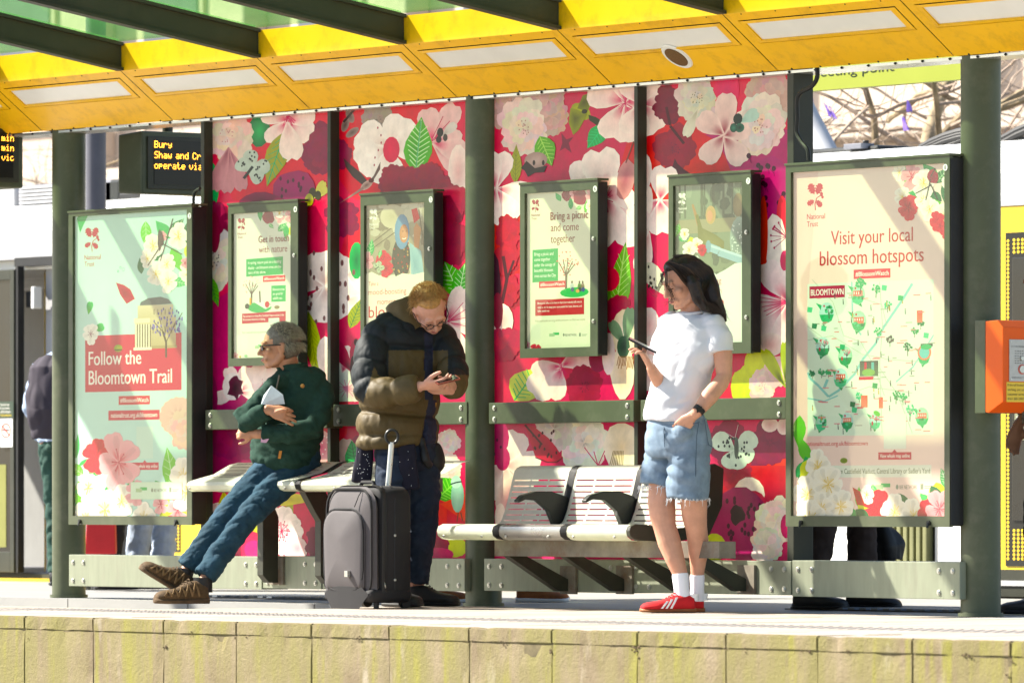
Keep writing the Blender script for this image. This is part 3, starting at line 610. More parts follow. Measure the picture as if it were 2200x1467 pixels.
# rails
def rail(px0,px1,pyt,pyb,name='rail',dp=.10,m=None,y1=.02):
    x0,x1=WX(px0,-dp),WX(px1,-dp); pm=(px0+px1)/2; zt,zb=WZ(pyt,pm,-dp),WZ(pyb,pm,-dp)
    o=boxo(name,x0,x1,-dp,y1,zb,zt,m or M['paint'],sh,bev=.004)
    h=zt-zb
    pts=[(x,-dp,z) for x in (x0+.05,x1-.05) for z in (zb+h*.22,zt-h*.25)]
    bolts('rail_bolt',pts,o); return x0,x1,zb,zt
rail(441,702,878,921); rail(716,1003,866,913); rail(1050,1361,862,908); rail(1376,1688,856,902)
def kick(px0,px1,pyt,pyb,extra=()):
    x0,x1=WX(px0,-.13),WX(px1,-.13); pm=(px0+px1)/2; zt,zb=WZ(pyt,pm,-.13),WZ(pyb,pm,-.13)
    o=boxo('kick_plate',x0,x1,-.13,.04,zb,zt,M['steel'],sh,bev=.003); h=zt-zb
    pts=[(x,-.13,z) for x in (x0+.045,x0+.15,x1-.15,x1-.05) for z in (zb+h*.18,zt-h*.24)]
    bolts('kick_bolt',pts,o); return x0,x1,zb,zt
kick(148,562,1193,1262); kick(565,690,1194,1264); kick(693,998,1198,1267)
K=kick(1040,1352,1201,1271); kick(1355,1699,1203,1275); kick(1702,2062,1205,1284)
# base dark rail above kick plates (under mural)
# ---------------- mural prints
exec(MURAL) if 'MURAL' in globals() else None
def panel_rect(px0,px1):
    return WX(px0,0),WX(px1,0)
pans=[(446,704),(724,1016),(1062,1364),(1384,1692)]
for a,b in pans:
    x0,x1=panel_rect(a,b)
    z0,z1=.235,MZ-.02
    x0c=x0; 
    if a==1062: x0c=PR-.004
    if b==1016: x1=-PR+.004
    p=boxo('mural_panel',x0c,x1,.002,.014,z0,z1,M['paint'],sh)
    pr=Print(.0015,clip=(x0c,x1,z0,z1),eps=.00004)
    mural(pr); pr.build('mural_print',M['mural'],p)
# ---------------- soffit, beams, roof glass
bx=[257,556,865,1196,1550,1928]; bX=[WX(p,-.44) for p in bx]
BS=(bX[-1]-bX[0])/5
BX=[bX[0]+BS*k for k in range(-2,8)]
YL,YU=-.10,-.435; ZL,ZU=2.585,2.84; ZT=2.985; TIL=math.tan(R_(9.4))
def sp(x,t,off=0):   # point on soffit plane (t 0 = upper fold, 1 = low edge), off = out of plane (downwards)
    n=Vector((0,-(ZU-ZL),-(YL-YU))).normalized()
    return Vector((x,YU+(YL-YU)*t,ZU+(ZL-ZU)*t))+n*off
YFRONT=-1.62; YBEAM=-2.6
for i in range(len(BX)-1):
    xa,xb=BX[i],BX[i+1]; gap=.006 if i%2==0 else .0015
    xa+=gap; xb-=gap; L=xb-xa
    s0,s1,t0,t1=.045,.945,.125,.53
    bm=bmesh.new()
    # soffit plate with opening
    O=[(xa,0),(xb,0),(xb,1),(xa,1)]; I=[(xa+L*s0,t0),(xa+L*s1,t0),(xa+L*s1,t1),(xa+L*s0,t1)]
    vo=[bm.verts.new(sp(*p)) for p in O]; vi=[bm.verts.new(sp(*p)) for p in I]; vr=[bm.verts.new(sp(p[0],p[1],-.02)) for p in I]
    for k in range(4):
        bm.faces.new([vo[k],vo[(k+1)%4],vi[(k+1)%4],vi[k]]); bm.faces.new([vi[k],vi[(k+1)%4],vr[(k+1)%4],vr[k]])
    # fascia rising from the fold to the roof, side returns and top
    f0=[bm.verts.new((x,YU,z)) for x,z in ((xa,ZU),(xb,ZU),(xb,ZT),(xa,ZT))]; bm.faces.new(f0)
    bk=[bm.verts.new((x,y,z)) for x in (xa,xb) for y,z in ((YU+.004,ZT),(.1,ZT+.02),(.1,ZL+.004),(YL,ZL+.001))]
    bm.faces.new(bk[:4]); bm.faces.new(list(reversed(bk[4:]))); bm.faces.new([bk[0],bk[4],bk[5],bk[1]])
    bmesh.ops.recalc_face_normals(bm,faces=bm.faces)
    so_=bmo('soffit_panel',bm,M['yellow'],sh)
    # light panel: frame + diffuser
    q0,q1,r0,r1=s0+.0035,s1-.0035,t0+.012,t1-.012
    bm=bmesh.new()
    O=[(xa+L*q0,r0),(xa+L*q1,r0),(xa+L*q1,r1),(xa+L*q0,r1)]; I=[(xa+L*(q0+.028),r0+.035),(xa+L*(q1-.03),r0+.035),(xa+L*(q1-.03),r1-.045),(xa+L*(q0+.028),r1-.045)]
    vo=[bm.verts.new(sp(p[0],p[1],.002)) for p in O]; vi=[bm.verts.new(sp(p[0],p[1],.006)) for p in I]; vr=[bm.verts.new(sp(p[0],p[1],-.004)) for p in I]
    for k in range(4):
        bm.faces.new([vo[k],vo[(k+1)%4],vi[(k+1)%4],vi[k]]); bm.faces.new([vi[k],vi[(k+1)%4],vr[(k+1)%4],vr[k]])
    bmesh.ops.recalc_face_normals(bm,faces=bm.faces)
    lf=bmo('light_frame',bm,M['yellow'],so_)
    bm=bmesh.new(); prism(bm,[sp(p[0],p[1],-.003) for p in I],sp(0,0,-.012)-sp(0,0,-.003)); bmo('light_diffuser',bm,M['diffuser'],so_)
    # dark backing behind seam
    # screws along low edge
    pts=[sp(xa+L*(k+.5)/6,.985,0) for k in range(6)]
    bm=bmesh.new()
    for p in pts: ball(bm,p,.006,seg=6)
    for k in range(5): ball(bm,sp(xa+L*(k+.5)/5,.02,0),.004,seg=6)
    stuff(bmo('screw',bm,M['blackmetal'],so_))
    # green roof glass between beams
    bm=bmesh.new(); y0,y1=YU-.01,YFRONT
    prism(bm,[(xa,y0,ZT+.01-(y0-YU)*TIL),(xb,y0,ZT+.01-(y0-YU)*TIL),(xb,y1,ZT+.01-(y1-YU)*TIL),(xa,y1,ZT+.01-(y1-YU)*TIL)],(0,0,.012))
    bmo('roof_glass',bm,M['greenglass'],sh)
boxo('seam_backing',BX[0],BX[-1],-.30,.09,ZT-.20,ZT-.02,M['black'],sh)
boxo('seam_backing',BX[0],BX[-1],-.10,.08,ZL+.02,ZT-.205,M['black'],sh)
for i,x in enumerate(BX):
    bm=bmesh.new(); hw=.035
    for w_,za,zb in ((.012,ZU+.015,ZT-.012),(.035,ZU,ZU+.016),(.035,ZT-.012,ZT+.006)):
        pts=[]
        for y in (YU-.002,YBEAM): 
            dz=-(y-YU)*TIL; pts.append((y,za+dz,zb+dz))
        a=[(x-w_,pts[0][0],pts[0][1]),(x-w_,pts[0][0],pts[0][2]),(x-w_,pts[1][0],pts[1][2]),(x-w_,pts[1][0],pts[1][1])]
        prism(bm,a,(2*w_,0,0))
    bmo('roof_beam',bm,M['beam'],sh)
    # small dark joint bracket at beam foot
bm=bmesh.new(); box(bm,BX[0],BX[-1],YFRONT-.06,YFRONT,ZT-(YFRONT-YU)*TIL-.05,ZT-(YFRONT-YU)*TIL+.03); bmo('roof_edge_rail',bm,M['beam'],sh)
# gutter strip with bolts at the low edge
bm=bmesh.new(); box(bm,BX[0],BX[-1],YL+.012,.10,ZL-.016,ZL-.003); gs=bmo('gutter_strip',bm,M['alu'],sh)
bolts('gutter_bolt',[(BX[0]+.2*k,YL+.012,ZL-.010) for k in range(int((BX[-1]-BX[0])/.2))],gs,.005)
for o in list(gs.children): o.data.materials[0]=M['blackmetal']
# round speaker in the soffit
X=WX(1457,-.22); c=sp(X,.62); n=(sp(X,.62,.01)-c).normalized()
bm=bmesh.new(); tube(bm,[c,c+n*.006],[.088,.083],32,hint=(1,0,0)); spk=bmo('speaker',bm,M['diffuser'],sh)
bm=bmesh.new(); tube(bm,[c+n*.006,c+n*.009],.064,28,hint=(1,0,0)); bmo('speaker_grille',bm,mat('brown speaker mesh',(.16,.085,.03),.6,.3,.3,200),spk)
# conduit cables
def cable(pts,r,parent,m=None,Y=-.09):
    P=[]
    for p in pts:
        x,z=W(p[0],p[1],p[2] if len(p)>2 else Y); P.append((x,p[2] if len(p)>2 else Y,z))
    # Catmull smooth
    Q=[]
    for i in range(len(P)-1):
        p0=Vector(P[max(i-1,0)]);p1=Vector(P[i]);p2=Vector(P[i+1]);p3=Vector(P[min(i+2,len(P)-1)])
        for k in range(6):
            t=k/6; Q.append(.5*((2*p1)+(p2-p0)*t+(2*p0-5*p1+4*p2-p3)*t*t+(3*p1-p0-3*p2+p3)*t**3))
    Q.append(Vector(P[-1])); bm=bmesh.new(); tube(bm,Q,r,8)
    return bmo('cable',bm,m or M['black'],parent,smooth=True)
cable([(1754,140),(1756,165),(1745,185),(1722,198),(1713,215),(1713,255),(1712,285),(1722,305),(1735,322),(1738,345)],.011,sh)
cable([(430,405),(420,412),(416,425),(416,452)],.009,sh)
# ================================================================ POSTER CASES
NTR=H('b3243c')
def oakleaf(p,x,y,a,L,col):
    ca,sa=math.cos(a)*.8,math.sin(a)
    pr=[(0,.05),(.15,.12),(.25,.34),(.33,.20),(.45,.42),(.55,.24),(.68,.44),(.78,.26),(.9,.28),(1,0)]
    P=[(x+L*t*ca-L*k*sa*.8,y+L*t*sa+L*k*ca) for t,k in pr]+[(x+L*t*ca+L*k*sa*.8,y+L*t*sa-L*k*ca) for t,k in pr[::-1][1:-1]]
    for i in range(1): p.fan(P,col,(x+L*.5*ca,y+L*.5*sa))
def emblem(p,x,y,s,col,txt=True,tc=None,bg=None):   # x,y centre, s height px
    oakleaf(p,x-s*.03,y-s*.06,-2.05,s*.46,col); oakleaf(p,x+s*.06,y-s*.06,-1.12,s*.46,col)
    oakleaf(p,x-s*.02,y+s*.16,2.75,s*.36,col); oakleaf(p,x+s*.04,y+s*.14,.75,s*.36,col)
    p.line([(x+s*.02,y+s*.52),(x-s*.0,y+s*.28),(x+s*.07,y+s*.05),(x+s*.2,y-s*.02)],max(1,s*.035),col)
    p.oval(x+s*.24,y-s*.08,s*.06,s*.085,col,n=8); p.oval(x+s*.28,y+s*.03,s*.05,s*.06,col,n=8)
    if txt:
        c=tc or col; w=s*.62; p.text('National',x-s*.30,x-s*.30+w*1.08,y+s*.84,s*.20,c,bold=.07); p.text('Trust',x-s*.30,x-s*.30+w*.66,y+s*1.12,s*.20,c,bold=.07)
def sprig(p,x,y,R,kinds,seed=0):       # corner cluster of blossom and leaves
    rd=random.Random(seed); st=random.getstate(); random.seed(seed)
    for i,(dx,dy,k,r) in enumerate(kinds):
        X,Y,r=x+dx*R,y+dy*R,r*R
        if k=='g': a=rd.random()*6.28; p.leaf(X-r*.6*math.cos(a),Y-r*math.sin(a),X+r*.6*math.cos(a),Y+r*math.sin(a),r*.8,rd.choice((GR,LG,H('4fb86a'),DG)),H('bfe6b0') if rd.random()<.5 else None,nv=4)
        elif k=='w': p.flower(X,Y,r,5,rd.random()*6,H('fbf3e6'),H('f0d080'),.42,H('e8c030'),7,sq=.7)
        elif k=='p': p.flower(X,Y,r,5,rd.random()*6,H('f0b4b8'),H('d8405c'),.36,H('c03050'),6,sq=.7)
        elif k=='r': p.flower(X,Y,r,5,rd.random()*6,H('d83a4c'),H('b01c38'),.42,H('8c1030'),5,sq=.7)
        elif k=='y': p.oval(X,Y,r*.7,r,H('dbe04a'),H('c3cc30'),wob=.15,seed=i)
        elif k=='m': p.oval(X,Y,r*.7,r,H('a01c3c'),H('7d1030'),wob=.2,seed=i)
    random.setstate(st)
def tree_icon(p,x,y,h,leafc,trunk=H('5c4440'),r=.3,dots=26,seed=0,dr=2):
    rd=random.Random(seed)
    p.line([(x,y),(x+h*.01,y-h*.4)],h*.06,trunk)
    for a in (-2.2,-1.8,-1.4,-1.0,-.75): p.line([(x,y-h*.36),(x+h*.36*math.cos(a)*.9,y-h*.38+h*.42*math.sin(a))],h*.025,trunk)
    for i in range(dots):
        a=rd.random()*6.28; q=math.sqrt(rd.random()); p.oval(x+h*.02+q*h*r*math.cos(a),y-h*.68+q*h*.32*math.sin(a),dr,dr*1.3,leafc,n=6)
WH=H('fbf6ea')
def case(idx,label,ox0,oxr,oy0,oy1,px0,px1,py0,py1,front,depth_,art,bg,bg2=None,hole=True):
    Y=-front; x0,x1=WX(ox0,Y),WX(oxr,Y); xm=(ox0+oxr)/2
    z1,z0=WZ(oy0,xm,Y),WZ(oy1,xm,Y); ix0,ix1=WX(px0,Y+.012),WX(px1,Y+.012); iz1,iz0=WZ(py0,xm,Y+.012),WZ(py1,xm,Y+.012)
    t=thing('poster_case',label,'poster case',(x0,Y,z0),'numbered poster cases on the shelter')
    bm=bmesh.new()
    for a in ((x0,ix0,z0,z1),(ix1,x1,z0,z1),(ix0,ix1,z0,iz0),(ix0,ix1,iz1,z1)): box(bm,a[0],a[1],Y,Y+.02,a[2],a[3])
    bmesh.ops.remove_doubles(bm,verts=bm.verts,dist=.0001)
    bmo('door_frame',bm,M['paint'],t)
    boxo('back_box',x0+.006,x1-.004,Y+.0205,Y+depth_,z0+.004,z1-.004,M['dark'],t,bev=.002)
    boxo('hinge_strip',x1-.003,x1+.006,Y+.004,Y+depth_-.012,z0+.01,z1-.012,M['black'],t)
    # top capping strip
    boxo('cap_strip',x0-.004,x1+.006,Y-.006,Y+depth_,z1,z1+.012,M['paint'],t,bev=.002)
    pr=Print(Y+.0175,clip=(ix0,ix1,iz0,iz1),eps=.00006)
    pr.rect(px0-20,py0-30,px1+20,py1+30,bg,bg2,ax=xm)
    st=random.getstate(); random.seed(idx); art(pr); random.setstate(st)
    pr.build('poster',M['print'],t)
    boxo('glazing',ix0,ix1,Y+.007,Y+.010,iz0,iz1,M['pane'],t)
    # number disc
    nx,nz=W(oxr-5.5,oy0+(13 if idx in (4,5,6,7) else 11),Y-.002)
    if idx in (3,8): nx,nz=W(oxr-(5 if idx==3 else 9),oy0+14,Y-.002)
    bm=bmesh.new(); tube(bm,[(nx,Y,nz),(nx,Y-.003,nz)],.0155,20); d=bmo('number_disc',bm,M['diffuser'],t)
    q=Print(Y-.0035,eps=.0001); c=px_of(nx,nz,Y-.0035); q.text(str(idx),c[0]-2.0,c[0]+2.0,c[1]+4.2,8.5,H('2a2a26')); q.build('numeral',M['print'],d)
    # locks
    for f in (.33,.80) if idx not in (3,8) else ():
        lz=z1+(z0-z1)*f; lx=x1-.032; bm=bmesh.new(); tube(bm,[(lx,Y,lz),(lx,Y-.006,lz)],.011,14); tube(bm,[(lx,Y-.005,lz),(lx,Y-.010,lz)],.006,8); bmo('lock',bm,M['bolt'],t)
    if idx in (3,8):
        for f in (.1,.88):
            lx=x0+(x1-x0)*f; bm=bmesh.new(); tube(bm,[(lx,Y,z0+.018),(lx,Y-.010,z0+.018)],.012,12); tube(bm,[(lx,Y-.008,z0+.02),(lx+.004,Y-.016,z0-.004)],.006,8); bmo('lock',bm,M['blackmetal'],t)
    return t
def px_of(x,z,Y):
    v=Vector((x,Y,z))-CAM; d=v.dot(Fw); return (CX+FPX*v.dot(Rt)/d,HOR-FPX*v.z/d)
def tag_box(p,s,x0,y0,x1,y1,col,tcol=WH,pad=.12,bold=0):
    p.rect(x0,y0,x1,y1,col,ax=(x0+x1)/2); h=(y1-y0); p.text(s,x0+(x1-x0)*.05,x1-(x1-x0)*.05,y1-h*.28,h*.48,tcol,bold=.06)
def logos(p,x0,x1,y,h,c=H('8a9480')):
    w=x1-x0
    p.rect(x0+.17*w*.6,y-h*1.1,x0+w*.26,y-h*.35,H('4fb86a')); p.rect(x0,y-h*.8,x0+w*.14,y+h*.1,H('a9c49a')); p.oval(x0+w*.38,y-h*.4,w*.025,h*.5,c,n=8); p.text('BEE NETWORK',x0+w*.42,x0+w*.72,y,h*.75,H('6f7468'),bold=.05); p.rect(x0+w*.78,y-h,x0+w*.83,y+h*.1,c); p.rect(x0+w*.85,y-h*.6,x0+w,y-h*.45,c); p.rect(x0+w*.85,y-h*.25,x0+w*.97,y-h*.1,c)
def art1(p):
    p.rect(150,440,230,560,H('b9dccb')); 
    p.fan([(150,440),(320,440),(380,1120),(150,1120)],H('c0e4d6'),(200,700),H('c8e8dc'))
    K=[(-.6,-.5,'g',.5),(0,-.7,'g',.55),(.5,-.8,'g',.5),(.9,-.5,'g',.45),(-.3,.2,'g',.5),(.5,.4,'g',.55),(.9,.7,'g',.5),(-.1,.9,'g',.5),(.6,1.2,'g',.45),(-.8,.6,'g',.3),(.95,0,'y',.3),
       (-.35,-.1,'w',.5),(.55,-.45,'w',.5),(-.25,.9,'w',.45),(.15,.55,'w',.42),(.2,1.15,'w',.45),(.95,.85,'w',.5),(-.55,.35,'w',.35),(0,-.45,'p',.2),(.8,.5,'p',.22)]
    sprig(p,350,535,60,K,3)
    for a in ((372,470,345,560),(345,530,318,570),(345,520,392,548)): p.line([a[:2],a[2:]],2,H('4a3a34'))
    p.oval(345,515,6,22,H('4a3a34'),wob=.25,seed=2)
    emblem(p,197,514,52,NTR)
    for x,y,r in ((259,575,2.5),(265,579,3.4),(254,583,2)): 
        for k in range(10): p.oval(x+r*math.cos(k*.63)*.8,y+r*math.sin(k*.63),.6,.8,H('5c9a8c'),n=5)
    p.fan([(249,606),(266,612),(280,622),(290,643),(272,653),(258,632)],H('c0364c'),(268,630),H('8c1c34'))
    p.petal(190,675,-1.4,28,7,GR,LG); p.petal(200,710,-.4,26,9,GR,LG); p.fan([(455-290,470),(175,450),(190,462),(172,500)],GR)
    p.rect(183,718,390,840,H('cc3350'),ax=286)
    # rotunda
    p.fan([(302,648),(318,640),(345,638),(362,644),(370,654),(300,656)],H('5c6464')); p.rect(296,655,372,690,H('d8cba8'),H('c4b48e'))
    p.rect(290,682,378,746,H('cfc09a'),H('bba982')); p.rect(288,684,322,694,H('e3d8ba'))
    for k in range(6): p.rect(291+k*5.6,696,293.6+k*5.6,748,H('efe6cc')); p.rect(294+k*5.6,697,296+k*5.6,746,H('6a604c'))
    for k in range(6): p.rect(330+k*8,664,332+k*8,676,H('8e8266')); p.rect(328+k*8,700,330+k*8,716,H('8e8266'))
    p.rect(287,746,326,752,H('efe6cc')); p.rect(326,742,380,748,H('a8946c'))
    p.line([(357,768),(357,735),(350,712)],4,H('4a3c34'))
    for a in ((357,735,378,690),(352,715,330,690),(354,722,360,680),(350,712,342,680),(366,715,392,672)): p.line([a[:2],a[2:]],1.6,H('4a3c34'))
    for k in range(60):
        a=random.random()*6.28; q=math.sqrt(random.random()); x,y=358+q*36*math.cos(a),693+q*32*math.sin(a); p.oval(x,y,1.6,3.2,random.choice((H('6a5ea8'),H('8478c0'),H('544a90'))),n=6)
    p.flower(195,717,24,5,1.5,H('fbf6ea'),H('f3e0c8'),.42,H('8c4a5c'),7,sq=.7)
    p.oval(254,748,9,8,H('8a9a20'),H('b5bf3a')); p.rect(246,750,262,753,H('4a5410'))
    p.text('Follow the',190.5,303,783,29,WH,bold=.05); p.text('Bloomtown Trail',190.5,369,824,30,WH,bold=.05)
    tag_box(p,'#BlossomWatch',255,850,322,869,H('d2384c'),bold=1); tag_box(p,'nationaltrust.org.uk/bloomtown',233,881,343,902,H('cc3350'))
    p.rect(293,916,329,985,H('cfe8d6')); tag_box(p,'View whole map online',282,993,341,1009,H('cc3350'))
    p.fan([(307,993),(311,988),(315,993)],H('cc3350'))
    B=[]
    rd=random.Random(5)
    for k in range(34): B.append((rd.uniform(-1,1),rd.uniform(-.3,1.1),'g',rd.uniform(.22,.4)))
    for k in range(9): B.append((rd.uniform(-1,1),rd.uniform(.2,1.1),'y',rd.uniform(.12,.25)))
    B+=[(-.6,-.45,'r',.34),(-.2,-.35,'p',.55),(-.75,.1,'w',.3),(-.8,.65,'w',.34),(-.45,.5,'w',.42),(-.15,.35,'w',.32),(.25,.65,'w',.3),(.1,.2,'p',.25),(.95,-.1,'w',.34),(.85,.5,'p',.28),(1.0,.2,'w',.35),(.75,.85,'r',.28),(.4,.8,'r',.2),(-.3,.95,'w',.3),(.55,.4,'p',.2)]
    sprig(p,280,1035,120,[b for b in B if not (abs(b[0])<.45 and b[1]<.1 and b[2]=='g')],9)
    p.rect(282,1035,392,1072,H('d8ecd2')); logos(p,293,385,1056,9)
    for k in range(10): p.petal(385,895,k*.63,44,15,H('d9b3a8'),H('b58a86'),var=.3)
    p.peony(398,925,44,H('dcb5aa'),H('a87c78'),seed=3,dots=False); p.leaf(163,985,168,930,12,GR); p.leaf(170,1000,188,985,8,GR)
def poster_photo(p,x0,y0,x1,y1,base,seed):
    rd=random.Random(seed); p.rect(x0,y0,x1,y1,base[0],base[1],ax=(x0+x1)/2)
    for k in range(40):
        x=rd.uniform(x0,x1); c=base[2+k%(len(base)-2)]; p.oval(x,rd.uniform(y0,y1),rd.uniform(4,14),rd.uniform(6,22),c,wob=.2,seed=k)
def art4(p):
    p.rect(500,450,515,775,H('dcdccb'))
    sprig(p,597,480,40,[(-.95,-.45,'g',.35),(-.5,-.4,'m',.45),(.1,-.4,'p',.4),(-.35,.15,'g',.25),(.25,.2,'g',.45),(.75,-.1,'g',.4),(.7,-.4,'p',.45),(.45,.5,'g',.4),(.1,-.55,'w',.3),(.8,.4,'y',.3)],4)
    emblem(p,518.5,482,27,H('a3283c')); 
    c=H('8c3c40'); p.text('Get in touch',555.5,621,520,14.5,c,bold=.06); p.text('with nature',556,617,542,14.5,c,bold=.06)
    p.rect(529,553,608,591,H('2fa85c'),ax=568,skew=2)
    for i,s in enumerate(('In spring, nature puts on a dazzling','display - and blossom trees are the','stars of the show.')): p.text(s,533,(604,604,571)[i],566+i*11,6,WH,bold=.03)
    tag_box(p,'#BlossomWatch',565,592,613,605,H('d84a56')); p.rect(583,613,614,648,H('3fae66'),ax=600)
    for i,s in enumerate(('Blossom trees','are great for','wildlife too.')): p.text(s,586,(611,608,607)[i],624+i*9.5,5.5,WH,bold=.03)
    tree_icon(p,540,655,62,H('d8a8a0'),H('5c4440'),.3,30,2,1.2)
    p.oval(558,660,26,12,H('2fa85c')); p.fan([(545,648),(560,645),(585,658),(570,664)],H('f5f0e4')); p.oval(574,654,5,7,H('c83a4c')); p.rect(536,640,540,655,H('d8a020')); p.oval(531,658,5,6,H('3c3a3c')); p.line([(558,625),(559,650)],3,H('6a5a54')); p.oval(595,660,6,4,H('8a7a5c'))
    p.rect(520,670,614,692,H('c03048'),ax=567,skew=2)
    for i,s in enumerate(('Pop and say hi, or drop off at Castlefield Viaduct and join in the','Bloomtown celebration of Spring.')): p.text(s,522,(610,570)[i],680+i*8,4.4,WH,bold=.03)
    p.text('Visit nationaltrust.org.uk/bloomtown to find out more',520,612,715,4.6,H('8a8a78')); p.rect(509,720,532,752,H('e6e8d8')); logos(p,548,612,748,7); sprig(p,512,765,14,[(-.4,0,'p',.6),(.3,.1,'w',.5),(1.2,0,'g',.5)],2)
    p.rect(577,683,600,694,H('cfe0d0'))
def art5(p):
    poster_photo(p,780,430,920,590,(H('b5a890'),H('a39a82'),H('9c8f78'),H('c6bca6'),H('8a7c68'),H('d3c9b2')),3)
    for a in ((790,470,850,440),(800,520,870,470),(790,540,850,500),(900,450,915,560)): p.line([a[:2],a[2:]],2,H('6e5f4c'))
    p.oval(843,465,26,26,H('cfc3a8'),H('bdb195'))
    p.oval(862,556,20,46,H('33342c'),H('4a4030')); 
    for k in range(26): p.oval(862+random.uniform(-16,16),558+random.uniform(-36,36),1.6,2.4,random.choice((H('b03c34'),H('c8a060'),H('7f8a4a'))),n=6)
    p.fan([(880,520),(905,540),(912,600),(884,600)],H('9fc0c4'),(892,570),H('7fa4ae')); p.oval(864,498,16,38,H('6f93b5'),H('86a8c4')); p.oval(868,502,9.5,20,H('c98a64'),H('d6a07c')); p.line([(864,512),(869,514),(873,511)],1.6,WH); p.oval(866,497,1.4,1.2,H('3a2420'),n=6); p.oval(873,497,1.2,1.2,H('3a2420'),n=6)
    p.fan([(890,530),(889,490),(895,478),(905,492),(900,535)],H('cf946c')); p.fan([(884,450),(896,447),(902,470),(890,480)],H('d84a50'))
    sprig(p,800,560,34,[(-.1,-.8,'g',.6),(-.3,-.3,'g',.4),(-.3,0,'p',.6),(.7,0,'r',.7),(.9,.5,'r',.6),(.5,-.4,'g',.3)],6)
    p.fan([(770,590),(800,582),(818,592),(840,600),(865,588),(890,592),(920,586),(930,860),(770,860)],H('f0e6d2'),(840,700)); butterfly(p,811,576,16,-.6,H('b9c3a4'),H('3c4a3c'))
    emblem(p,802,462,27,WH)
    c=H('c8645c'); p.text('Take a',793,814,614,9,c); p.text('mood-boosting',792,874,632,12,c); p.text('moment with',811.5,874,653,12,c); p.text('blossom',793,890,681,25,H('d0484c'))
def art6(p):
    sprig(p,1240,430,34,[(-1.2,-.2,'g',.4),(-.6,-.4,'m',.5),(-.2,-.45,'p',.4),(-.4,.2,'g',.4),(.25,-.2,'m',.6),(.6,.4,'g',.4),(.9,-.3,'p',.5),(.9,.4,'w',.5),(.1,.5,'g',.3),(1.1,1,'g',.4)],5)
    emblem(p,1150,442,27,H('a3283c')); c=H('8f4038')
    p.text('Bring a picnic',1183,1264,471,17,c,bold=.05); p.text('and come',1183,1243,496,17,c,bold=.05); p.text('together',1183,1235,521,17,c,bold=.05)
    p.rect(1144,535,1199,605,H('36a85c'),ax=1170,skew=1)
    for i,s in enumerate(('Bring a picnic and','come together','under the canopy of','beautiful blossom','trees across the City')): p.text(s,1148,(1189,1182,1193,1188,1194)[i],549+i*11.6,7,WH,bold=.03)
    tree_icon(p,1216,622,82,H('d8746c'),H('6a5a48'),.32,34,5,1.4); tag_box(p,'#BlossomWatch',1158,604,1215,618,H('d84a50'))
    p.oval(1234,628,31,11,H('3fb860')); 
    for x,c1,c2 in ((1229,H('c9d0c8'),H('5c6a80')),(1245,H('6a8a50'),H('3c4a48')),(1252,H('8a7a60'),H('4a5a8c'))): p.oval(x,616,4,9,c1); p.oval(x,606,2,3,H('5a4034')); p.oval(x+1,622,4,5,c2)
    p.oval(1241,625,4,4,H('e0b070'))
    p.rect(1150,642,1255,677,H('c44044'),ax=1200)
    for i,s in enumerate(('Blossom is often at its best in April, but nobody tells nature','what to do! So keep your eyes peeled for buds, blooms, and','fallen petals too.')): p.text(s,1155,(1250,1250,1181)[i],652+i*9,4.6,WH,bold=.03)
    p.text('Visit nationaltrust.org.uk/bloomtown to find out more',1149,1257,690,4.8,H('8a7a64')); p.rect(1141,697,1161,730,H('e6e8d0')); logos(p,1180,1262,722,7); sprig(p,1140,745,14,[(-.5,-.3,'p',.6),(.5,.2,'r',.7),(1.2,.2,'r',.6)],1)
def art7(p):
    poster_photo(p,1440,385,1605,600,(H('8f9a84'),H('7f8a6c'),H('6f7a62'),H('9aa48c'),H('5c6654')),9)
    for x in (1458,1470,1505,1512,1530,1552,1572,1590): p.rect(x,385,x+random.uniform(3,8),470,H('5c6250'),H('6a705c'))
    p.rect(1450,470,1600,500,H('a09a7c'))
    p.fan([(1498,470),(1510,490),(1538,505),(1556,520),(1555,545),(1508,545),(1500,510)],H('7d7a48'),(1525,520),H('8c8a58')); p.fan([(1486,440),(1490,438),(1504,480),(1498,486)],H('b08a64')); p.fan([(1494,462),(1500,460),(1512,500),(1504,505)],H('7d7a48')); p.oval(1527,462,11,20,H('c9a878'),H('b8945c')); p.oval(1525,464,6.5,12,H('d6a080'))
    p.oval(1588,515,20,50,H('9fb0a4'),H('6a7a74')); 
    for k in range(40): p.oval(1588+random.uniform(-16,14),515+random.uniform(-38,38),1.2,2,H('dfe6dc'),n=5)
    p.oval(1586,440,11,26,H('8c7a5c'),H('a39270'))
    p.line([(1518,528),(1545,540),(1600,562)],17,H('9fbcc4')); p.line([(1520,524),(1600,555)],5,H('c4d8dc')); p.oval(1522,530,6,14,H('86a4b0'))
    sprig(p,1468,520,34,[(-.4,-.7,'g',.5),(0,-.2,'g',.5),(.1,-.5,'w',.4),(.5,0,'y',.3),(.9,.2,'w',.5),(1.2,.5,'r',.4),(.4,.5,'w',.6)],7)
    p.fan([(1440,560),(1500,548),(1515,570),(1540,590),(1560,580),(1580,568),(1605,566),(1610,760),(1440,760)],H('e6ecdf'),(1530,660)); emblem(p,1465,428,27,WH); c=H('c8645c')
    p.text('Take a',1468,1489,592,9,c); p.text('mood-boosting',1467,1551,610,12,c); p.text('moment with',1487,1551,631,12,c); p.text('blossom',1468,1556,660,22,H('d0484c')); p.rect(1557,670,1588,723,H('e6ecdf'))
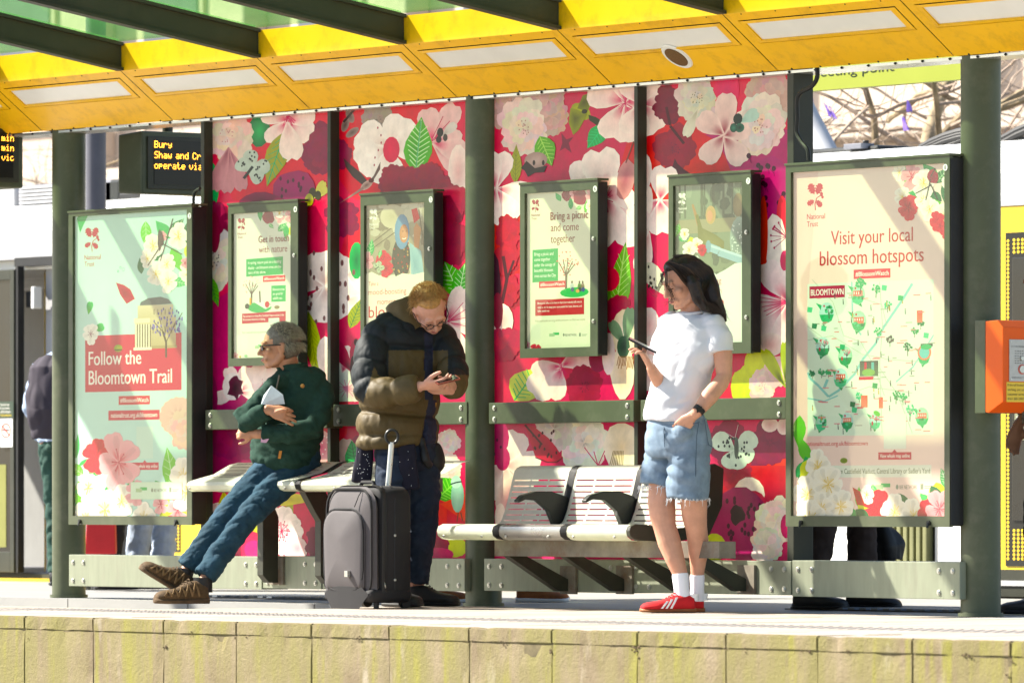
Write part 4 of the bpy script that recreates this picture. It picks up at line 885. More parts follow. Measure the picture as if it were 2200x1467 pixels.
def art8(p):
    pk=H('ecc3b4')
    p.fan([(1690,350),(1760,350),(1730,700),(1780,900),(1700,1115),(1690,1115)],H('f3cfc4'),(1712,700),H('f4d4c8'))
    sprig(p,1985,410,66,[(-.6,-.5,'g',.3),(.2,-.6,'g',.5),(.6,-.5,'g',.45),(.75,.1,'g',.5),(.3,.2,'g',.5),(.5,.7,'g',.55),(-.3,.1,'g',.35),(-.8,-.6,'w',.3),(-.4,-.45,'p',.5),(0,-.25,'w',.5),(.9,-.3,'w',.45),(-.7,.2,'w',.35),(.3,-.45,'m',.25),(-.5,.55,'r',.45),(0,.3,'w',.4),(.2,.6,'w',.42),(.7,.85,'w',.5),(.45,1.0,'r',.35),(.75,1.3,'r',.3),(.55,1.15,'r',.25)],3)
    for a in ((2000,385,1990,430),(2000,400,1968,415),(2000,395,2015,430),(2000,380,2010,362)): p.line([a[:2],a[2:]],2.4,H('3c3430'))
    emblem(p,1751,422,58,H('c4384c'))
    c=H('c23a3c'); p.text('Visit your local',1785,1961,522,30,c,bold=.05); p.text('blossom hotspots',1761,1984,566,31,c,bold=.05); tag_box(p,'#BlossomWatch',1834,578,1913,598,H('d8384c'))
    # illustrated map
    p.rect(1735,605,2006,935,H('e2efd8'),H('deedd6'),ax=1870); rt=H('8cc9c0')
    def river(pts,w): p.line(pts,w,rt)
    river([(1960,610),(1935,650),(1900,700),(1880,740),(1855,770),(1835,805),(1800,840),(1780,852),(1760,830),(1740,812),(1736,800)],5); river([(2006,720),(1980,760),(1960,790),(1925,820)],2.5); river([(1770,835),(1778,815)],6); river([(1735,855),(1770,862),(1800,850)],3); river([(1830,605),(1832,690),(1850,720)],3)
    gl=H('b6b9a4')
    for pts in ([(1745,600),(1790,650),(1812,720),(1850,735),(1880,790),(1900,850)],[(1735,730),(1790,722),(1850,760),(1900,770),(2000,780)],[(1890,605),(1896,700),(1890,780),(1895,930)],[(1850,640),(1895,655),(1905,700)],[(1960,930),(1930,850),(1890,790)],[(1735,700),(1780,735)],[(1840,840),(1870,830),(1960,845)]): p.line(pts,1.2,gl)
    p.rect(1739,614,1815,640,H('b52c4c'),ax=1777); p.text('BLOOMTOWN',1742,1812,634,13,WH,bold=.06)
    gs=(H('1f9a58'),H('2fae6a'),H('56c48c'),H('127a48'),H('8fd4b0'))
    def bal(x,y,r,kind,seed):
        rd=random.Random(seed)
        p.fan([(x-r*.5,y+r*.9),(x+r*.4,y+r*.9),(x+rd.uniform(-.6,.6)*r,y+r*1.6)],gs[0]); p.oval(x,y,r*.9,r*1.25,H('b4dcd0') if seed%2 else H('a6d9ae'),H('bfe4d8')); p.fan([(x-r*.85,y+r*.2),(x+r*.85,y+r*.2),(x+r*.6,y+r*.95),(x,y+r*1.25),(x-r*.6,y+r*.95)],gs[seed%3])
        p.fan([(x-r*1.3,y-r*1.2),(x-r*.6,y-r*.9),(x-r*.7,y-r*.3)],gs[1]); p.oval(x-r*.3,y-r*.8,2.2,2.6,H('c83248'),n=6)
        if kind=='t':
            for k in range(12): a=rd.random()*6.28; p.oval(x+r*.3+r*.35*math.cos(a),y-r*.3+r*.4*math.sin(a),r*.18,r*.2,gs[k%4],n=7)
            p.line([(x+r*.3,y-r*.1),(x+r*.3,y+r*.7)],1.6,H('4a3a34'))
        elif kind=='b':
            p.rect(x-r*.6,y-r*.5,x+r*.6,y+r*.3,H('dc6a58'),H('e08a72')); 
            for k in range(4): p.rect(x-r*.5+k*r*.28,y-r*.35,x-r*.4+k*r*.28,y-r*.05,WH)
            for k in range(8): p.oval(x+rd.uniform(-.6,.6)*r,y+r*.3+rd.uniform(-.1,.2)*r,r*.16,r*.2,gs[k%4],n=7)
        else:
            for a in (-2.3,-1.8,-1.3,-.8): p.line([(x+r*.2,y+r*.6),(x+r*.2,y),(x+r*.2+r*.6*math.cos(a),y+r*.7*math.sin(a))],1.3,H('5a4a4c'))
            for k in range(10): p.oval(x+r*.2+rd.uniform(-.6,.6)*r,y-rd.uniform(.2,.9)*r,1.6,2,H('dc8a94'),n=5)
            p.oval(x-r*.4,y+r*.3,2,5,H('c83a50'),n=7)
    for a in ((1776,672,18,'t',1),(1843,633,17,'b',2),(1845,690,18,'b',4),(1768,745,17,'n',3),(1816,765,17,'n',6),(1806,812,17,'b',5),(1985,765,15,'t',7),(1764,908,14,'t',8),(1820,905,15,'b',9),(1880,905,14,'n',11),(1981,895,16,'b',10),(1922,770,0.1,'t',1)): 
        if a[2]>1: bal(*a)
    tree_icon(p,1849,632,34,gs[1],H('5a4a3c'),.32,24,3,2.4)
    for x,y,h,s_ in ((1882,640,30,1),(1907,672,24,2),(1950,765,28,3),(1925,868,28,4),(1940,870,24,5),(1912,745,24,6),(1745,815,20,7),(1765,812,22,8),(1780,812,18,9),(1955,905,36,10),(1978,708,20,11),(1965,725,22,12),(1886,730,26,13),(1846,865,22,14)): tree_icon(p,x,y,h,gs[s_%4] if s_!=6 else H('4a4a44'),H('5a4a3c'),.34,16,s_,2.0)
    for x,y,w_,h_ in ((1970,680,12,26),(1834,745,0,0),(1850,862,14,26),(1980,880,0,0),(1888,865,9,24)): 
        if w_: p.rect(x,y-h_*.5,x+w_,y+h_*.5,H('dc6a58'),H('e08a72'))
    p.rect(1847,775,1887,808,H('3a4440'),H('5c7a58')); p.rect(1857,778,1862,806,H('c83a50')); p.rect(1872,778,1878,800,H('62b0a8')); p.oval(1866,800,14,8,H('7fae5c')); p.rect(1845,809,1877,816,H('d03a50'))
    p.oval(1986,757,15,17,H('e08a72')); p.oval(1986,757,11,13,H('6fc0b8')); p.rect(1978,738,2004,744,H('3c4a44')); p.oval(1990,745,12,6,gs[1])
    rd=random.Random(8)
    for k in range(130):
        x,y=rd.uniform(1742,2000),rd.uniform(625,925)
        if k%3: p.rect(x,y,x+rd.uniform(8,16),y+2.2,rd.choice((H('e08a8c'),H('a7ad9a'),H('e49a9c'))))
        else: p.line([(x,y),(x+.5,y+9)],2,rd.choice((H('3c4440'),H('c8a020'),H('5a6a60')))); p.oval(x,y-2,1.3,1.6,H('6a4a3c'),n=5)
    for x,y in ((1750,700),(1900,618),(1810,745),(1935,640),(1880,828),(1832,868),(1990,720),(1740,665),(1770,705),(1836,880)): p.fan([(x-5,y-6),(x+6,y-4),(x+4,y+7),(x-6,y+5)],rd.choice(gs[:4]))
    p.oval(1884,888,8,5,H('63b84c'),rot=.6); p.line([(1868,896),(1900,904)],1.6,H('d86a78'))
    p.rect(1899,889,1947,964,H('e6e8d8'))
    p.text('nationaltrust.org.uk/bloomtown',1731,1864,957,9.5,H('cf3a40'),bold=.05); tag_box(p,'View whole map online',1887,971,1958,987,H('c8344c')); p.fan([(1916,972),(1922,965),(1928,972)],H('c8344c'))
    p.oval(1813,989,8,6,H('8a9a20'),H('6a7a18')); p.rect(1742,999,2001,1025,H('e9ead8'),ax=1870); p.text("Pick up a map from Castlefield Viaduct, Central Library or Sadler's Yard",1744,1998,1017,11,H('66704e'),bold=.04)
    logos(p,1880,2005,1050,11)
    B=[(-1.02,-.35,'g',.24),(-.95,-.1,'g',.22),(-.88,.2,'g',.22)]; rd=random.Random(15)
    for k in range(38): 
        x=rd.uniform(-1,1); B.append((x,rd.uniform(.55,1.0)-(max(0,-x-.4)*.8),'g' if rd.random()<.75 else 'y',rd.uniform(.12,.22)))
    B+=[(-.75,.15,'w',.26),(-.9,.55,'w',.3),(-.6,.4,'w',.3),(-.42,.72,'w',.26),(-.7,.75,'w',.25),(-.85,.9,'w',.3),(.1,.75,'r',.3),(.35,.8,'w',.28),(.62,.85,'w',.26),(.85,.85,'r',.26),(1.0,.75,'p',.3),(-.05,.55,'w',.15),(-.1,.85,'g',.2)]
    sprig(p,1870,980,150,B,13)
    p.fan([(1832,1046),(1848,1055),(1860,1086),(1842,1084)],H('c8403c'),(1845,1066),H('a02c30'))
    p.leaf(2040,1052,2022,1005,22,GR,WH)
case(3,'large pale green poster case with trail poster, leftmost, beside the left post','' or 147,412,450,1127,160,405,458,1108,.16,.10,art1,H('a3d2c0'),H('a9d8c4')) if False else case(3,'large pale green trail poster case, leftmost on the shelter',147,412,450,1127,160,405,458,1108,.16,.10,art1,H('b9dfd0'),H('bfe4d6'))
case(4,'narrow white poster case about touching nature, behind the seated man in sunglasses',490,640,437,785,501,628,456,768,.085,.065,art4,H('e4e4d2'),H('e8e9d6'))
case(5,'poster case with headscarf photo, behind the man in the puffer jacket',774,931,416,786,786,915,438,768,.085,.065,art5,H('e8e2cc'))
case(6,'cream poster case inviting to a picnic, between the thick middle post and the thin mullion',1117,1284,393,767,1131,1272,412,747,.085,.065,art6,H('ece8cc'),H('ebeccf'))
case(7,'poster case with photo of a waving woman, behind the long-haired person',1436,1613,376,761,1450,1598,395,737,.085,.065,art7,H('e6ecdf'))
case(8,'large pink poster case with illustrated city map, rightmost beside the right post',1688,2040,346,1131,1703,2033,361,1108,.17,.12,art8,H('f8ded0'),H('f6d8cc'))
# ================================================================ BENCHES
def bench_pt(px,py,Y): x,z=W(px,py,Y); return Vector((x,Y,z))
def left_bench():
    t=thing('bench','pale metal leaning bench with slots, under the seated man',"bench",(WX(600,-.3),-.3,0))
    YF,YB=-.46,-.16; zF=WZ(1036,600,YF); zB=WZ(992,700,YB)
    x0=WX(408,YF); xs=[x0,WX(640,YF),WX(652,YF),WX(905,YF)]
    # profile (y,z): rolled front, plate rising to the back
    prof=[(YF+.012,zF-.046),(YF-.012,zF-.036),(YF-.020,zF-.014),(YF-.012,zF+.004),(YF+.02,zF+.014),(YF+.15,zF+(zB-zF)*.42),(YB-.05,zB-.012),(YB,zB)]
    def plate(a,b,name='seat_panel',m=M['seat'],slots=True):
        bm=bmesh.new(); n=len(prof); L=b-a; xs_=[a]+([a+L*(.06+.88*k/3) for k in range(1,3)] if 0 else [])+[b]
        for off in (0,):
            vs=[[bm.verts.new((x,y,z)) for (y,z) in prof] for x in (a,b)]
            for i in range(n-1): f=bm.faces.new([vs[0][i],vs[1][i],vs[1][i+1],vs[0][i+1]]); f.smooth=True
        bmesh.ops.solidify(bm,geom=list(bm.faces),thickness=.004)
        o=bmo(name,bm,m,t)
        if slots:
            bm=bmesh.new()
            for r in range(6):
                f=(r+.5)/6.3; y=YF+.06+(YB-YF-.08)*f
                pp=prof[4:]; q0=max(i for i in range(len(pp)-1) if pp[i][0]<=y); z=pp[q0][1]+(pp[q0+1][1]-pp[q0][1])*(y-pp[q0][0])/(pp[q0+1][0]-pp[q0][0])+.002
                for k in range(3):
                    xa=a+L*(.05+.31*k+.02*(r%2)); xb=xa+L*.24; w_=.0028
                    sl_=(zB-zF)/(YB-YF); v=[bm.verts.new((x,y+q*w_,z+q*w_*sl_+.0015)) for x,q in ((xa,-1),(xb,-1),(xb,1),(xa,1))]; bm.faces.new(v)
            stuff(bmo('slot',bm,M['black'],o))
        return o
    plate(xs[0],xs[1]); plate(xs[2],xs[3])
    # black band between the two panels
    bm=bmesh.new(); vs=[[bm.verts.new((x,y-.003,z+.004)) for (y,z) in prof] for x in (xs[1],xs[2])]
    for i in range(len(prof)-1): bm.faces.new([vs[0][i],vs[1][i],vs[1][i+1],vs[0][i+1]])
    bmesh.ops.solidify(bm,geom=list(bm.faces),thickness=.008); bmo('divider_band',bm,M['black'],t)
    boxo('support_beam',x0+.12,xs[3]-.05,YF+.1,YF+.17,zF-.05,zF+.02,M['rust'],t,bev=.003)
    for px in (566,690,826):
        xa=WX(px,-.20); bm=bmesh.new()
        pts=[(xa,-.36,zF-.02),(xa,-.27,zF-.16),(xa,-.24,zF-.20),(xa,-.24,.14),(xa,-.20,.10),(xa,-.14,.10),(xa,-.14,zF-.18),(xa,-.22,zF-.02)]
        prism(bm,pts,(.055,0,0)); bmo('leg',bm,M['dark'],t,bev=.003)
        boxo('foot_plate',xa-.03,xa+.10,-.145,-.131,.09,.24,M['rust'],t)
    b=bolts('screw',[(x0+.03+k*.45,YF-.02,zF-.03) for k in range(4)],t,.006)
left_bench()
def right_bench():
    YF=-.66; zF=WZ(1141,1200,YF); t=thing('bench','pale metal bench with slotted backs and dark armrests, beside the thick middle post','bench',(WX(1200,-.4),-.4,0))
    sx=[(945,1065),(1077,1210),(1222,1352)]
    S=[(WX(a,YF),WX(b,YF)) for a,b in sx]
    YBt=-.17; zBt=WZ(1000,1180,YBt)
    roll=[(YF+.05,zF-.045),(YF+.012,zF-.040),(YF-.012,zF-.024),(YF-.018,zF),(YF-.010,zF+.022),(YF+.02,zF+.034)]
    seat=[(YF+.12,zF+.026),(YF+.25,zF+.012),(YF+.33,zF+.016)]
    back=[(YF+.375,zF+.045),(YF+.40,zF+.10),(YF+.43,zF+.20),(YF+.455,zBt-.03),(YF+.475,zBt-.008),(YF+.50,zBt)]
    def sheet(name,prof,a,b,m,th=.004,par=t,dy=0,dz=0):
        bm=bmesh.new(); vs=[[bm.verts.new((x,y+dy,z+dz)) for (y,z) in prof] for x in (a,b)]
        for i in range(len(prof)-1): f=bm.faces.new([vs[0][i],vs[1][i],vs[1][i+1],vs[0][i+1]]); f.smooth=True
        bmesh.ops.solidify(bm,geom=list(bm.faces),thickness=th); return bmo(name,bm,m,par)
    def slotted(a,b):
        # back built as strips with real gaps: rows of slots
        P=seat[1:]+back; L=b-a
        # arc-length parametrise
        pts=[Vector((0,y,z)) for y,z in P]; d=[0]
        for p,q in zip(pts,pts[1:]): d.append(d[-1]+(q-p).length)
        def at(s):
            for i in range(len(d)-1):
                if s<=d[i+1]: k=(s-d[i])/(d[i+1]-d[i]); return pts[i].lerp(pts[i+1],k)
            return pts[-1]
        T=d[-1]; rows=11; s0,s1=.05,T-.10; hs=.0035; cols=[.05,.33,.36,.64,.67,.95]
        ys=[0]
        for r in range(rows):
            s=s0+(s1-s0)*r/(rows-1); ys+= [s-hs,s+hs]
        ys+=[T-.05,T-.03,T-.01,T]; xs=[0]+cols+[1]; bm=bmesh.new()
        g=[[bm.verts.new((a+L*x+ (.0),*at(s)[1:])) for x in xs] for s in ys]
        for i in range(len(ys)-1):
            slotrow=(i%2==1 and i<2*rows)
            for j in range(len(xs)-1):
                if slotrow and j in (1,3,5): continue
                f=bm.faces.new([g[i][j],g[i][j+1],g[i+1][j+1],g[i+1][j]]); f.smooth=True
        bmesh.ops.solidify(bm,geom=list(bm.faces),thickness=.004); return bmo('backrest',bm,M['seat'],t)
    for i,(a,b) in enumerate(S):
        sheet('seat_panel',roll+seat[:2],a,b,M['alu'] if i==1 else M['seat'])
        slotted(a,b)
    def band(a,b):
        sheet('divider_band',roll+seat+back,a,b,M['black'],.012,dy=-.002,dz=.001)
    band(S[0][1]-.004,S[1][0]+.004); band(S[1][1]-.004,S[2][0]+.004)
    # solid end plate on the right
    xe=S[2][1]; bm=bmesh.new(); pr=[(y,z) for y,z in roll+seat+back]; off=[(y+.005,z-.05) if i>2 else (y,z) for i,(y,z) in enumerate(pr)]
    poly=[(xe,y-.004,z+.004) for y,z in pr]+[(xe,-.11,zBt-.02),(xe,-.12,zBt-.2),(xe,-.2,zF-.02),(xe,YF+.25,zF-.05)]
    prism(bm,poly,(.03,0,0)); bmo('end_plate',bm,M['dark'],t,bev=.004)
    # armrests at the back dividers
    for xa in (S[0][1],S[1][1]):
        bm=bmesh.new(); x=xa-.002
        y0=YF+.38
        top=[(y0+.03,zF+.17),(y0-.06,zF+.195),(y0-.16,zF+.195),(y0-.24,zF+.175),(y0-.27,zF+.150)]
        bot=[(y0-.265,zF+.138),(y0-.22,zF+.155),(y0-.15,zF+.150),(y0-.08,zF+.10),(y0-.045,zF+.03),(y0-.05,zF+.0),(y0+.03,zF+.0),(y0+.05,zF+.10)]
        prism(bm,[(x,y,z) for y,z in top+bot],(.036,0,0)); bmo('armrest',bm,M['blackmetal'],t,bev=.005)
    # box beam and struts
    xa,xb=WX(1062,YF+.14),WX(1545,YF+.14)
    boxo('support_beam',xa,xb,YF+.14,YF+.24,WZ(1196,1250,YF+.14),zF-.045,M['rust'],t,bev=.003)
    for px in (1098,1218,1350,1478):
        x=WX(px,YF+.2); zt=WZ(1194,px,YF+.2); zb=WZ(1266,px+70,-.14); bm=bmesh.new()
        prism(bm,[(x,YF+.15,zt),(x,YF+.26,zt),(x,-.135,zb+.05),(x,-.135,zb-.005),(x,-.20,zb-.005)],(.05,0,0)); bmo('strut',bm,M['dark'],t,bev=.003)
        boxo('foot_plate',x-.02,x+.11,-.146,-.131,zb-.02,zb+.12,M['rust'],t)
    bolts('screw',[(S[k][0]+(S[k][1]-S[k][0])*f,YF-.014,zF-.026) for k in range(3) for f in (.12,.8)],t,.006)
right_bench()
# ================================================================ DEPARTURE BOARDS (LED dot matrix)
F57={'B':'11110100011000111110100011000111110','u':'00000000001000110001100011001101101','r':'00000000001011011001100001000010000','y':'0000000000100011000101111000010111','S':'01111100001000001110000010000111110',
'h':'10000100001011011001100011000110001','a':'00000000000111000001011111000101111','w':'00000000001000110001101011010101010','n':'00000000001011011001100011000110001','d':'00001000010110110011100011000101111','C':'01110100011000010000100001000101110',
'o':'00000000000111010001100011000101110','p':'00000000001111010001111101000010000','e':'00000000000111010001111111000001110','t':'01000010001110001000010000100100110','v':'00000000001000110001100010101000100','i':'00100000000110000100001000010001110','m':'00000000001101010101101011010110101','c':'00000000000111010000100001000101110','s':'00000000000111110000011100000111110'}
M['led']=mat('amber led dots',(.4,.15,.01),.5,0,.02,3,emit=(1,.36,.03,1),es=2.2)
M['ledbg']=mat('dark led panel',(.012,.011,.009),.3,0,.3,3)
def board(label,X,y0,y1,z0,z1,lines,tz,ts,ty0,rev=False):
    t=thing('departure_board',label,'departure board',(X,y0,z0),'LED departure boards hanging from the canopy')
    th=.24
    # body with a tapered near end
    bm=bmesh.new(); P=[(X-th,y0,z1),(X,y0+.03,z1+.01),(X,y0+.03,z0-.01),(X-th,y0,z0)]
    bmesh.ops.create_cube(bm,size=1,matrix=Matrix.Translation((X-th/2,(y0+y1)/2,(z0+z1)/2))@Matrix.Diagonal((th,y1-y0,z1-z0,1)))
    for v in bm.verts:
        if v.co.y<(y0+y1)/2:
            if v.co.x<X-th/2: v.co.z+= .012 if v.co.z<(z0+z1)/2 else -.012
    bmo('housing',bm,M['paint'],t,bev=.012)
    boxo('screen_bezel',X+.001,X+.012,y0+.035,y1-.035,z0+.03,z1-.03,M['dark'],t,bev=.003)
    boxo('screen',X+.011,X+.015,y0+.075,y1-.075,z0+.055,z1-.05,M['ledbg'],t)
    bm=bmesh.new(); px=ts/7.0
    for li,(s,yy) in enumerate(lines):
        cx=ty0+yy; zt=tz-li*ts*1.50
        for ch in s:
            if ch==' ': cx+=px*4; continue
            g=F57[ch].ljust(35,'0')
            for r in range(7):
                for c in range(5):
                    if g[r*5+c]=='1':
                        a=cx+c*px*.9; b=zt-r*px; q=.40*px
                        vs=[bm.verts.new((X+.0165,a+dy,b+dz)) for dy,dz in ((-q,-q),(q,-q),(q,q),(-q,q))]; bm.faces.new(vs)
            cx+=px*.9*6
    stuff(bmo('led_text',bm,M['led'],t))
    for yy in (y0+.25,y1-.25): 
        bm=bmesh.new(); tube(bm,[(X-th/2,yy,z1-.01),(X-th/2,yy,3.0)],.03,10); bmo('hanger',bm,M['dark'],t)
    return t
Yb=.22; X2=WX(304,Yb); z1=WZ(281,304,Yb); z0=WZ(417,304,Yb)
d2=depth(304,Yb); k2=FPX/d2
# horizontal px per metre along +Y at this place
def ypos(px,X):   # y of the point in plane x=X seen at column px
    u=(px-CX)/FPX; dx,dy=-SN+u*CS,CS+u*SN; s=(X-CAM.x)/dx; return CAM.y+s*dy
def zpos(py,px,X):
    u=(px-CX)/FPX; s=(X-CAM.x)/(-SN+u*CS); return EYE+(HOR-py)/FPX*s
yT=ypos(329,X2)
board('green departure board reading Bury, hung left of the floral mural',X2,Yb,Yb+1.3,z0,z1,[('Bury',0),('Shaw and Crom',0),('operate via',0)],zpos(304,329,X2),(zpos(304,329,X2)-zpos(319,329,X2)),yT)
X1=X2-.9; y1b=ypos(50,X1); yt1=ypos(1,X1)
board('green departure board cut off by the left photo edge, showing min twice',X1,y1b-1.3,y1b,zpos(404,25,X1),zpos(266,25,X1),[('min',0),('min',0),('vic',0)],zpos(291,10,X1),(zpos(291,10,X1)-zpos(305,10,X1)),yt1)
# ================================================================ CALL BOX
def callbox():
    Y0=-.20; X0=posts[2]; xs=WX(2117,-.17); xr=xs+.10
    k=FPX/depth(2117,-.17); zt=WZ(690,2120,-.17); zb=WZ(885,2120,-.17)
    t=thing('call_box','orange emergency call box bracketed to the right post','call box',(xs,-.17,zb))
    # mounted on the +X side of post: interface faces +X
    y0=-.17; y1=y0+.20; px=xs
    boxo('bracket',px-.075,px-.001,y0-.0,y1+.01,zb-.005,zt+.005,M['paint'],t,bev=.003)
    boxo('bracket_arm',X0,px-.07,-.05,.05,zb+.05,zt-.05,M['paint'],t)
    d=.125; prof=[(px,zb),(px+.02,zb-.004),(px+d,zb+.045),(px+d,zt-.03),(px+d-.04,zt+.004),(px,zt)]
    bm=bmesh.new(); prism(bm,[(x,y0,z) for x,z in prof],(0,y1-y0,0)); bmo('box_body',bm,M['orange'],t,bev=.004)
    X=px+d; pz1=zt-.085; pz0=zb+.14
    boxo('speaker_plate',X+.0005,X+.004,y0+.035,y1-.035,pz0,pz1,M['steelpanel'],t)
    bm=bmesh.new()
    for i in range(7):
        for j in range(6): box(bm,X+.0035,X+.0048,y0+.068+i*.0105,y0+.072+i*.0105,pz1-.055-j*.011,pz1-.051-j*.011)
    stuff(bmo('grille_hole',bm,M['black'],t))
    for zz,r,mm in ((pz0+.105,.010,'bolt'),(pz0+.055,.017,'bolt')):
        bm=bmesh.new(); tube(bm,[(X+.004,(y0+y1)/2+.01,zz),(X+.010,(y0+y1)/2+.01,zz)],r,18); bmo('call_button',bm,M[mm],t)
    bm=bmesh.new(); tube(bm,[(X+.0042,(y0+y1)/2+.01,pz0+.055),(X+.0060,(y0+y1)/2+.01,pz0+.055)],.023,20); bmo('button_ring',bm,mat('red ring',(.55,.12,.08),.4),t)
    bm=bmesh.new(); 
    for yy in (y0+.045,y1-.045):
        for zz in (pz0+.01,pz1-.01): tube(bm,[(X+.004,yy,zz),(X+.006,yy,zz)],.004,8)
    stuff(bmo('screw',bm,M['bolt'],t))
    boxo('notice_sticker',X+.0005,X+.002,y0+.02,y1-.012,pz0-.095,pz0-.004,M['tramyellow'],t)
    def txt(s,ya,zz,h,wd,c,dx=.0026):
        vs,fs=textmesh(s); mx=min(v[0] for v in vs); Mx=max(v[0] for v in vs); sx=wd/(Mx-mx); sz=h/.7
        me=bpy.data.meshes.new('lettering'); me.from_pydata([(X+dx,ya+(v[0]-mx)*sx,zz+v[1]*sz) for v in vs],[],fs); me.materials.append(c); return stuff(link('lettering',me,t))
    for i,s in enumerate(('If the call button isn\'t','working, you can contact','customer services on','0161 205 2000')): txt(s,y0+.026,pz0-.022-i*.021,.011,(.125,.15,.135,.095)[i],M['black'])
    txt('EMERGENCY CALL',y0+.05,pz0+.014,.006,.10,M['black'],.0045); txt('CCTV RECORDING IN USE',y0+.045,pz1-.035,.006,.11,M['black'],.0045)
callbox()
# ================================================================ HANGING SIGN
M['signgreen']=mat('lime sign face',(.30,.34,.035),.5,0,.05,2)
Ys=2.3; xs0,xs1=WX(1700,Ys),WX(2130,Ys); zt,zb=WZ(112,1900,Ys),WZ(184,1900,Ys)
t=thing('hanging_sign','lime green meeting point sign hanging behind the shelter','sign',(xs0,Ys,zb)); boxo('sign_board',xs0,xs1,Ys,Ys+.06,zb,zt,M['signgreen'],t)
pr=Print(Ys-.001,eps=.0005); pr.text('Meeting point',1738,1921,160,20,H('25301c')); pr.build('lettering',M['print'],t)
for x in (xs0+.2,xs1-.2):
    bm=bmesh.new(); tube(bm,[(x,Ys+.03,zt-.01),(x,Ys+.03,-.01)] if x>xs1-.3 else [(x,Ys+.03,zt-.01),(x,Ys+.03,zt+1)],.03,10); bmo('hanger',bm,M['dark'],t)
# sloping grey pole behind the right mullion and dark column left
t=thing('lamp_column','dark grey column standing behind the left post','column',(WX(206,2.0),2.0,0)); bm=bmesh.new(); tube(bm,[(WX(206,2.0),2.0,-.02),(WX(206,2.0),2.0,4.4)],.062,24); bmo('shaft',bm,mat('dark blue grey paint',(.09,.09,.11),.5),t)
bm=bmesh.new(); tube(bm,[(WX(206,2.0),2.0,-.006),(WX(206,2.0),2.0,.03)],.10,20); bmo('base_collar',bm,M['dark'],t)
# ================================================================ TRAM
YT=4.25
def tx(px): return WX(px,YT)
def tz(py,px=1100): return WZ(py,px,YT)
tr=thing('tram','white and yellow tram with dark windows standing behind the shelter','tram',(tx(1100),YT,0))
TX0,TX1=tx(-700),tx(2700); zRoof=2.52; zB=.03
z_w0=2.20   # bottom of white band
# white cantrail curved into the roof
bm=bmesh.new(); prof=[(YT,z_w0),(YT-.005,z_w0+.15),(YT+.02,2.40),(YT+.10,2.50),(YT+.35,2.56),(YT+1.3,2.62),(YT+2.3,2.56),(YT+2.6,2.45),(YT+2.65,2.2),(YT+2.65,zB),(YT+2.6,zB),(YT+2.6,2.1),(YT+.06,2.1),(YT+.06,z_w0)]
prism(bm,[(TX0,y,z) for y,z in prof],(TX1-TX0,0,0)); bmo('body_shell',bm,M['white'],tr)
boxo('floor_pan',TX0,TX1,YT+.02,YT+2.6,zB-.25,zB+.01,M['dark'],tr)
boxo('cantrail_groove',TX0,TX1,YT-.012,YT+.02,z_w0-.03,z_w0-.002,M['grey'],tr)
M['tramint']=mat('grey tram interior',(.25,.25,.24),.6,0,.1,3)
boxo('inner_wall',TX0,TX1,YT+2.45,YT+2.58,.0,2.1,M['tramint'],tr)
boxo('inner_floor',TX0,TX1,YT+.05,YT+2.5,zB,zB+.02,M['roofgrey'],tr)
def wall(p0,p1,z0,z1,m,name,y=YT,th=.05,bev=0): return boxo(name,tx(p0),tx(p1),y,y+th,z0,z1,m,tr,bev=bev)
# --- left part : sliding door leaf (dark glass), open doorway, more wall
def dotted(p0,p1,z0,z1,hx=.035,m=None,name='dot_panel',y=YT-.004):
    x0,x1=tx(p0),tx(p1); bm=bmesh.new(); nx=int((x1-x0)/hx); nz_=int((z1-z0)/(hx*.62))
    for i in range(nx):
        for j in range(nz_):
            x=x0+(i+.5+.0*(j%2))*hx; z=z0+(j+.5)*hx*.62; r=hx*.36
            vs=[bm.verts.new((x+r*math.cos(a),y,z+r*.78*math.sin(a))) for a in (0,1.05,2.1,3.14,4.19,5.24)]; bm.faces.new(list(reversed(vs)))
    return stuff(bmo(name,bm,m or M['tramyellow'],tr))
wall(-700,-140,zB,z_w0-.03,M['tramyellow'],'side_panel')
wall(-690,-150,1.0,2.05,M['tramdark'],'window',YT-.006,.01)
# door leaves
def leaf(p0,p1,name='door'):
    x0,x1=tx(p0),tx(p1); 
    bm=bmesh.new(); fw=.05
    for a in ((x0,x0+fw,zB+.02,2.10),(x1-fw,x1,zB+.02,2.10),(x0+fw,x1-fw,zB+.02,zB+.16),(x0+fw,x1-fw,2.03,2.10)): box(bm,a[0],a[1],YT-.09,YT-.045,a[2],a[3])
    o=bmo(name,bm,M['dark'],tr,bev=.004); boxo('door_glass',x0+fw,x1-fw,YT-.075,YT-.06,zB+.16,2.03,M['tramdark'],o); 
    boxo('yellow_reflector',x0+fw+.02,x1-fw-.07,YT-.078,YT-.0755,.22,.78,mat('olive door film',(.20,.20,.05),.3),o)
    return o
leaf(-140,-45); dl=leaf(-42,54)
boxo('door_edge',tx(55),tx(60),YT-.08,YT-.03,zB+.02,2.12,M['black'],tr)
wall(36,118,2.12,z_w0-.02,M['black'],'door_header',YT-.02,.06)
wall(66,84,zB+.02,2.1,M['grey'],'door_pillar',YT+.12,.05)
boxo('door_bracket',tx(60),tx(72),YT-.02,YT+.06,1.84,1.95,M['black'],tr,bev=.01)
boxo('door_handle',tx(74),tx(80),YT-.03,YT+.04,1.83,1.98,M['diffuser'],tr,bev=.01)
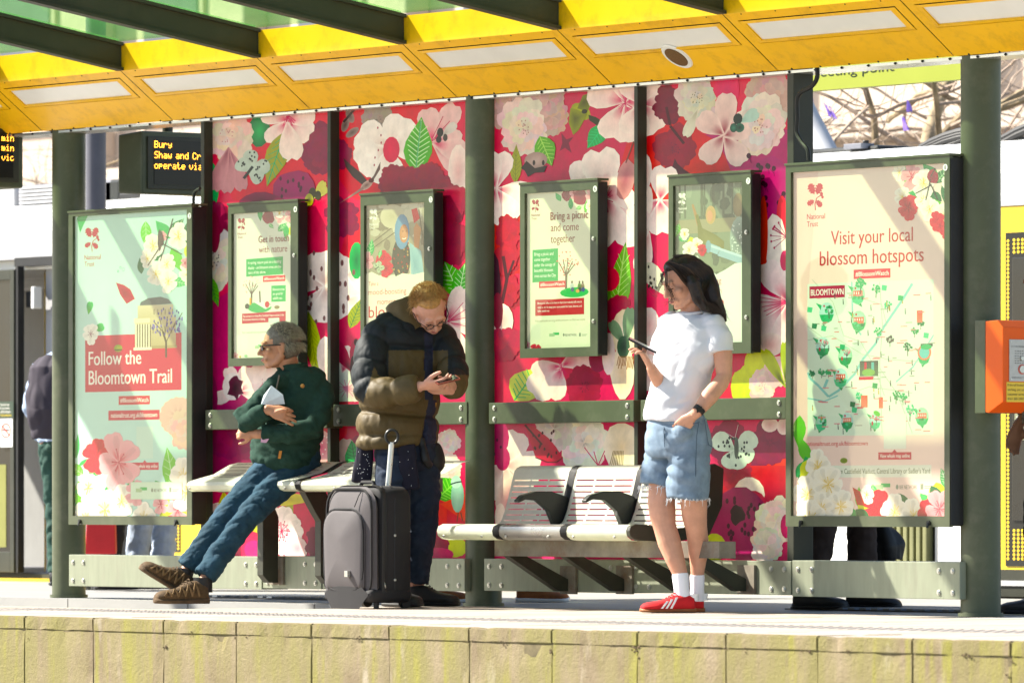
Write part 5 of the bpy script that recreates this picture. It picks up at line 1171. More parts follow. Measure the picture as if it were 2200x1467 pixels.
# doorway interior: yellow grab poles
for px,pz in ((101,0),(118,0)):
    bm=bmesh.new(); x=WX(px,YT+.5); tube(bm,[(x,YT+.5,zB),(x,YT+.5,2.1)],.02,10); bmo('grab_pole',bm,M['tramyellow'],tr)
boxo('red_extinguisher_panel',WX(95,YT+.7),WX(102,YT+.7),YT+.7,YT+.8,.9,1.55,mat('red panel',(.5,.02,.02),.4),tr)
boxo('threshold',tx(-140),tx(250),YT-.20,YT+.05,-.03,.012,M['tramyellow'],tr)
# stickers on the door
q=Print(YT-.0935,eps=.0006); q.rect(-2,862,29,897,H('3c4a3c'),ax=14)
for i,s in enumerate(("If you don't pay",'for your journey,',"you'll be charged a",'£120 penalty fare.')): q.text(s,.5,(20,21,23,25)[i],871+i*7.6,4.6,WH if i<3 else H('f0d030'),bold=.03)
q.rect(0,899,27,960,H('e9e9e4'),ax=14)
for k in range(28): a=k/28*6.28; q.oval(13+10*math.cos(a)*.95,925+14.5*math.sin(a),1.4,1.8,H('d84a30'),n=6)
q.rect(6,922,20,925,H('3a3a3a')); q.line([(5,914),(21,936)],2.6,H('d84a30')); q.text('No smoking',4,23,950,4,H('8a8a86'))
o=q.build('door_sticker',M['print'],tr)
# --- middle wall with yellow and dotted panels, windows
M['dotblack']=mat('black dotted film',(.015,.015,.013),.3,0,.2,3)
wall(252,358,zB+.3,z_w0-.03,M['tramint'],'inner_screen',YT+.5,.03)
wall(340,405,zB,z_w0-.03,M['tramyellow'],'side_panel'); wall(355,388,.20,2.0,M['dotblack'],'dot_field',YT-.003,.01); dotted(355,388,.21,1.98,.036)
wall(405,1880,zB,z_w0-.03,M['tramyellow'],'side_panel'); wall(470,1800,.95,2.05,M['tramdark'],'window',YT-.006,.01)
# ribbed articulation and pale panel (seen under the map poster)
wall(1880,2010,zB,z_w0-.03,M['dark'],'gangway_bellows')
olv=mat('olive bellows',(.20,.20,.09),.6,0,.15,6)
for k in range(9):
    a=1884+k*14; boxo('bellows_rib',tx(a),tx(a+9),YT-.05,YT,zB+.05,2.1,olv,tr,bev=.008)
wall(2012,2085,zB,z_w0-.03,M['white'],'side_panel',YT-.01)
wall(1760,1885,zB,z_w0-.03,M['white'],'side_panel',YT-.01)
wall(2087,2140,zB,z_w0-.03,M['grey'],'side_panel')
wall(2140,2420,.15,z_w0-.03,M['tramyellow'],'side_panel',YT-.006)
wall(2164,2400,.17,2.02,M['dotblack'],'dot_field',YT-.012,.008)
dotted(2165,2178,.20,2.0,.036,y=YT-.0135); dotted(2178,2400,1.90,2.0,.036,y=YT-.0135); dotted(2178,2400,1.20,1.33,.036,y=YT-.0135) ; dotted(2178,2400,.20,.38,.036,y=YT-.0135)
wall(2181,2390,.42,1.17,M['tramdark'],'window',YT-.022,.012,.004); wall(2181,2390,1.35,1.88,M['tramdark'],'window',YT-.022,.012,.004)
wall(2420,2690,zB,z_w0-.03,M['tramyellow'],'side_panel')
wall(2140,2700,-.0,.15,M['dark'],'skirt',YT-.03,.05); wall(2140,2700,.06,.09,M['grey'],'skirt_strip',YT-.04,.01)
q=Print(YT-.026,eps=.0006); q.rect(2180,848,2215,945,H('8f9278'),ax=2197)
for i in range(9): q.rect(2184,858+i*9,2206-(i%3)*3,861+i*9,H('e6e6d4'))
q.build('window_notice',M['print'],tr)
# roof equipment
def rbox(p0,p1,z0,z1,m,name='roof_unit',y=YT+.35,d=1.6,bev=.02): return boxo(name,WX(p0,y),WX(p1,y),y,y+d,z0,z1,m,tr,bev=bev)
Yr=YT+.35
def rz(py,px): return WZ(py,px,Yr)
lo=rbox(40,240,2.50,rz(392,140),M['roofgrey'])
for grp in ((46,118),(183,212)):
    for k in range(5):
        za=rz(437-k*8,grp[0]); boxo('louvre',WX(grp[0],Yr),WX(grp[1],Yr),Yr-.02,Yr+.01,za-.008,za+.008,M['grey'],lo)
rbox(-700,30,2.50,rz(400,10),M['grey']); rbox(214,256,2.50,rz(386,235),M['blackmetal']); rbox(256,300,2.5,rz(414,280),M['black'],bev=.01)
rbox(180,200,2.5,rz(428,190),M['grey'],'roof_latch',y=YT+.25,d=.05,bev=.003)
rbox(300,470,2.5,2.62,M['white']); rbox(470,1150,2.5,2.66,M['roofgrey'])
rbox(1725,1885,2.50,rz(317,1800),M['blackmetal'],d=.35); rbox(1812,1850,2.6,rz(322,1830),M['roofgrey'],y=YT+.3,d=.1,bev=.005)
bm=bmesh.new(); x=WX(1860,Yr); tube(bm,[(x,Yr,2.6),(x,Yr,rz(302,1860))],.018,8); bmo('aerial',bm,M['black'],tr)
# white fairing
bm=bmesh.new(); y=YT+.15; prism(bm,[(WX(a,y),y,WZ(b,a,y)) for a,b in ((1735,352),(1795,338),(1950,322),(1968,338),(1985,352))],(0,1.4,0)); bmo('roof_fairing',bm,M['white'],tr)
rbox(1955,2075,2.50,rz(325,2010),M['blackmetal']); rbox(2130,2700,2.50,rz(315,2180),M['white'],y=YT+.12)
for k in range(9): boxo('fin',WX(1962+k*10,Yr-.06),WX(1966+k*10,Yr-.06),Yr-.08,Yr-.02,2.5,rz(324,2000),M['roofgrey'],tr)
def cab(pts,r,Y=YT+.6):
    P=[]; 
    for a,b in pts: x,z=W(a,b,Y); P.append((x,Y,z))
    bm=bmesh.new(); tube(bm,P,r,8); return bmo('roof_cable',bm,M['black'],tr,smooth=True)
for dz in (0,6,12): cab([(1978,318+dz*.5),(2000,305+dz),(2030,292+dz),(2060,283+dz),(2085,279+dz)],.022)
cab([(1990,320),(2030,316),(2060,304),(2090,292)],.016); cab([(2000,326),(2040,322),(2070,312)],.018)
for dz in (0,9): cab([(2150,300+dz),(2165,292+dz),(2185,281+dz),(2215,268+dz)],.022)
rbox(2148,2230,2.6,rz(296,2180),M['blackmetal'],y=YT+.6,d=.4)
# ================================================================ BUILDING BEHIND
YBd=26
bl=thing('stone_building','pale stone building with tall windows behind the tram and trees','building',(WX(1100,YBd),YBd,0))
bx0,bx1=WX(-900,YBd),WX(3000,YBd)
boxo('wall',bx0,bx1,YBd,YBd+8,-1,14,M['stone'],bl)
n=int((bx1-bx0)/3.4)
for i in range(n):
    x=bx0+3.4*i
    boxo('pilaster',x-.35,x+.35,YBd-.35,YBd,-1,14,M['stone'],bl,bev=.03)
    for z in (.8,5.2):
        f=boxo('window',x+1.0,x+2.4,YBd-.05,YBd+.02,z,z+2.9,M['stone'],bl); boxo('window_pane',x+1.1,x+2.3,YBd-.07,YBd-.051,z+.1,z+2.8,M['winglass'],f)
for z in (.3,4.4,8.8): boxo('string_course',bx0,bx1,YBd-.5,YBd,z,z+.25,M['stone'],bl,bev=.02)
for k in range(40):
    for r_ in range(4):
        pass
# ================================================================ TREES
def tree(px,Y,seed,label,h=6.5,r0=.22,lean=0,fork=1.9,spread=1.0):
    rd=random.Random(seed); x,_=W(px,HOR,Y); t=thing('tree',label,'tree',(x,Y,-.05),'bare trees behind the tram')
    tb=bmesh.new(); lb=bmesh.new(); wb=bmesh.new(); cnt=[0]
    def grow(p,d,L,r,lvl):
        pts=[p]; rs=[r]; q=p.copy(); dd=d.copy(); n=5
        for i in range(n):
            dd=(dd+Vector((rd.uniform(-1,1),rd.uniform(-1,1),rd.uniform(-.8,.9)))*(.20+.06*lvl)).normalized(); 
            q=q+dd*(L/n); pts.append(q.copy()); rs.append(r*(1-.55*(i+1)/n))
        bmx=tb if lvl==0 else (lb if lvl<=2 else wb)
        tube(bmx,pts,rs,(12,9,7,5,4,4)[lvl],cap=lvl<3)
        if lvl>=5: return
        k=(7,5,4,3,2)[lvl]
        for i in range(k):
            j=rd.randint(2,n) if lvl else rd.randint(3,n)
            az=rd.uniform(0,6.28); side=Vector((math.cos(az),math.sin(az),rd.uniform(-.45,.5))).normalized()
            nd=(dd*.35+side*.9*spread).normalized(); grow(pts[j],nd,L*rd.uniform(.55,.85)*(1.15 if lvl==0 else 1),rs[j]*rd.uniform(.55,.8),lvl+1)
    grow(Vector((x,Y,-.05)),Vector((lean,0,1)).normalized(),fork,r0,0)
    bmo('trunk',tb,M['bark'],t,smooth=True); bmo('limbs',lb,M['bark'],t,smooth=True); stuff(bmo('twigs',wb,M['twig'],t,smooth=True)); return t
tree(1880,9.5,4,'thick bare tree with crooked limbs behind the map poster',fork=2.3,r0=.27)
tree(2060,12,9,'bare tree seen behind and right of the right post',fork=2.5,r0=.25)
tree(1760,15,14,'slimmer bare tree farther back behind the lime sign',fork=2.4,r0=.18)
tree(40,10,21,'bare tree behind the left departure board',fork=2.3,r0=.14)
tree(240,13,25,'bare tree behind the board reading Bury',fork=2.3,r0=.13)
# lilac ribbons tied to twigs
rd=random.Random(3)
for k,(px,py) in enumerate(((1736,195),(1773,222),(1945,215),(1782,228),(1940,250))):
    Y=7.6; x,z=W(px,py,Y); bm=bmesh.new()
    for j in range(3): prism(bm,[(x+rd.uniform(-.02,.02),Y,z),(x+.025+rd.uniform(-.02,.02),Y+.02,z-.05-rd.random()*.04),(x+.015+rd.uniform(-.03,.05),Y+.01,z-.07-rd.random()*.03)],(0,.004,.002))
    o=bmo('ribbon',bm,M['ribbon']); tag(o,('lilac ribbon nearest the right mullion, just under the lime sign','lilac ribbon second from the mullion, upper of the close pair','lilac ribbon farthest right, high near the right post','lilac ribbon of the close pair, lower one','lilac ribbon below the one high near the right post')[k],'ribbon','lilac ribbons in the tree')
# sloping grey pole on the tram roof side
t=thing('sloping_pole','sloping grey pole behind the conduit at right','pole',(WX(1750,5.5),7.2,0)); bm=bmesh.new()
a=W(1700,180,7.2); b=W(1800,370,7.2); dx=(b[0]-a[0])/(b[1]-a[1]); tube(bm,[(a[0],7.2,a[1]),(b[0],7.2,b[1]),(b[0]+dx*(-.9-b[1]),7.2,-.9)],.07,14); bmo('shaft',bm,M['grey'],t)
# ================================================================ PEOPLE
M['skin']=mat('skin',(.56,.29,.19),.5,0,.13,14,sss=.12,bump=.0006,bs=160)
M['skin2']=mat('fair skin',(.60,.31,.22),.5,0,.14,14,sss=.12,bump=.0006,bs=160)
M['skin3']=mat('tanned skin',(.47,.23,.13),.5,0,.15,14,sss=.1,bump=.0008,bs=160)
M['lip']=mat('lips',(.42,.14,.12),.45); M['brow']=mat('eyebrow hair',(.035,.022,.015),.8); M['browfair']=mat('fair eyebrow',(.28,.15,.06),.8)
M['eye']=mat('eye white',(.7,.68,.64),.2); 
M['hairdark']=mat('dark brown hair',(.016,.009,.007),.45,0,.6,60,spec=.35)
M['hairgrey']=mat('grey cropped hair',(.15,.135,.105),.6,0,.4,60)
M['grey cropped hairL']=mat('sunlit grey hair strands',(.40,.37,.27),.6,0,.4,60)  # paler strands over the cropped hair; the sun's brightness is put into the colour
M['hairsand']=mat('sandy short hair',(.42,.23,.075),.55,0,.35,60)
M['tee']=mat('white cotton tee',(.62,.62,.65),.85,0,.02,9,bump=.003,bs=11)
M['denimlt']=mat('light blue denim',(.16,.225,.30),.8,0,.25,14,bump=.0007,bs=420,dirt=(.30,.37,.45,1),dirtamt=.6,ds=8)
M['denim']=mat('mid blue denim',(.018,.052,.078),.85,0,.25,10,spec=.2,bump=.003,bs=55,dirt=(.035,.085,.15,1),dirtamt=.5,ds=6)
M['denimdk']=mat('dark denim',(.013,.022,.042),.8,0,.25,10,bump=.004,bs=40,dirt=(.06,.09,.14,1),dirtamt=.4)
M['denimseam']=mat('denim seam',(.07,.11,.16),.8)
M['fray']=mat('frayed denim thread',(.75,.78,.8),.9)
M['fleece']=mat('dark green fleece',(.018,.048,.034),.95,0,.14,40,bump=.0016,bs=240,spec=.2)
M['puffd']=mat('black nylon puffer',(.009,.013,.015),.66,0,.15,30,bump=.0008,bs=60)
M['puffo']=mat('olive brown nylon puffer',(.085,.058,.018),.6,0,.10,30,bump=.0008,bs=60)
M['navy']=mat('navy checked shirt',(.02,.024,.05),.85,0,.3,60)
M['lining']=mat('amber jacket lining',(.42,.22,.02),.7)
M['sock']=mat('white ribbed sock',(.80,.80,.84),.9,0,.03,10,bump=.0012,bs=120,stretch=(1.6,1.6,.02))
M['shoered']=mat('red suede trainer',(.52,.012,.016),.8,0,.12,30,bump=.0008,bs=200)
M['gum']=mat('gum rubber sole',(.30,.12,.045),.6,0,.1,20)
M['whiteleather']=mat('white leather',(.8,.8,.8),.4)
M['shoebrown']=mat('brown hiking shoe',(.085,.052,.024),.85,0,.35,30,bump=.002,bs=80)
M['tanstrap']=mat('tan suede overlay',(.17,.105,.045),.85,0,.3,30)
M['solebrown']=mat('muddy brown sole',(.10,.065,.035),.9,0,.3,30,bump=.003,bs=60)
M['phonecase']=mat('dark phone case',(.015,.015,.02),.25); M['phonered']=mat('reddish phone cover',(.22,.05,.03),.4)
M['lens']=mat('sunglass lens',(.008,.008,.008),.06)
M['paper']=mat('leaflet paper',(.62,.70,.74),.6,0,.1,20)
M['case']=mat('grey suitcase fabric',(.085,.076,.078),.8,0,.06,12,bump=.0008,bs=300)
M['casedk']=mat('shaded and dark suitcase fabric',(.016,.015,.016),.75,0,.12,12,bump=.0008,bs=300)  # shell side's shade is put into this colour; base guard and piping share it
R3,C3=Rt.copy(),-Fw
def vec(r,c,u): return (R3*r+C3*c+Up*u)
def eval_mods(o):
    dg=bpy.context.evaluated_depsgraph_get(); me=bpy.data.meshes.new_from_object(o.evaluated_get(dg)); return me
def fuse(name,bm,m,parent,voxel=.008,smooth=3,disp=None,matf=None,sfac=.5):
    me=bpy.data.meshes.new('tmp'); bmesh.ops.recalc_face_normals(bm,faces=bm.faces); bm.to_mesh(me); bm.free()
    o=bpy.data.objects.new('tmp',me); C.objects.link(o)
    r=o.modifiers.new('r','REMESH'); r.mode='VOXEL'; r.voxel_size=voxel; r.use_smooth_shade=True
    if smooth:
        s=o.modifiers.new('s','SMOOTH'); s.iterations=smooth; s.factor=sfac
    m2=eval_mods(o); bpy.data.objects.remove(o); bpy.data.meshes.remove(me)
    if disp:
        nn=[v.normal.copy() for v in m2.vertices]
        for v,n in zip(m2.vertices,nn): v.co=v.co+disp(v.co,n)
        m2.update()
    m2.name=name; m2.materials.clear()
    ms=m if isinstance(m,(list,tuple)) else [m]
    for x in ms: m2.materials.append(x)
    for p in m2.polygons:
        p.use_smooth=True
        p.material_index=matf(p.center,p.normal) if matf else 0
    return link(name,m2,parent)
def fold(sx,sy,sz,amp,seed=0,ridge=True):
    def f(co,n):
        q=noise.noise(Vector((co.x*sx+seed,co.y*sy,co.z*sz))); 
        v=(abs(q)*2-.5) if ridge else q
        return n*(amp*v)
    return f
def opentube(name,pts,rad,m,parent,hint=None,n=28,th=.003,disp=None,sub=1):
    bm=bmesh.new(); tube(bm,pts,rad,n,cap=False,hint=hint)
    me=bpy.data.meshes.new('tmp'); bm.to_mesh(me); bm.free(); o=bpy.data.objects.new('tmp',me); C.objects.link(o)
    if sub: s=o.modifiers.new('s','SUBSURF'); s.levels=sub+1; s.render_levels=sub+1
    s=o.modifiers.new('t','SOLIDIFY'); s.thickness=th; s.offset=-1
    m2=eval_mods(o); bpy.data.objects.remove(o); bpy.data.meshes.remove(me)
    if disp:
        nn=[v.normal.copy() for v in m2.vertices]
        for v,n_ in zip(m2.vertices,nn): v.co=v.co+disp(v.co,n_)
    m2.name=name; m2.materials.clear(); m2.materials.append(m)
    for p in m2.polygons: p.use_smooth=True
    return link(name,m2,parent)
def head(bm,c,f,u,s=1.0,fem=False):
    f=Vector(f).normalized(); l=Vector(u).cross(f).normalized(); u=f.cross(l).normalized()  # l = person's left... right-handed
    Rm=Matrix((f,l,u)).transposed()
    def P(a,b,d): return c+(f*a+l*b+u*d)*s
    def E(a,b,d,ra,rb,rd,sg=20): ball(bm,P(a,b,d),(ra*s,rb*s,rd*s),Rm,sg)
    E(-.012,0,.030,.096,.076,.088); E(.022,0,-.02,.072,.062,.085); E(.034,0,-.068,.052,.050,.045); E(.068,0,-.098,.020,.024,.017)
    for g in (1,-1):
        tube(bm,[P(-.01,.058*g,-.04),P(.02,.052*g,-.078),P(.066,.018*g,-.102)],[.02*s,.018*s,.015*s],10)
        E(.060,.044*g,-.022,.024,.022,.020,12); E(.082,.026*g,.026,.014,.026,.010,12); E(.098,.011*g,-.038,.010,.009,.008,10)
        E(-.004,.077*g,-.012,.020,.008,.032,14); E(-.012,.082*g,.004,.016,.006,.016,12)
        E(.077,.031*g,.003,.0135,.0165,.012,12); E(.078,.024*g,-.066,.014,.016,.012,10)
    tube(bm,[P(.088,0,.018),P(.100,0,-.008),P(.112,0,-.030),P(.112,0,-.040)],[.008*s,.0095*s,.0125*s,.011*s],10)
    tube(bm,[P(.082,-.022,-.066),P(.094,0,-.062),P(.082,.022,-.066)],[.005*s,.008*s,.005*s],8); tube(bm,[P(.080,-.020,-.074),P(.092,0,-.075),P(.080,.020,-.074)],[.005*s,.0085*s,.005*s],8)
    return P,Rm,f,l,u
def facebits(par,P,s,browm,closed=True):
    bm=bmesh.new()
    for g in (1,-1): tube(bm,[P(.088,.012*g,.020),P(.091,.028*g,.027),P(.080,.046*g,.020)],[.0030,.0040,.002],6)
    stuff(bmo('eyebrows',bm,browm,par,smooth=True))
    bm=bmesh.new()
    for g in (1,-1): tube(bm,[P(.0875,.019*g,-.004),P(.0915,.031*g,-.006),P(.083,.044*g,-.003)],[.0014,.0024,.0016],6)
    stuff(bmo('eyelashes',bm,M['brow'],par,smooth=True))
    bm=bmesh.new(); tube(bm,[P(.084,-.023,-.069),P(.0985,-.008,-.067),P(.1005,0,-.0685),P(.0985,.008,-.067),P(.084,.023,-.069)],[(.002),.0045,.0045,.0045,.002],8); bmo('lips',bm,M['lip'],par,smooth=True)
def hand(bm,w,d,n,th=1,curl=(.5,.5,.5,.5),sc=1.0,thumb=None,spread=.0):
    d=Vector(d).normalized(); n=Vector(n); n=(n-d*n.dot(d)).normalized(); s=d.cross(n).normalized()*th
    tube(bm,[w-d*.02*sc,w+d*.012*sc,w+d*.045*sc,w+d*.078*sc,w+d*.092*sc],[(.024*sc,.019*sc),(.029*sc,.018*sc),(.040*sc,.016*sc),(.041*sc,.014*sc),(.034*sc,.010*sc)],14,hint=s)
    L=(.072,.080,.073,.056)
    for i in range(4):
        b=w+d*(.082-.004*abs(i-1))*sc+s*(.031-.0205*i)*sc; dd=(d+s*spread*(1.5-i)).normalized(); pts=[b]; a=0
        for k,fr in enumerate((.45,.30,.25)):
            a+=curl[i]*(1.0 if k else .8); q=(dd*math.cos(a)+n*math.sin(a)); pts.append(pts[-1]+q*L[i]*fr*sc)
        tube(bm,pts,[.0098*sc,.0092*sc,.0084*sc,.0066*sc],8)
    t0=w+d*.022*sc+s*.026*sc; td=Vector(thumb).normalized() if thumb is not None else (d*.65+s*.55+n*.45).normalized()
    p1=t0+td*.040*sc; p2=p1+(td*.8+d*.5).normalized()*.030*sc; p3=p2+(td*.5+d*.8).normalized()*.022*sc
    tube(bm,[t0,p1,p2,p3],[.015*sc,.0115*sc,.0105*sc,.0078*sc],8)
def shoe(par,heel,d,up,L,W_,m,ms,stripes=None,hgt=.085,name='shoe',solh=.022,laces=True,white_tab=None):
    d=Vector(d).normalized(); up=Vector(up); up=(up-d*up.dot(d)).normalized(); s=d.cross(up)
    def ring(bm,t,w,z0,z1,n=14,pw=.5):
        vs=[]
        for j in range(n):
            a=2*math.pi*j/n; cx=math.copysign(abs(math.cos(a))**.8,math.cos(a)); sy=math.sin(a); z=(z0+z1)/2+(z1-z0)/2*math.copysign(abs(sy)**(.7),sy)
            vs.append(bm.verts.new(heel+d*L*t+s*w*cx*(1 if sy<.1 else (1-.25*sy))+up*z))
        return vs
    def loft(prof,nm,mt,z0f=None):
        bm=bmesh.new(); R=[ring(bm,*p) for p in prof]
        for a,b in zip(R,R[1:]):
            for j in range(len(a)): f=bm.faces.new([a[j],a[(j+1)%len(a)],b[(j+1)%len(b)],b[j]]); f.smooth=True
        bm.faces.new(list(reversed(R[0]))); bm.faces.new(R[-1]); bmesh.ops.recalc_face_normals(bm,faces=bm.faces); return bmo(nm,bm,mt,par)
    h=hgt; w=W_/2
    o=loft([(-.0,w*.35,solh*.6,h*.72),(.03,w*.62,solh*.4,h*.95),(.12,w*.72,solh*.4,h*.98),(.25,w*.76,solh*.4,h*1.02),(.38,w*.78,solh*.4,h*.98),(.5,w*.86,solh*.4,h*.82),(.62,w*.98,solh*.4,h*.70),(.75,w*1.02,solh*.4,h*.63),(.87,w*.98,solh*.4,h*.58),(.95,w*.82,solh*.4,h*.50),(.99,w*.5,solh*.5,h*.40),(1.0,w*.2,solh*.6,h*.34)],name,m)
    loft([(-.02,w*.35,0,solh),(.02,w*.68,0,solh),(.15,w*.80,0,solh),(.4,w*.78,0,solh*.95),(.6,w*.98,0,solh*.9),(.78,w*1.08,0,solh*.9),(.9,w*1.04,.001,solh*.95),(.97,w*.84,.002,solh),(1.005,w*.5,.004,solh),(1.015,w*.2,.006,solh)],'sole',ms).parent=o
    k=o.children[0] if o.children else None
    if k: k.location=(0,0,0)
    if stripes:
        bm=bmesh.new()
        for sg in (1,-1):
            for i in range(3):
                a=heel+d*L*(.36+.085*i)+s*sg*(w*.80)+up*(h*.86-.009*i); b=heel+d*L*(.47+.085*i)+s*sg*(w*.90)+up*(solh*.9)
                mid=(a+b)/2+s*sg*w*.12; e=d*.0055
                q=[a-e,a+e,mid+e,b+e,b-e,mid-e]; prism(bm,[x+s*sg*.0015 for x in q],s*sg*.002)
        x=stuff(bmo('side_stripes',bm,M['whiteleather'],o)); x.location=(0,0,0)
    if name=='hiking_shoe':
        bm=bmesh.new()
        for sg in (1,-1):
            for i in range(5):
                t=.20+.13*i; p0=heel+d*L*t+s*sg*w*(.84+.03*i)+up*(solh*1.1); p1_=heel+d*L*(t+.07)+s*sg*w*(.62+.03*i)+up*(h*(.93-.09*i)); tube(bm,[p0,(p0+p1_)/2+s*sg*w*.16,p1_],[.006,.006,.004],5)
                p2_=heel+d*L*(t+.14)+s*sg*w*(.86+.03*i)+up*(solh*1.1); tube(bm,[p1_,(p2_+p1_)/2+s*sg*w*.16,p2_],[.004,.005,.006],5)
        x=stuff(bmo('overlay',bm,M['tanstrap'],o,smooth=True)); x.location=(0,0,0)
    if laces:
        bm=bmesh.new()
        for i in range(6):
            t=.36+.05*i; z=h*(1.01-.09*i)+.003; a=heel+d*L*t-s*w*.32+up*z; b=heel+d*L*(t+.02)+s*w*.32+up*z; tube(bm,[a,(a+b)/2+up*.006,b],.0028,5)
        x=bmo('laces',bm,m if stripes else ms,o,smooth=True); x.location=(0,0,0)
    return o
def strands(name,roots,par,m,r=.0012,n=3):
    bm=bmesh.new()
    for pts,rr in roots: tube(bm,pts,[rr*(1-.8*i/(len(pts)-1)) for i in range(len(pts))],n,cap=False)
    return stuff(bmo(name,bm,m,par,smooth=True))
def person(label,px,py,d): return thing('person',label,'person',tuple(J(px,py,d)))
# ---------------------------------------------------------------- PERSON IN WHITE T-SHIRT
Z0=32.70
def j(px,py,c=0): return J(px,py,Z0,c)
p1=person('long-haired person in white T-shirt, frayed denim shorts and red trainers looking at a phone',1450,1320,Z0)
fw=vec(-.65,.76,0).normalized(); lat=vec(.76,.65,0).normalized()
hf=vec(-.84,.42,-.36).normalized(); hc=j(1468,606,.02)
bm=bmesh.new(); P,Rm,hf,hl,hu=head(bm,hc,hf,vec(-.30,.15,.95),1.0)
tube(bm,[hc+vec(.03,-.0,-.04),j(1486,655,0),j(1488,676,0)],[.052,.052,.062],16)
tube(bm,[j(1488,676,0),j(1487,700,0),j(1480,760,0),j(1460,850,0),j(1452,915,0),j(1456,965,0)],[(.06,.05),(.14,.075),(.145,.09),(.12,.08),(.12,.085),(.10,.07)],18,hint=lat)
# near arm (into pocket)
tube(bm,[j(1532,700,.09),j(1545,720,.11),j(1553,765,.12),j(1556,806,.13),j(1549,822,.15),j(1524,852,.19),j(1502,880,.205),j(1490,893,.19)],[.048,.050,.047,.038,.039,.041,.030,.024],16)
hand(bm,j(1488,893,.185),vec(-.62,-.42,-.62),vec(-.3,-.6,-.3),1,(.2,.2,.2,.2),.95,thumb=vec(-.8,-.3,-.3))
# far arm with phone
tube(bm,[j(1440,700,-.10),j(1428,740,-.09),j(1424,800,-.05),j(1426,832,.0),j(1415,818,.05),j(1404,800,.09),j(1398,787,.11)],[.045,.045,.040,.037,.034,.028,.023],14)
hand(bm,j(1398,788,.11),vec(-.50,.12,.80),vec(-.62,.12,.35),-1,(.42,.48,.55,.6),.92,thumb=vec(-.15,.5,.8))
# legs
tube(bm,[j(1434,960,-.07),j(1424,1030,-.05),j(1421,1080,-.03),j(1424,1108,-.02),j(1428,1130,-.01),j(1438,1165,.0),j(1450,1200,.02),j(1462,1235,.03),j(1467,1275,.04)],[.062,.066,.066,.063,.055,.056,.046,.035,.032],18)
tube(bm,[j(1480,965,.05),j(1486,1040,.05),j(1491,1085,.03),j(1492,1110,.02),j(1496,1135,.01),j(1500,1165,-.02),j(1500,1200,-.04),j(1498,1235,-.05),j(1498,1275,-.06)],[.064,.068,.064,.060,.052,.051,.042,.031,.029],18)
fuse('body',bm,M['skin'],p1,.0042,3)
facebits(p1,P,1,M['brow'])
# t-shirt
bm=bmesh.new()
tube(bm,[j(1488,671,0),j(1488,682,0),j(1487,700,0),j(1481,740,0),j(1468,790,0),j(1457,840,0),j(1450,882,0),j(1448,907,0)],[(.066,.062),(.135,.078),(.178,.098),(.182,.118),(.162,.113),(.150,.110),(.152,.114),(.158,.120)],26,hint=lat)
tube(bm,[j(1512,688,.05),j(1534,697,.09),j(1547,722,.115),j(1550,757,.12)],[.05,.062,.063,.066],20)
tube(bm,[j(1455,690,-.05),j(1438,702,-.09),j(1428,730,-.09),j(1424,757,-.085)],[.05,.058,.058,.06],18)
def teed(co,n):
    a=noise.noise(Vector((co.x*5+co.z*7,co.y*5-co.z*3,co.z*5)))*.016
    h=EYE+(HOR-905)/FPX*Z0; k=max(0,min(1,(co.z-h)/.5)); b=(abs(noise.noise(Vector((co.x*9-co.z*12,co.y*9,co.z*9+4))))-.2)*.020
    return n*(a+b*(1-.45*k))
def teem(c,n): return 0
fuse('t_shirt',bm,M['tee'],p1,.007,4,teed)
# faint chest print and neck rib
bm=bmesh.new(); ring=[]
for k in range(21): a=k/20*2*math.pi; ring.append(j(1489,672,0)+lat*.070*math.cos(a)+fw*(.066*math.sin(a)+.004)+Up*(-.012*math.sin(a)+.004))
tube(bm,ring,.007,8,cap=False); bmo('neck_rib',bm,M['tee'],p1,smooth=True)
# shorts
bm=bmesh.new()
tube(bm,[j(1452,893,0),j(1454,925,0),j(1458,960,0),j(1460,980,0)],[(.150,.112),(.168,.125),(.180,.132),(.17,.12)],26,hint=lat)
ball(bm,j(1466,928,.125),(.055,.05,.052)); tube(bm,[j(1432,950,-.075),j(1424,990,-.07),j(1415,1020,-.06),j(1411,1044,-.055)],[.090,.092,.088,.086],22)
tube(bm,[j(1480,955,.05),j(1481,1000,.055),j(1479,1040,.055),j(1478,1071,.055)],[.098,.103,.103,.101],22)
def shd(co,n): return n*((abs(noise.noise(Vector((co.x*6,co.y*6,co.z*16+co.x*6))))-.2)*.020+noise.noise(co*26)*.002)
fuse('denim_shorts',bm,M['denimlt'],p1,.0065,3,shd)
# waistband, pocket stitching, pocket
def onray(px,py,c): return j(px,py,c)
bm=bmesh.new(); tube(bm,[j(1502,905,.18),j(1497,935,.185),j(1495,990,.16),j(1494,1068,.135)],.0022,5); tube(bm,[j(1513,900,.12),j(1517,925,.13),j(1522,955,.115),j(1534,962,.09)],.0022,5); tube(bm,[j(1428,905,.09),j(1426,925,.11),j(1428,960,.12)],.0022,5); tube(bm,[j(1440,908,.13),j(1470,913,.17),j(1500,908,.19)],.0028,5)
bmo('seams',bm,M['denimseam'],p1,smooth=True)
rd=random.Random(2); rt=[]
for (cx,cy,cc,rr) in ((1411,1044,-.055,.087),(1478,1071,.055,.102)):
    for k in range(110):
        a=rd.random()*6.28; b=j(cx,cy+rd.uniform(-2,2),cc)+R3*rr*math.cos(a)+C3*rr*math.sin(a); L=rd.uniform(.006,.018) if rd.random()<.8 else rd.uniform(.03,.05)
        rt.append(([b,b+Vector((rd.uniform(-.006,.006),rd.uniform(-.006,.006),-L*.6)),b+Vector((rd.uniform(-.012,.012),rd.uniform(-.01,.01),-L))],.0016))
strands('frayed_hem',rt,p1,M['fray'],n=4)
bm=bmesh.new()
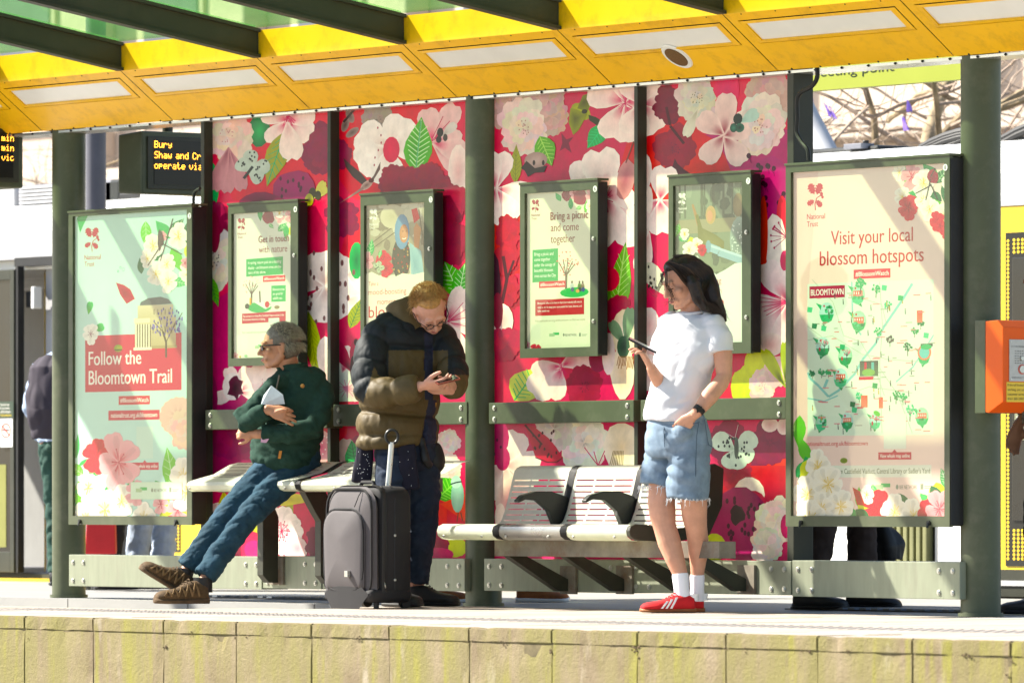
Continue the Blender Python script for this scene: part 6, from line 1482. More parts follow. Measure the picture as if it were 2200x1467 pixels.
for (a,b,r) in ((j(1461,1232,.03),j(1467,1290,.04),.037),(j(1498,1234,-.05),j(1498,1290,-.06),.033)):
    tube(bm,[a,a.lerp(b,.1),a.lerp(b,.55),b],[r+.001,r+.003,r,r+.004],20)
bmo('socks',bm,M['sock'],p1,smooth=True)
gz=lambda q: Vector((q.x,q.y,0))
h1=gz(j(1493,1318,.045)); h2=gz(j(1512,1318,-.065))
shoe(p1,h1,vec(-.985,.15,0),(0,0,1),.262,.098,M['shoered'],M['gum'],stripes=True)
shoe(p1,h2,vec(-.97,.05,0),(0,0,1),.262,.098,M['shoered'],M['gum'],stripes=True)
bm=bmesh.new()
for h in (h1,h2): tube(bm,[h+Up*.055+vec(-.004,0,0),h+Up*.088+vec(-.006,0,0)],[(.022),(.026)],12)
bmo('heel_tabs',bm,M['whiteleather'],p1,smooth=True)
# watch, bracelet
a=j(1502,880,.215); dd=(j(1490,893,.215)-j(1524,852,.19)).normalized(); bm=bmesh.new(); tube(bm,[a-dd*.011,a+dd*.011],.0295,20); w_=bmo('watch',bm,M['black'],p1,smooth=True)
bm=bmesh.new(); prism(bm,[a+C3*.026+vec(x,0,z)*.013+dd*0 for x,z in ((-1,-1.2),(1,-.6),(1,1.2),(-1,.6))],C3*.007); o=bmo('watch_face',bm,M['lens'],w_); o.location=(0,0,0)
# hair
bm=bmesh.new()
def HB(a,b,d,ra,rb,rd_): ball(bm,P(a,b,d),(ra,rb,rd_),Rm,20)
HB(-.028,0,.040,.094,.086,.090); HB(-.058,0,-.005,.075,.082,.095); HB(.012,.0,.088,.062,.062,.040)
for g in (1,-1): tube(bm,[P(.052,.030*g,.098),P(.030,.074*g,.055),P(.004,.088*g,.0),P(-.012,.088*g,-.07)],[.012,.013,.020,.020],10)
tube(bm,[P(-.06,0,.03),j(1506,605,-.0),j(1516,632,.03),j(1530,655,.05),j(1550,676,.05),j(1560,692,.04)],[(.085,.06),(.088,.058),(.088,.052),(.070,.038),(.038,.022),(.01,.008)],18,hint=lat)
tube(bm,[P(.0,.085,.02),j(1490,610,.12),j(1500,640,.12),j(1515,662,.12),j(1530,672,.11)],[.03,.036,.036,.026,.008],12)
tube(bm,[P(-.02,-.07,.02),j(1462,630,-.08),j(1458,655,-.07),j(1452,668,-.05)],[.03,.03,.02,.008],10)
def hd(co,n): 
    q=noise.noise(Vector((co.x*45,co.y*45,co.z*7))); return n*(.0035*q-.003)
fuse('hair',bm,M['hairdark'],p1,.005,3,hd)
rd=random.Random(5); rt=[]
def curve(pts,jit,rr):
    pts=[Vector(q) for q in pts]; out=[]; ph_=rd.uniform(0,2.2); o=Vector((rd.gauss(0,jit),rd.gauss(0,jit),rd.gauss(0,jit)*.6)); 
    for i in range(len(pts)-1):
        p0=pts[max(i-1,0)];q1=pts[i];q2=pts[i+1];q3=pts[min(i+2,len(pts)-1)]
        for k in range(5):
            t=k/5; wv=R3*(.004*math.sin((i+t)*3.1+ph_)*(i+t)/2); out.append(wv+.5*((2*q1)+(q2-p0)*t+(2*p0-5*q1+4*q2-q3)*t*t+(3*q1-p0-3*q2+q3)*t**3)+o*(.5+.7*(i+t)/len(pts)))
    rt.append((out,rr))
for k in range(380):
    g=rd.uniform(.1,1.0); a=rd.uniform(-.09,.06)
    curve([P(.05+a*.3,.02,.118),P(a,.088,.06),P(a-.02,.094,-.01),j(1498+g*8,640,.13+rd.uniform(-.03,.02)),j(1516+g*20,662+5*math.sin(k),.12),j(1536+g*22,680+rd.uniform(-10,14),.10)],.005,.0013)
for k in range(240):
    curve([P(.0,0,.13),P(-.08,.03,.09),P(-.13,.02,.0),j(1522,630,.02+rd.uniform(-.06,.06)),j(1536,655,.03),j(1556+rd.uniform(-12,10),684+rd.uniform(-10,14),.05)],.008,.0013)
for k in range(18):
    curve([P(.075,.03,.095),P(.105,.045,.03),P(.105,.05,-.02),P(.10,.035,-.06),j(1432+rd.uniform(-14,10),655+rd.uniform(-12,8),.12)],.009,.0009)
for k in range(20):
    curve([P(.09,.02,.085),P(.14,.01,.02),j(1405,620+rd.uniform(-20,20),.05),j(1372+rd.uniform(-10,16),610+rd.uniform(-40,40),.04)],.007,.0008)
M['hairmid']=mat('brown hair strands',(.075,.042,.024),.4,0,.4,60)
strands('hair_strands',[q for i,q in enumerate(rt) if i%4],p1,M['hairdark'],n=4); strands('hair_highlights',[q for i,q in enumerate(rt) if i%4==0],p1,M['hairmid'],n=4)
# phone
ph=thing('phone','dark phone held up by the person in the white T-shirt','phone',tuple(j(1380,742,.15)))
a,b=j(1350,727,.13),j(1411,757,.13); ax=(b-a); nrm=vec(.40,.20,.88).normalized(); sd=ax.cross(nrm).normalized()
bm=bmesh.new(); prism(bm,[a-sd*.026-nrm*.004,b-sd*.026-nrm*.004,b+sd*.026-nrm*.004,a+sd*.026-nrm*.004],nrm*.009); bmo('case',bm,M['phonecase'],ph,bev=.0025)
bm=bmesh.new(); k=ax*.04; prism(bm,[a+k-sd*.022+nrm*.0053,b-k-sd*.022+nrm*.0053,b-k+sd*.022+nrm*.0053,a+k+sd*.022+nrm*.0053],nrm*.0006); bmo('screen',bm,mat('phone screen',(.10,.09,.10),.1,emit=(.5,.45,.45,1),es=.06),ph)
# ---------------------------------------------------------------- SEATED MAN
Z0=35.87
p2=person('seated man in dark green fleece, jeans and sunglasses with arms crossed, looking left',620,1000,Z0)
lat=vec(.85,.5,0).normalized(); fw=vec(-.5,.85,0).normalized()
hc=j(600,745,.02); bm=bmesh.new(); P,Rm,hf,hl,hu=head(bm,hc,vec(-.97,.14,-.06),vec(-.05,0,1),.96)
tube(bm,[hc+vec(.035,0,-.05),j(620,790,.0),j(630,812,0)],[.057,.058,.07],16)
tube(bm,[j(632,800,0),j(640,822,0),j(636,880,.02),j(618,940,.03),j(616,985,.02)],[(.08,.06),(.12,.07),(.14,.08),(.14,.09),(.14,.09)],16,hint=lat)
tube(bm,[j(605,826,.03),j(562,867,.13),j(530,898,.19),j(547,893,.24),j(575,881,.285)],[.03,.03,.028,.030,.027],12)
hand(bm,j(578,880,.29),vec(.92,.12,-.28),vec(.0,-.9,-.2),-1,(.22,.3,.36,.42),1.0,thumb=vec(.75,.25,.5),spread=.06)
tube(bm,[j(680,840,.04),j(680,880,.12),j(662,918,.19),j(610,930,.24),j(556,932,.22),j(545,932,.20)],[.03,.03,.028,.028,.026,.026],12)
hand(bm,j(548,931,.21),vec(-.85,-.2,.1),vec(.1,-.8,-.2),1,(.8,.8,.8,.8),.9)
tube(bm,[j(640,995,.03),j(590,1050,.12),j(530,1112,.24),j(478,1180,.31),j(432,1262,.37)],[.07,.065,.045,.042,.034],14)
tube(bm,[j(600,995,0),j(555,1040,.08),j(500,1090,.18),j(450,1160,.24),j(392,1238,.28)],[.07,.065,.045,.042,.034],14)
fuse('body',bm,M['skin3'],p2,.0046,3)
facebits(p2,P,1,M['browfair'])
bm=bmesh.new()
tube(bm,[j(640,793,0),j(642,806,0),j(643,832,.0),j(636,880,.02),j(622,925,.035),j(610,962,.045),j(606,985,.05),j(610,1002,.04)],[(.095,.075),(.15,.095),(.178,.112),(.182,.130),(.188,.142),(.192,.148),(.182,.14),(.16,.12)],24,hint=lat)
tube(bm,[j(615,812,.03),j(592,830,.07),j(555,868,.14),j(522,900,.185),j(527,912,.20),j(550,897,.25),j(574,883,.275)],[.058,.062,.058,.053,.052,.049,.044],18)
tube(bm,[j(668,815,.02),j(690,838,.05),j(688,880,.13),j(670,922,.20),j(620,932,.25),j(565,932,.235)],[.062,.066,.062,.058,.054,.048],18)
def fld(co,n): return n*((abs(noise.noise(Vector((co.x*8+co.z*6,co.y*8,co.z*10))))-.22)*.024+(abs(noise.noise(Vector((co.x*22+co.z*14,co.y*22,co.z*24))))-.2)*.010)
fuse('fleece_jacket',bm,M['fleece'],p2,.007,3,fld)
# stand collar, zip, badge
bm=bmesh.new()
for k in range(1): pass
opentube('collar',[j(634,812,.0),j(630,800,.0),j(628,783,-.0)],[(.088,.075),(.080,.070),(.086,.080)],M['fleece'],p2,hint=lat,n=20,th=.008,disp=fld)
bm=bmesh.new(); tube(bm,[j(600,806,.13),j(596,825,.14),j(590,850,.16)],.004,6); bmo('zip',bm,M['rust'],p2,smooth=True)
bm=bmesh.new(); ball(bm,j(650,829,.165),(.011,.011,.011),seg=10); bmo('sleeve_badge',bm,mat('tan leather badge',(.45,.22,.05),.6),p2,smooth=True)
bm=bmesh.new(); prism(bm,[j(600,968,.205),j(606,968,.205),j(603,985,.2),j(597,985,.2)],C3*.004); bmo('pocket_pull',bm,mat('orange pull',(.5,.2,.03),.6),p2)
bm=bmesh.new()
tube(bm,[j(622,968,.02),j(628,995,.02),j(615,1012,.04)],[(.165,.125),(.165,.13),(.13,.11)],18,hint=lat)
tube(bm,[j(648,985,.03),j(628,1015,.06),j(590,1050,.13),j(535,1108,.25),j(482,1178,.32),j(440,1238,.37)],[.098,.098,.084,.066,.062,.062],20)
tube(bm,[j(600,985,.03),j(580,1010,.05),j(550,1040,.09),j(498,1092,.19),j(450,1155,.25),j(402,1220,.285)],[.088,.092,.082,.066,.062,.060],20)
def jd(co,n): return n*((abs(noise.noise(Vector((co.x*9-co.z*5,co.y*9,co.z*16-co.x*8))))-.2)*.018+(abs(noise.noise(Vector((co.x*24,co.y*24,co.z*34))))-.2)*.006)
fuse('jeans',bm,M['denim'],p2,.0065,3,jd)
hA=j(447,1288,.38); hA.z=0; shoe(p2,hA,vec(-.96,.30,0),(0,0,1),.285,.112,M['shoebrown'],M['solebrown'],hgt=.118,solh=.036,name='hiking_shoe')
hB=j(397,1284,.30); hB.z=max(hB.z,0.004); shoe(p2,hB,vec(-.80,.22,.50),vec(.5,0,.85),.285,.11,M['shoebrown'],M['solebrown'],hgt=.118,solh=.036,name='hiking_shoe')
bm=bmesh.new(); tube(bm,[j(436,1240,.37),j(436,1272,.37)],[.050,.05],14); tube(bm,[j(398,1222,.285),j(391,1252,.29)],[.048,.048],14); bmo('socks',bm,M['black'],p2,smooth=True)
# sunglasses
bm=bmesh.new()
for g in (1,-1):
    q=[P(.098,.010*g,.012),P(.094,.052*g,.012),P(.090,.048*g,-.016),P(.096,.014*g,-.018)]; prism(bm,q,hf*.006)
gl=bmo('sunglasses',bm,M['lens'],p2); bm=bmesh.new()
for g in (1,-1): tube(bm,[P(.094,.052*g,.010),P(.06,.078*g,.010),P(.0,.084*g,.008)],[.0035,.004,.003],6)
tube(bm,[P(.100,-.012,.008),P(.100,.012,.008)],.003,6); o=bmo('temple_arms',bm,M['black'],gl,smooth=True); o.location=(0,0,0)
# cropped hair
def shorthair(par,P,Rm,f,l,u,m,seed,n=1500,front=.55,ln=.022,cap=((-.020,0,.040,.094,.080,.086),(-.045,0,.0,.072,.077,.075)),tuft=0,c=None,lim=None):
    bm=bmesh.new()
    for a,b,d,ra,rb,rc in cap: ball(bm,P(a,b,d),(ra,rb,rc),Rm,20)
    fuse('hair',bm,m,par,.006,2,lambda co,n_: n_*(noise.noise(co*70)*.003))
    rd=random.Random(seed); rt=[]
    for i in range(n):
        v=Vector((rd.gauss(0,1),rd.gauss(0,1),rd.gauss(0,1))).normalized(); a,b,d=v
        if d<-.35 or (a>front-.2*(d<.5) and d<.80) : continue
        if a>.1 and d<.25: continue
        if lim and not lim(a,b,d): continue
        base=P(-.024+.093*a,.080*b,.040+.086*d if d>-.0 else .02+.09*d); nn=(f*a+l*b+u*d).normalized(); tg=(f*.9-u*.2+l*rd.uniform(-.5,.5)).normalized() if tuft else (-f*.2-u*.8+l*rd.uniform(-.4,.4))
        L=ln*rd.uniform(.6,1.3); rt.append(([base,base+nn*L*.55+tg*L*.2,base+nn*L*.85+tg*L*.7],.0013))
    strands('hair_strands',rt,par,M.get(m.name+'L',m))
shorthair(p2,P,Rm,hf,hl,hu,M['hairgrey'],4,n=4200,ln=.030)
lf=thing('leaflet','folded pale blue leaflet tucked under the seated man\'s crossed arms','leaflet',tuple(j(595,860,.25)))
bm=bmesh.new(); prism(bm,[j(583,828,.20),j(608,848,.22),j(612,868,.235),j(560,872,.25),j(566,850,.22)],C3*.004+Up*.001); bmo('cover_sheet',bm,M['paper'],lf)
bm=bmesh.new(); prism(bm,[j(562,934,.275),j(584,934,.275),j(572,951,.27),j(560,950,.27)],C3*.003); bmo('lower_fold',bm,mat('pink leaflet edge',(.6,.35,.5),.6),lf)
# ---------------------------------------------------------------- MAN IN PUFFER JACKET
Z0=34.58
p3=person('man in olive and black puffer jacket looking down at his phone beside a suitcase',880,1302,Z0)
fw=vec(.5,.86,0).normalized(); lat=vec(.86,-.5,0).normalized()
hc=j(923,664,.10); bm=bmesh.new(); P,Rm,hf,hl,hu=head(bm,hc,vec(.30,.52,-.80),vec(.10,.75,.62)+vec(-.18,0,.12),1.0)
tube(bm,[hc+vec(-.03,-.05,-.02),j(895,690,.03),j(885,715,0)],[.058,.06,.075],14)
tube(bm,[j(880,705,0),j(872,740,0),j(865,830,0),j(868,960,0),j(872,990,0)],[(.10,.07),(.14,.08),(.14,.09),(.13,.09),(.13,.09)],16,hint=lat)
tube(bm,[j(818,722,.06),j(795,790,.14),j(795,832,.20),j(850,836,.30),j(905,830,.34)],[.035,.035,.033,.033,.028],12)
hand(bm,j(908,829,.345),vec(.86,.22,.05),vec(.1,-.5,.85),1,(.38,.42,.48,.55),1.05,thumb=vec(.72,.1,.75),spread=.03)
tube(bm,[j(945,730,-.05),j(972,790,.06),j(976,818,.14),j(962,832,.25),j(958,834,.28)],[.05,.05,.045,.038,.028],12)
hand(bm,j(966,840,.26),vec(-.82,.42,.0),vec(.1,-.3,.9),-1,(.35,.4,.45,.5),1.0,thumb=vec(-.3,.2,.9))
for x0,x1,x2,cc in ((848,842,838,.06),(900,906,893,-.04)): tube(bm,[j(x0,985,cc),j(x1,1110,cc),j(x2,1265,cc)],[.09,.065,.04],14)
fuse('body',bm,M['skin2'],p3,.0046,3)
facebits(p3,P,1,M['browfair'])
zpx=lambda co:(lambda v,d:(CX+FPX*v.dot(Rt)/d,HOR-FPX*v.z/d,Z0-d))(co-CAM,(co-CAM).dot(Fw))
bm=bmesh.new()
def bul(pts,rad,nb,amp,seg=8,**k):
    P_=[];R_2=[]; n=len(pts)
    tot=(n-1)*seg
    for i in range(tot+1):
        a=min(int(i/seg),n-2); t=i/seg-a
        P_.append(Vector(pts[a]).lerp(Vector(pts[a+1]),t)); ra=rad[a] if isinstance(rad[a],tuple) else (rad[a],rad[a]); rb=rad[a+1] if isinstance(rad[a+1],tuple) else (rad[a+1],rad[a+1])
        m_=amp*1.15*(abs(math.sin(math.pi*nb*i/tot))**.42-.78); R_2.append((ra[0]+(rb[0]-ra[0])*t+m_,ra[1]+(rb[1]-ra[1])*t+m_))
    tube(bm,P_,R_2,26,**k)
bul([j(880,684,.01),j(872,705,0),j(868,745,0),j(862,820,0),j(856,890,.0),j(853,935,0),j(855,962,0)],[(.11,.09),(.19,.125),(.20,.14),(.205,.15),(.212,.162),(.22,.172),(.205,.165)],6,.024,hint=lat)
bul([j(826,706,.05),j(806,735,.09),j(794,785,.14),j(790,828,.19),j(800,846,.22),j(850,842,.29),j(902,833,.33)],[.078,.090,.088,.084,.082,.074,.066],6,.015)
bul([j(932,712,-.05),j(955,740,-.03),j(970,785,.05),j(976,815,.12),j(970,838,.22)],[.075,.084,.080,.074,.062],4,.014)
def gapx(y): return 921-(y-720)*.0 + (8 if y>860 else 0)
def pd(co,n):
    x,y,c=zpx(co); v=n*((abs(noise.noise(Vector((co.x*14,co.y*14,co.z*7))))-.2)*.010+(abs(noise.noise(Vector((co.x*30,co.y*30,co.z*18))))-.2)*.004)
    if c>.10 and 720<y<975 and c<.26:
        w_=(10+max(0,(y-860))*.18); k=max(0,1-abs(x-gapx(y))/w_)
        if not (795<y<868): v-=fw*.05*min(1,k*1.6)
    return v
def pm(c,n):
    x,y,cc=zpx(c)
    w_=(10+max(0,(y-860))*.18)
    if cc>.02 and cc<.26 and y>715 and abs(x-gapx(y))<w_*.9 and n.dot(fw)>-.2: return 3 if (x>gapx(y)+w_*.55 and y>865) else 2
    if cc>.24 and y>770: return 1 if x>800-(y-800)*.3 else 0
    if x<835 and y<845-(x-760)*.1 and cc>.04: return 0 if y<822 or x<785 and y<840 else 1
    if x>962: return 0 if y<805 else 1
    return 0 if y<752 else 1
fuse('puffer_jacket',bm,[M['puffd'],M['puffo'],M['navy'],M['lining']],p3,.0065,2,pd,pm)
opentube('hood_collar',[j(893,716,.02),j(880,695,.01),j(874,668,.0),j(868,650,-.01)],[(.10,.085),(.108,.095),(.105,.10),(.098,.095)],M['puffo'],p3,hint=lat,n=22,th=.022,disp=lambda co,n:n*((abs(noise.noise(Vector((co.x*16,co.y*16,co.z*10))))-.2)*.02))
bm=bmesh.new()
tube(bm,[j(872,945,0),j(872,990,0),j(872,1010,0)],[(.17,.125),(.17,.125),(.13,.1)],18,hint=lat)
tube(bm,[j(848,980,.06),j(843,1060,.07),j(842,1130,.07),j(840,1255,.06)],[.10,.09,.078,.068],18)
tube(bm,[j(900,985,-.04),j(906,1060,-.04),j(906,1130,-.04),j(898,1200,-.04),j(892,1252,-.04)],[.10,.094,.080,.072,.068],18)
fuse('jeans',bm,M['denimdk'],p3,.007,3,jd)
# polka dot scarf tails, side bag
M['polka']=mat('purple spotted cloth',(.012,.011,.022),.85,0,.2,12)
for q,c_ in (((762,950),.02),((872,955),.19)):
    pass
bm=bmesh.new(); tube(bm,[j(783,950,.05),j(781,985,.05),j(776,1036,.05)],[(.04,.02),(.046,.025),(.05,.022)],14); fuse('spotted_scarf',bm,M['polka'],p3,.007,2,fold(20,20,4,.008,3)); bm=bmesh.new(); tube(bm,[j(873,955,.14),j(875,1000,.15),j(882,1052,.14)],[(.045,.02),(.055,.024),(.045,.018)],14)
pk=fuse('spotted_scarf',bm,M['polka'],p3,.007,2,fold(20,20,4,.008,3))
bm=bmesh.new(); rd=random.Random(6)
for k in range(26):
    x,y,c_=(rd.uniform(768,795),rd.uniform(955,1032),.079) if k<20 else (rd.uniform(858,890),rd.uniform(962,1045),.176)
    ball(bm,j(x,y,c_),(.0018,.0018,.0018),seg=5)
stuff(bmo('scarf_spots',bm,M['fray'],p3))
bg_=thing('shoulder_bag','small black bag hanging at the hip of the man in the puffer jacket','bag',tuple(j(937,985,.0)))
bm=bmesh.new(); ball(bm,j(934,985,-.02),(.05,.05,.085)); tube(bm,[j(905,940,.1),j(915,990,.13),j(925,1000,.1)],[.02,.022,.02],8); fuse('pouch',bm,M['black'],bg_,.007,2,fold(9,9,9,.01,2))
shoe(p3,gz(j(878,1302,-.02)),vec(.93,.36,0),(0,0,1),.27,.108,M['black'],M['black'],name='black_shoe',hgt=.105,solh=.03); shoe(p3,gz(j(830,1302,.10)),vec(.6,.8,0),(0,0,1),.27,.108,M['black'],M['black'],name='black_shoe',hgt=.105,solh=.03)
bm=bmesh.new()
for g in (1,-1):
    pts=[P(.104,.030*g+.020*math.cos(a),-.004+.017*math.sin(a)) for a in [k/16*6.283 for k in range(17)]]; tube(bm,pts,.0019,6,cap=False); tube(bm,[P(.102,.050*g,.004),P(.06,.080*g,.006),P(.0,.085*g,.004),P(-.012,.084*g,-.008)],.0022,6)
tube(bm,[P(.106,-.010,.0),P(.108,0,.004),P(.106,.010,.0)],.0019,6); bmo('glasses',bm,M['black'],p3,smooth=True)
shorthair(p3,P,Rm,hf,hl,hu,M['hairsand'],9,n=3200,front=.42,ln=.026,tuft=1,cap=((-.030,0,.046,.090,.079,.078),(-.048,0,.005,.068,.077,.07),(.012,0,.088,.05,.055,.034)))
ph=thing('phone','phone in a reddish cover held in both hands by the man in the puffer jacket','phone',tuple(j(955,816,.40)))
a,b=j(936,824,.40),j(984,812,.36); nrm=vec(-.1,.35,.9).normalized(); sd=(b-a).cross(nrm).normalized(); bm=bmesh.new(); prism(bm,[a-sd*.034,b-sd*.034,b+sd*.034,a+sd*.034],nrm*.009); bmo('case',bm,M['phonered'],ph,bev=.002)
bm=bmesh.new(); prism(bm,[a.lerp(b,.04)-sd*.030+nrm*.0095,a.lerp(b,.96)-sd*.030+nrm*.0095,a.lerp(b,.96)+sd*.030+nrm*.0095,a.lerp(b,.04)+sd*.030+nrm*.0095],nrm*.0006); bmo('screen',bm,M['lens'],ph)
# ---------------------------------------------------------------- SUITCASE
Zs=34.15
def s_(px,py,c=0): return J(px,py,Zs,c)
org=gz(s_(790,1303,.02)); n_=vec(-.83,.56,0).normalized(); sx_=vec(.56,.83,0).normalized()   # front normal, and its right edge direction
sc_=thing('suitcase','upright grey wheeled suitcase with pull handle up, between the two men','suitcase',tuple(org))
def S(a,b,z): return org+sx_*a+n_*b+Up*z     # a: across front (right +), b: outwards, z up
hw,dp,ht=.215,.125,.60
def rbody(name,a0,a1,b0,b1,z0,z1,m,r,seg=4,lean=0,par=sc_,top=None):
    bm=bmesh.new(); vs=[]
    for z in (z0,z1):
        for b in (b0,b1):
            for a in (a0,a1): vs.append(bm.verts.new(S(a*(top if (top and z==z1) else 1),b,z)))
    for f in ((0,2,3,1),(4,5,7,6),(0,1,5,4),(2,6,7,3),(0,4,6,2),(1,3,7,5)): bm.faces.new([vs[i] for i in f])
    bmesh.ops.recalc_face_normals(bm,faces=bm.faces)
    bmesh.ops.bevel(bm,geom=list(bm.edges),offset=r,segments=seg,affect='EDGES',profile=.5,clamp_overlap=True)
    o=bmo(name,bm,m,par,smooth=True); return o
def softbox(name,a0,a1,z0,z1,b0,b1,rt,rb,m,bulge=.03,nb=6,wob=.0):
    def outline(ins):
        A0,A1,Z0_,Z1_=a0+ins,a1-ins,z0+ins,z1-ins; t=max(.006,rt-ins*.5); r=max(.006,rb-ins*.5); o=[]
        for (ca,cz,rr,s0) in ((A1-t,Z1_-t,t,0),(A0+t,Z1_-t,t,90),(A0+r,Z0_+r,r,180),(A1-r,Z0_+r,r,270)):
            for q in range(nb+1): g=R_(s0+90*q/nb); o.append((ca+rr*math.cos(g),cz+rr*math.sin(g)))
        return o
    bm=bmesh.new(); rings=[]
    st=[(b0,.030),(b0+.006,.010),(b0+.02,0),((b0+b1)/2,-.004),(b1-.022,0),(b1-.006,.008),(b1,.022),(b1+bulge*.45,.06),(b1+bulge*.8,.11),(b1+bulge,.16)]
    for b,ins in st:
        ins=min(ins,(a1-a0)*.42); rings.append([bm.verts.new(S(a,b+wob*noise.noise(Vector((a*9,z*7,1))),z)) for a,z in outline(ins)])
    for r0,r1 in zip(rings,rings[1:]):
        for q in range(len(r0)): f=bm.faces.new([r0[q],r0[(q+1)%len(r0)],r1[(q+1)%len(r1)],r1[q]])
    bm.faces.new(list(reversed(rings[0]))); bm.faces.new(rings[-1]); bmesh.ops.recalc_face_normals(bm,faces=bm.faces)
    o=bmo(name,bm,m,sc_,smooth=True); return o
softbox('shell',-hw,hw,.035,ht,-dp,dp*.5,.07,.05,M['casedk'],.01)
softbox('front_panel',-hw+.004,hw-.004,.035,ht-.004,dp*.48,dp*.86,.10,.06,M['case'],.03,wob=.012)
softbox('front_pocket',-hw+.02,hw-.055,.085,ht-.11,dp*.9,dp*1.12,.10,.04,M['case'],.018,wob=.010)
softbox('base_guard',-hw-.004,hw+.004,.03,.095,-dp-.004,dp*1.0,.02,.03,M['casedk'],.012)
softbox('gusset',-hw-.003,hw+.003,.033,ht+.004,dp*.30,dp*.40,.075,.05,M['black'],.002)
def loop(b,a0,a1,z0,z1,r,rad):
    pts=[]
    for (ca,cz,s0) in ((a1-r,z1-r,0),(a0+r,z1-r,90),(a0+r,z0+r,180),(a1-r,z0+r,270)):
        for k in range(5): t=R_(s0+k*22.5); pts.append(S(ca+r*math.cos(t),b,cz+r*math.sin(t)))
    pts.append(pts[0]); bm=bmesh.new(); tube(bm,pts,rad,6,cap=False); return bm
bmo('piping',loop(dp*.88,-hw+.012,hw-.012,.05,ht-.010,.10,.006),M['casedk'],sc_,smooth=True)
bmo('piping',loop(dp*1.05,-hw+.021,hw-.056,.086,ht-.111,.10,.006),M['casedk'],sc_,smooth=True)
bm=bmesh.new(); tube(bm,[S(.10,dp*.86+.035,ht-.10),S(.115,dp*.86+.02,ht-.045),S(.12,dp*.86+.004,ht-.02)],.0025,5); bmo('stitching',bm,M['casedk'],sc_,smooth=True)
bm=bmesh.new(); prism(bm,[S(a,dp*1.22,z) for a,z in ((.05,.155),(.078,.155),(.078,.185),(.05,.185))],n_*.018); bmo('badge',bm,M['bolt'],sc_,bev=.001)
for a,z in ((.02,.36),(.02,.14)):
    bm=bmesh.new(); ball(bm,S(hw+.002,-a,z),(.008,.008,.008),seg=10); bmo('side_stud',bm,M['bolt'],sc_,smooth=True)
bm=bmesh.new(); tube(bm,[S(hw+.003,dp*.35,.13),S(hw+.006,dp*.30,.10)],.004,6); bmo('zip_pull',bm,M['bolt'],sc_,smooth=True)
for b_ in (-.02,.03): 
    bm=bmesh.new(); tube(bm,[S(hw+.001,b_,.09),S(hw+.002,b_,ht-.06),S(hw-.04,b_,ht+.001),S(-hw+.05,b_,ht+.001)],.004,6); bmo('zip',bm,M['black'],sc_,smooth=True)
bm=bmesh.new(); tube(bm,[S(-.07,.0,ht-.005),S(-.05,.0,ht+.022),S(.05,0,ht+.022),S(.07,0,ht-.005)],.010,8); bmo('top_handle',bm,M['casedk'],sc_,smooth=True)
for a in (-hw+.04,hw-.04):
    bm=bmesh.new(); tube(bm,[S(a-.015,-dp+.02,.028),S(a+.015,-dp+.02,.028)],.028,16); bmo('wheel',bm,M['black'],sc_,smooth=True)
    bm=bmesh.new(); tube(bm,[S(a,dp*.5,.0),S(a,dp*.5,.04)],.014,10); bmo('foot',bm,M['black'],sc_,smooth=True)
ha=S(.02,-dp+.02,ht-.02); hb=s_(842,942,.0)+(ha-s_(834,1040,0)).dot(C3)*C3
bm=bmesh.new(); tube(bm,[ha,ha.lerp(hb,.93)],[(.0135,.009)]*2,10); ht_=bmo('telescopic_handle',bm,M['alu'],sc_,smooth=True)
bm=bmesh.new(); c0=hb+Up*-.012; pts=[c0+R3*.031*math.sin(a)+Up*(.022-.034*math.cos(a)) for a in [k/16*6.283 for k in range(17)]]; tube(bm,pts,.0075,8,cap=False); bmo('grip',bm,M['blackmetal'],sc_,smooth=True)
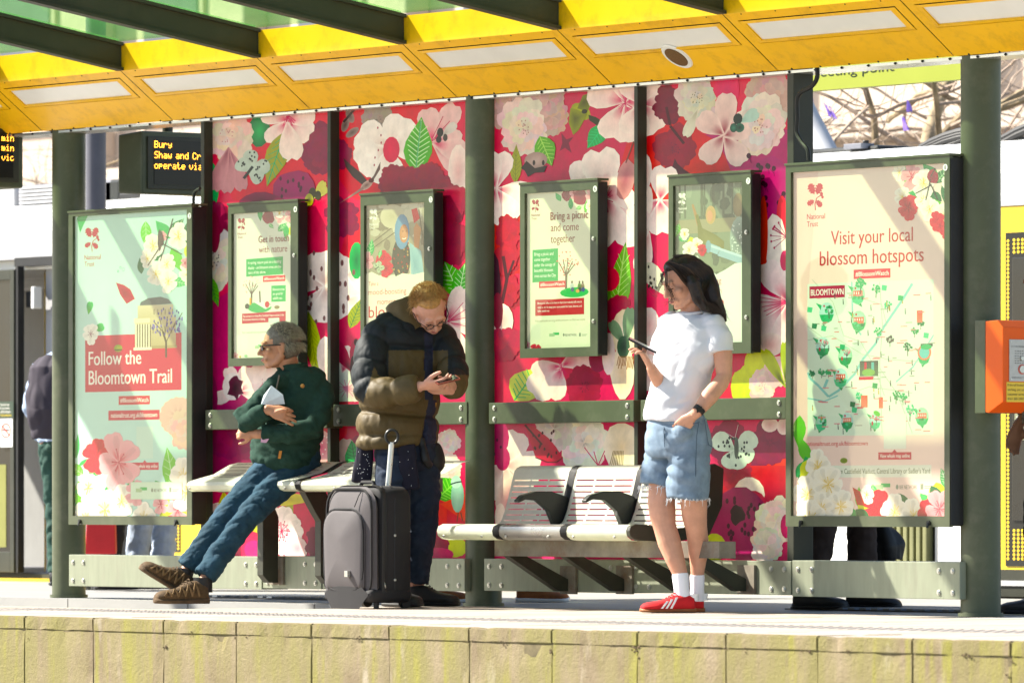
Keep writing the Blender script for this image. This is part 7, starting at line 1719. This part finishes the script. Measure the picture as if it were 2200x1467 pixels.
# ---------------------------------------------------------------- PEOPLE BEHIND THE SHELTER (mostly hidden)
def bystander(label,px,d,face,top,legs,shoes,stride=.12,h=1.72,skin=None,soles=None,coat=None,jit=0):
    base=J(px,HOR,d); base.z=0; f=vec(*face).normalized(); l=Up.cross(f); t=thing('person',label,'person',tuple(base)); k=h/1.72; skin=skin or M['skin']
    def q(a,b,z): return base+f*a*k+l*b*k+Up*z*k
    bm=bmesh.new(); P,Rm,hf,hl,hu=head(bm,q(.03,0,1.60),f-Up*.1,Up,k)
    tube(bm,[q(0,0,1.53),q(-.01,0,1.40)],[.055,.065],10); tube(bm,[q(0,0,1.42),q(0,0,1.2),q(0,0,.95)],[(.17,.09),(.15,.1),(.16,.11)],12,hint=l)
    for g in (1,-1):
        tube(bm,[q(0,.18*g,1.38),q(-.02,.22*g,1.1),q(.10,.20*g,.90)],[.045,.04,.027],8); hand(bm,q(.11,.20*g,.89),f*.3-Up,-l*g,1 if g>0 else -1,(.3,.3,.3,.3))
        s=stride*g; tube(bm,[q(0,.09*g,.92),q(s*.6+.03,.09*g,.50),q(s,.09*g,.08)],[.09,.055,.035],10)
    fuse('body',bm,skin,t,.008,2)
    bm=bmesh.new(); tube(bm,[q(0,0,1.46),q(0,0,1.38),q(0,0,1.2),q(0,0,1.0),q(0,0,.90)],[(.10,.07),(.19,.11),(.19,.13),(.18,.13),(.18,.135)],18,hint=l)
    for g in (1,-1): tube(bm,[q(0,.16*g,1.38),q(-.02,.225*g,1.12),q(.09,.20*g,.93)],[.07,.06,.045],12)
    fuse('jacket',bm,top,t,.010,2,fld)
    bm=bmesh.new(); tube(bm,[q(0,0,1.0),q(0,0,.85)],[(.165,.12),(.16,.12)],16,hint=l)
    for g in (1,-1): s=stride*g; tube(bm,[q(0,.085*g,.90),q(s*.6+.03,.09*g,.50),q(s-.01,.09*g,.09)],[.10,.08,.068],14)
    fuse('trousers',bm,legs,t,.009,2,jd)
    for g in (1,-1): shoe(t,q(stride*g-.09,.09*g,0),f,Up,.275,.105,shoes,soles or M['black'],hgt=.095,solh=.03)
    bm=bmesh.new(); ball(bm,q(.01,0,1.645),(.092*k,.085*k,.085*k)); ball(bm,q(-.03,0,1.60),(.08*k,.08*k,.09*k)); fuse('hair',bm,M['hairdark'],t,.01,2); return t,q
c_=lambda n,a:mat(n,a,.85,0,.15,10)
t,q=bystander('person in pale top with dark backpack stepping into the tram, left of the left post',142,43.0,(.3,-.9,0),c_('pale blue shirt',(.30,.38,.52)),c_('dark green trousers',(.02,.06,.045)),M['black'],.10)
bk=thing('backpack','dark purple backpack worn by the person at the tram door','backpack',tuple(q(-.2,0,1.0))); bm=bmesh.new(); tube(bm,[q(-.24,0,.92),q(-.26,0,1.1),q(-.24,0,1.35),q(-.20,0,1.42)],[(.13,.08),(.16,.12),(.15,.10),(.09,.05)],16,hint=Up.cross(vec(.3,-.9,0))); fuse('pack_body',bm,c_('dark plum nylon',(.04,.033,.045)),bk,.009,2,fold(8,8,8,.012,4))
bm=bmesh.new(); tube(bm,[q(-.36,0,1.12),q(-.37,0,1.13)],[.002,.002],6); bmo('strap',bm,M['black'],bk)
t,q=bystander('person in brown shoes with a red bag, behind the green trail poster',232,41.3,(.8,-.3,0),c_('black coat',(.02,.02,.022)),c_('black trousers',(.015,.015,.016)),M['gum'],.02)
rb=thing('bag','big red shopping bag hanging behind the bottom of the green trail poster','bag',tuple(J(214,1150,40.9))); a=J(180,1188,40.9); 
bm=bmesh.new(); pts=[J(182,1190,40.9),J(249,1190,40.9),J(246,1085,40.9),J(188,1085,40.9)]; prism(bm,pts,-C3*.14); bmo('bag_body',bm,mat('red shopping bag',(.55,.02,.025),.5,0,.1,6),rb,bev=.012)
bm=bmesh.new(); tube(bm,[J(200,1086,40.95),J(205,1030,40.95),J(230,1030,40.95),J(236,1086,40.95)],.006,6); bmo('handle',bm,M['black'],rb,smooth=True)
t,q=bystander('person in pale blue jeans, behind the lower right of the green trail poster',322,41.6,(.7,.5,0),c_('grey jumper',(.2,.2,.22)),c_('pale washed denim',(.36,.42,.52)),M['black'],.03)
M['shoetan']=mat('orange brown trainer',(.30,.10,.03),.7,0,.3,20)
bystander('walker in orange brown trainers, feet seen under the bench by the thick middle post',1040,35.85,(1,.05,0),c_('dark jacket',(.03,.03,.035)),c_('dark trousers',(.03,.028,.026)),M['shoetan'],.255,soles=M['whiteleather'])
t,q=bystander('person in black shoes and dark brown trousers, behind the pink map poster',1800,33.72,(.9,.3,0),c_('black jacket',(.02,.02,.02)),c_('dark brown trousers',(.045,.028,.022)),M['black'],.11)
hb_=thing('bag','black bin-liner style bag hanging behind the foot of the pink map poster','bag',tuple(J(1900,1160,33.9))); bm=bmesh.new(); tube(bm,[J(1885,1090,33.9),J(1893,1130,33.9),J(1905,1175,33.9),J(1908,1205,33.9)],[(.03,.03),(.055,.05),(.09,.07),(.075,.06)],14); fuse('bag_body',bm,M['black'],hb_,.008,2,fold(14,14,5,.015,6))
bystander('person cut off by the right photo edge, dark shoe showing',2262,32.35,(-.95,.2,0),c_('beige coat',(.4,.3,.2)),c_('black jeans',(.015,.015,.016)),M['black'],.10)
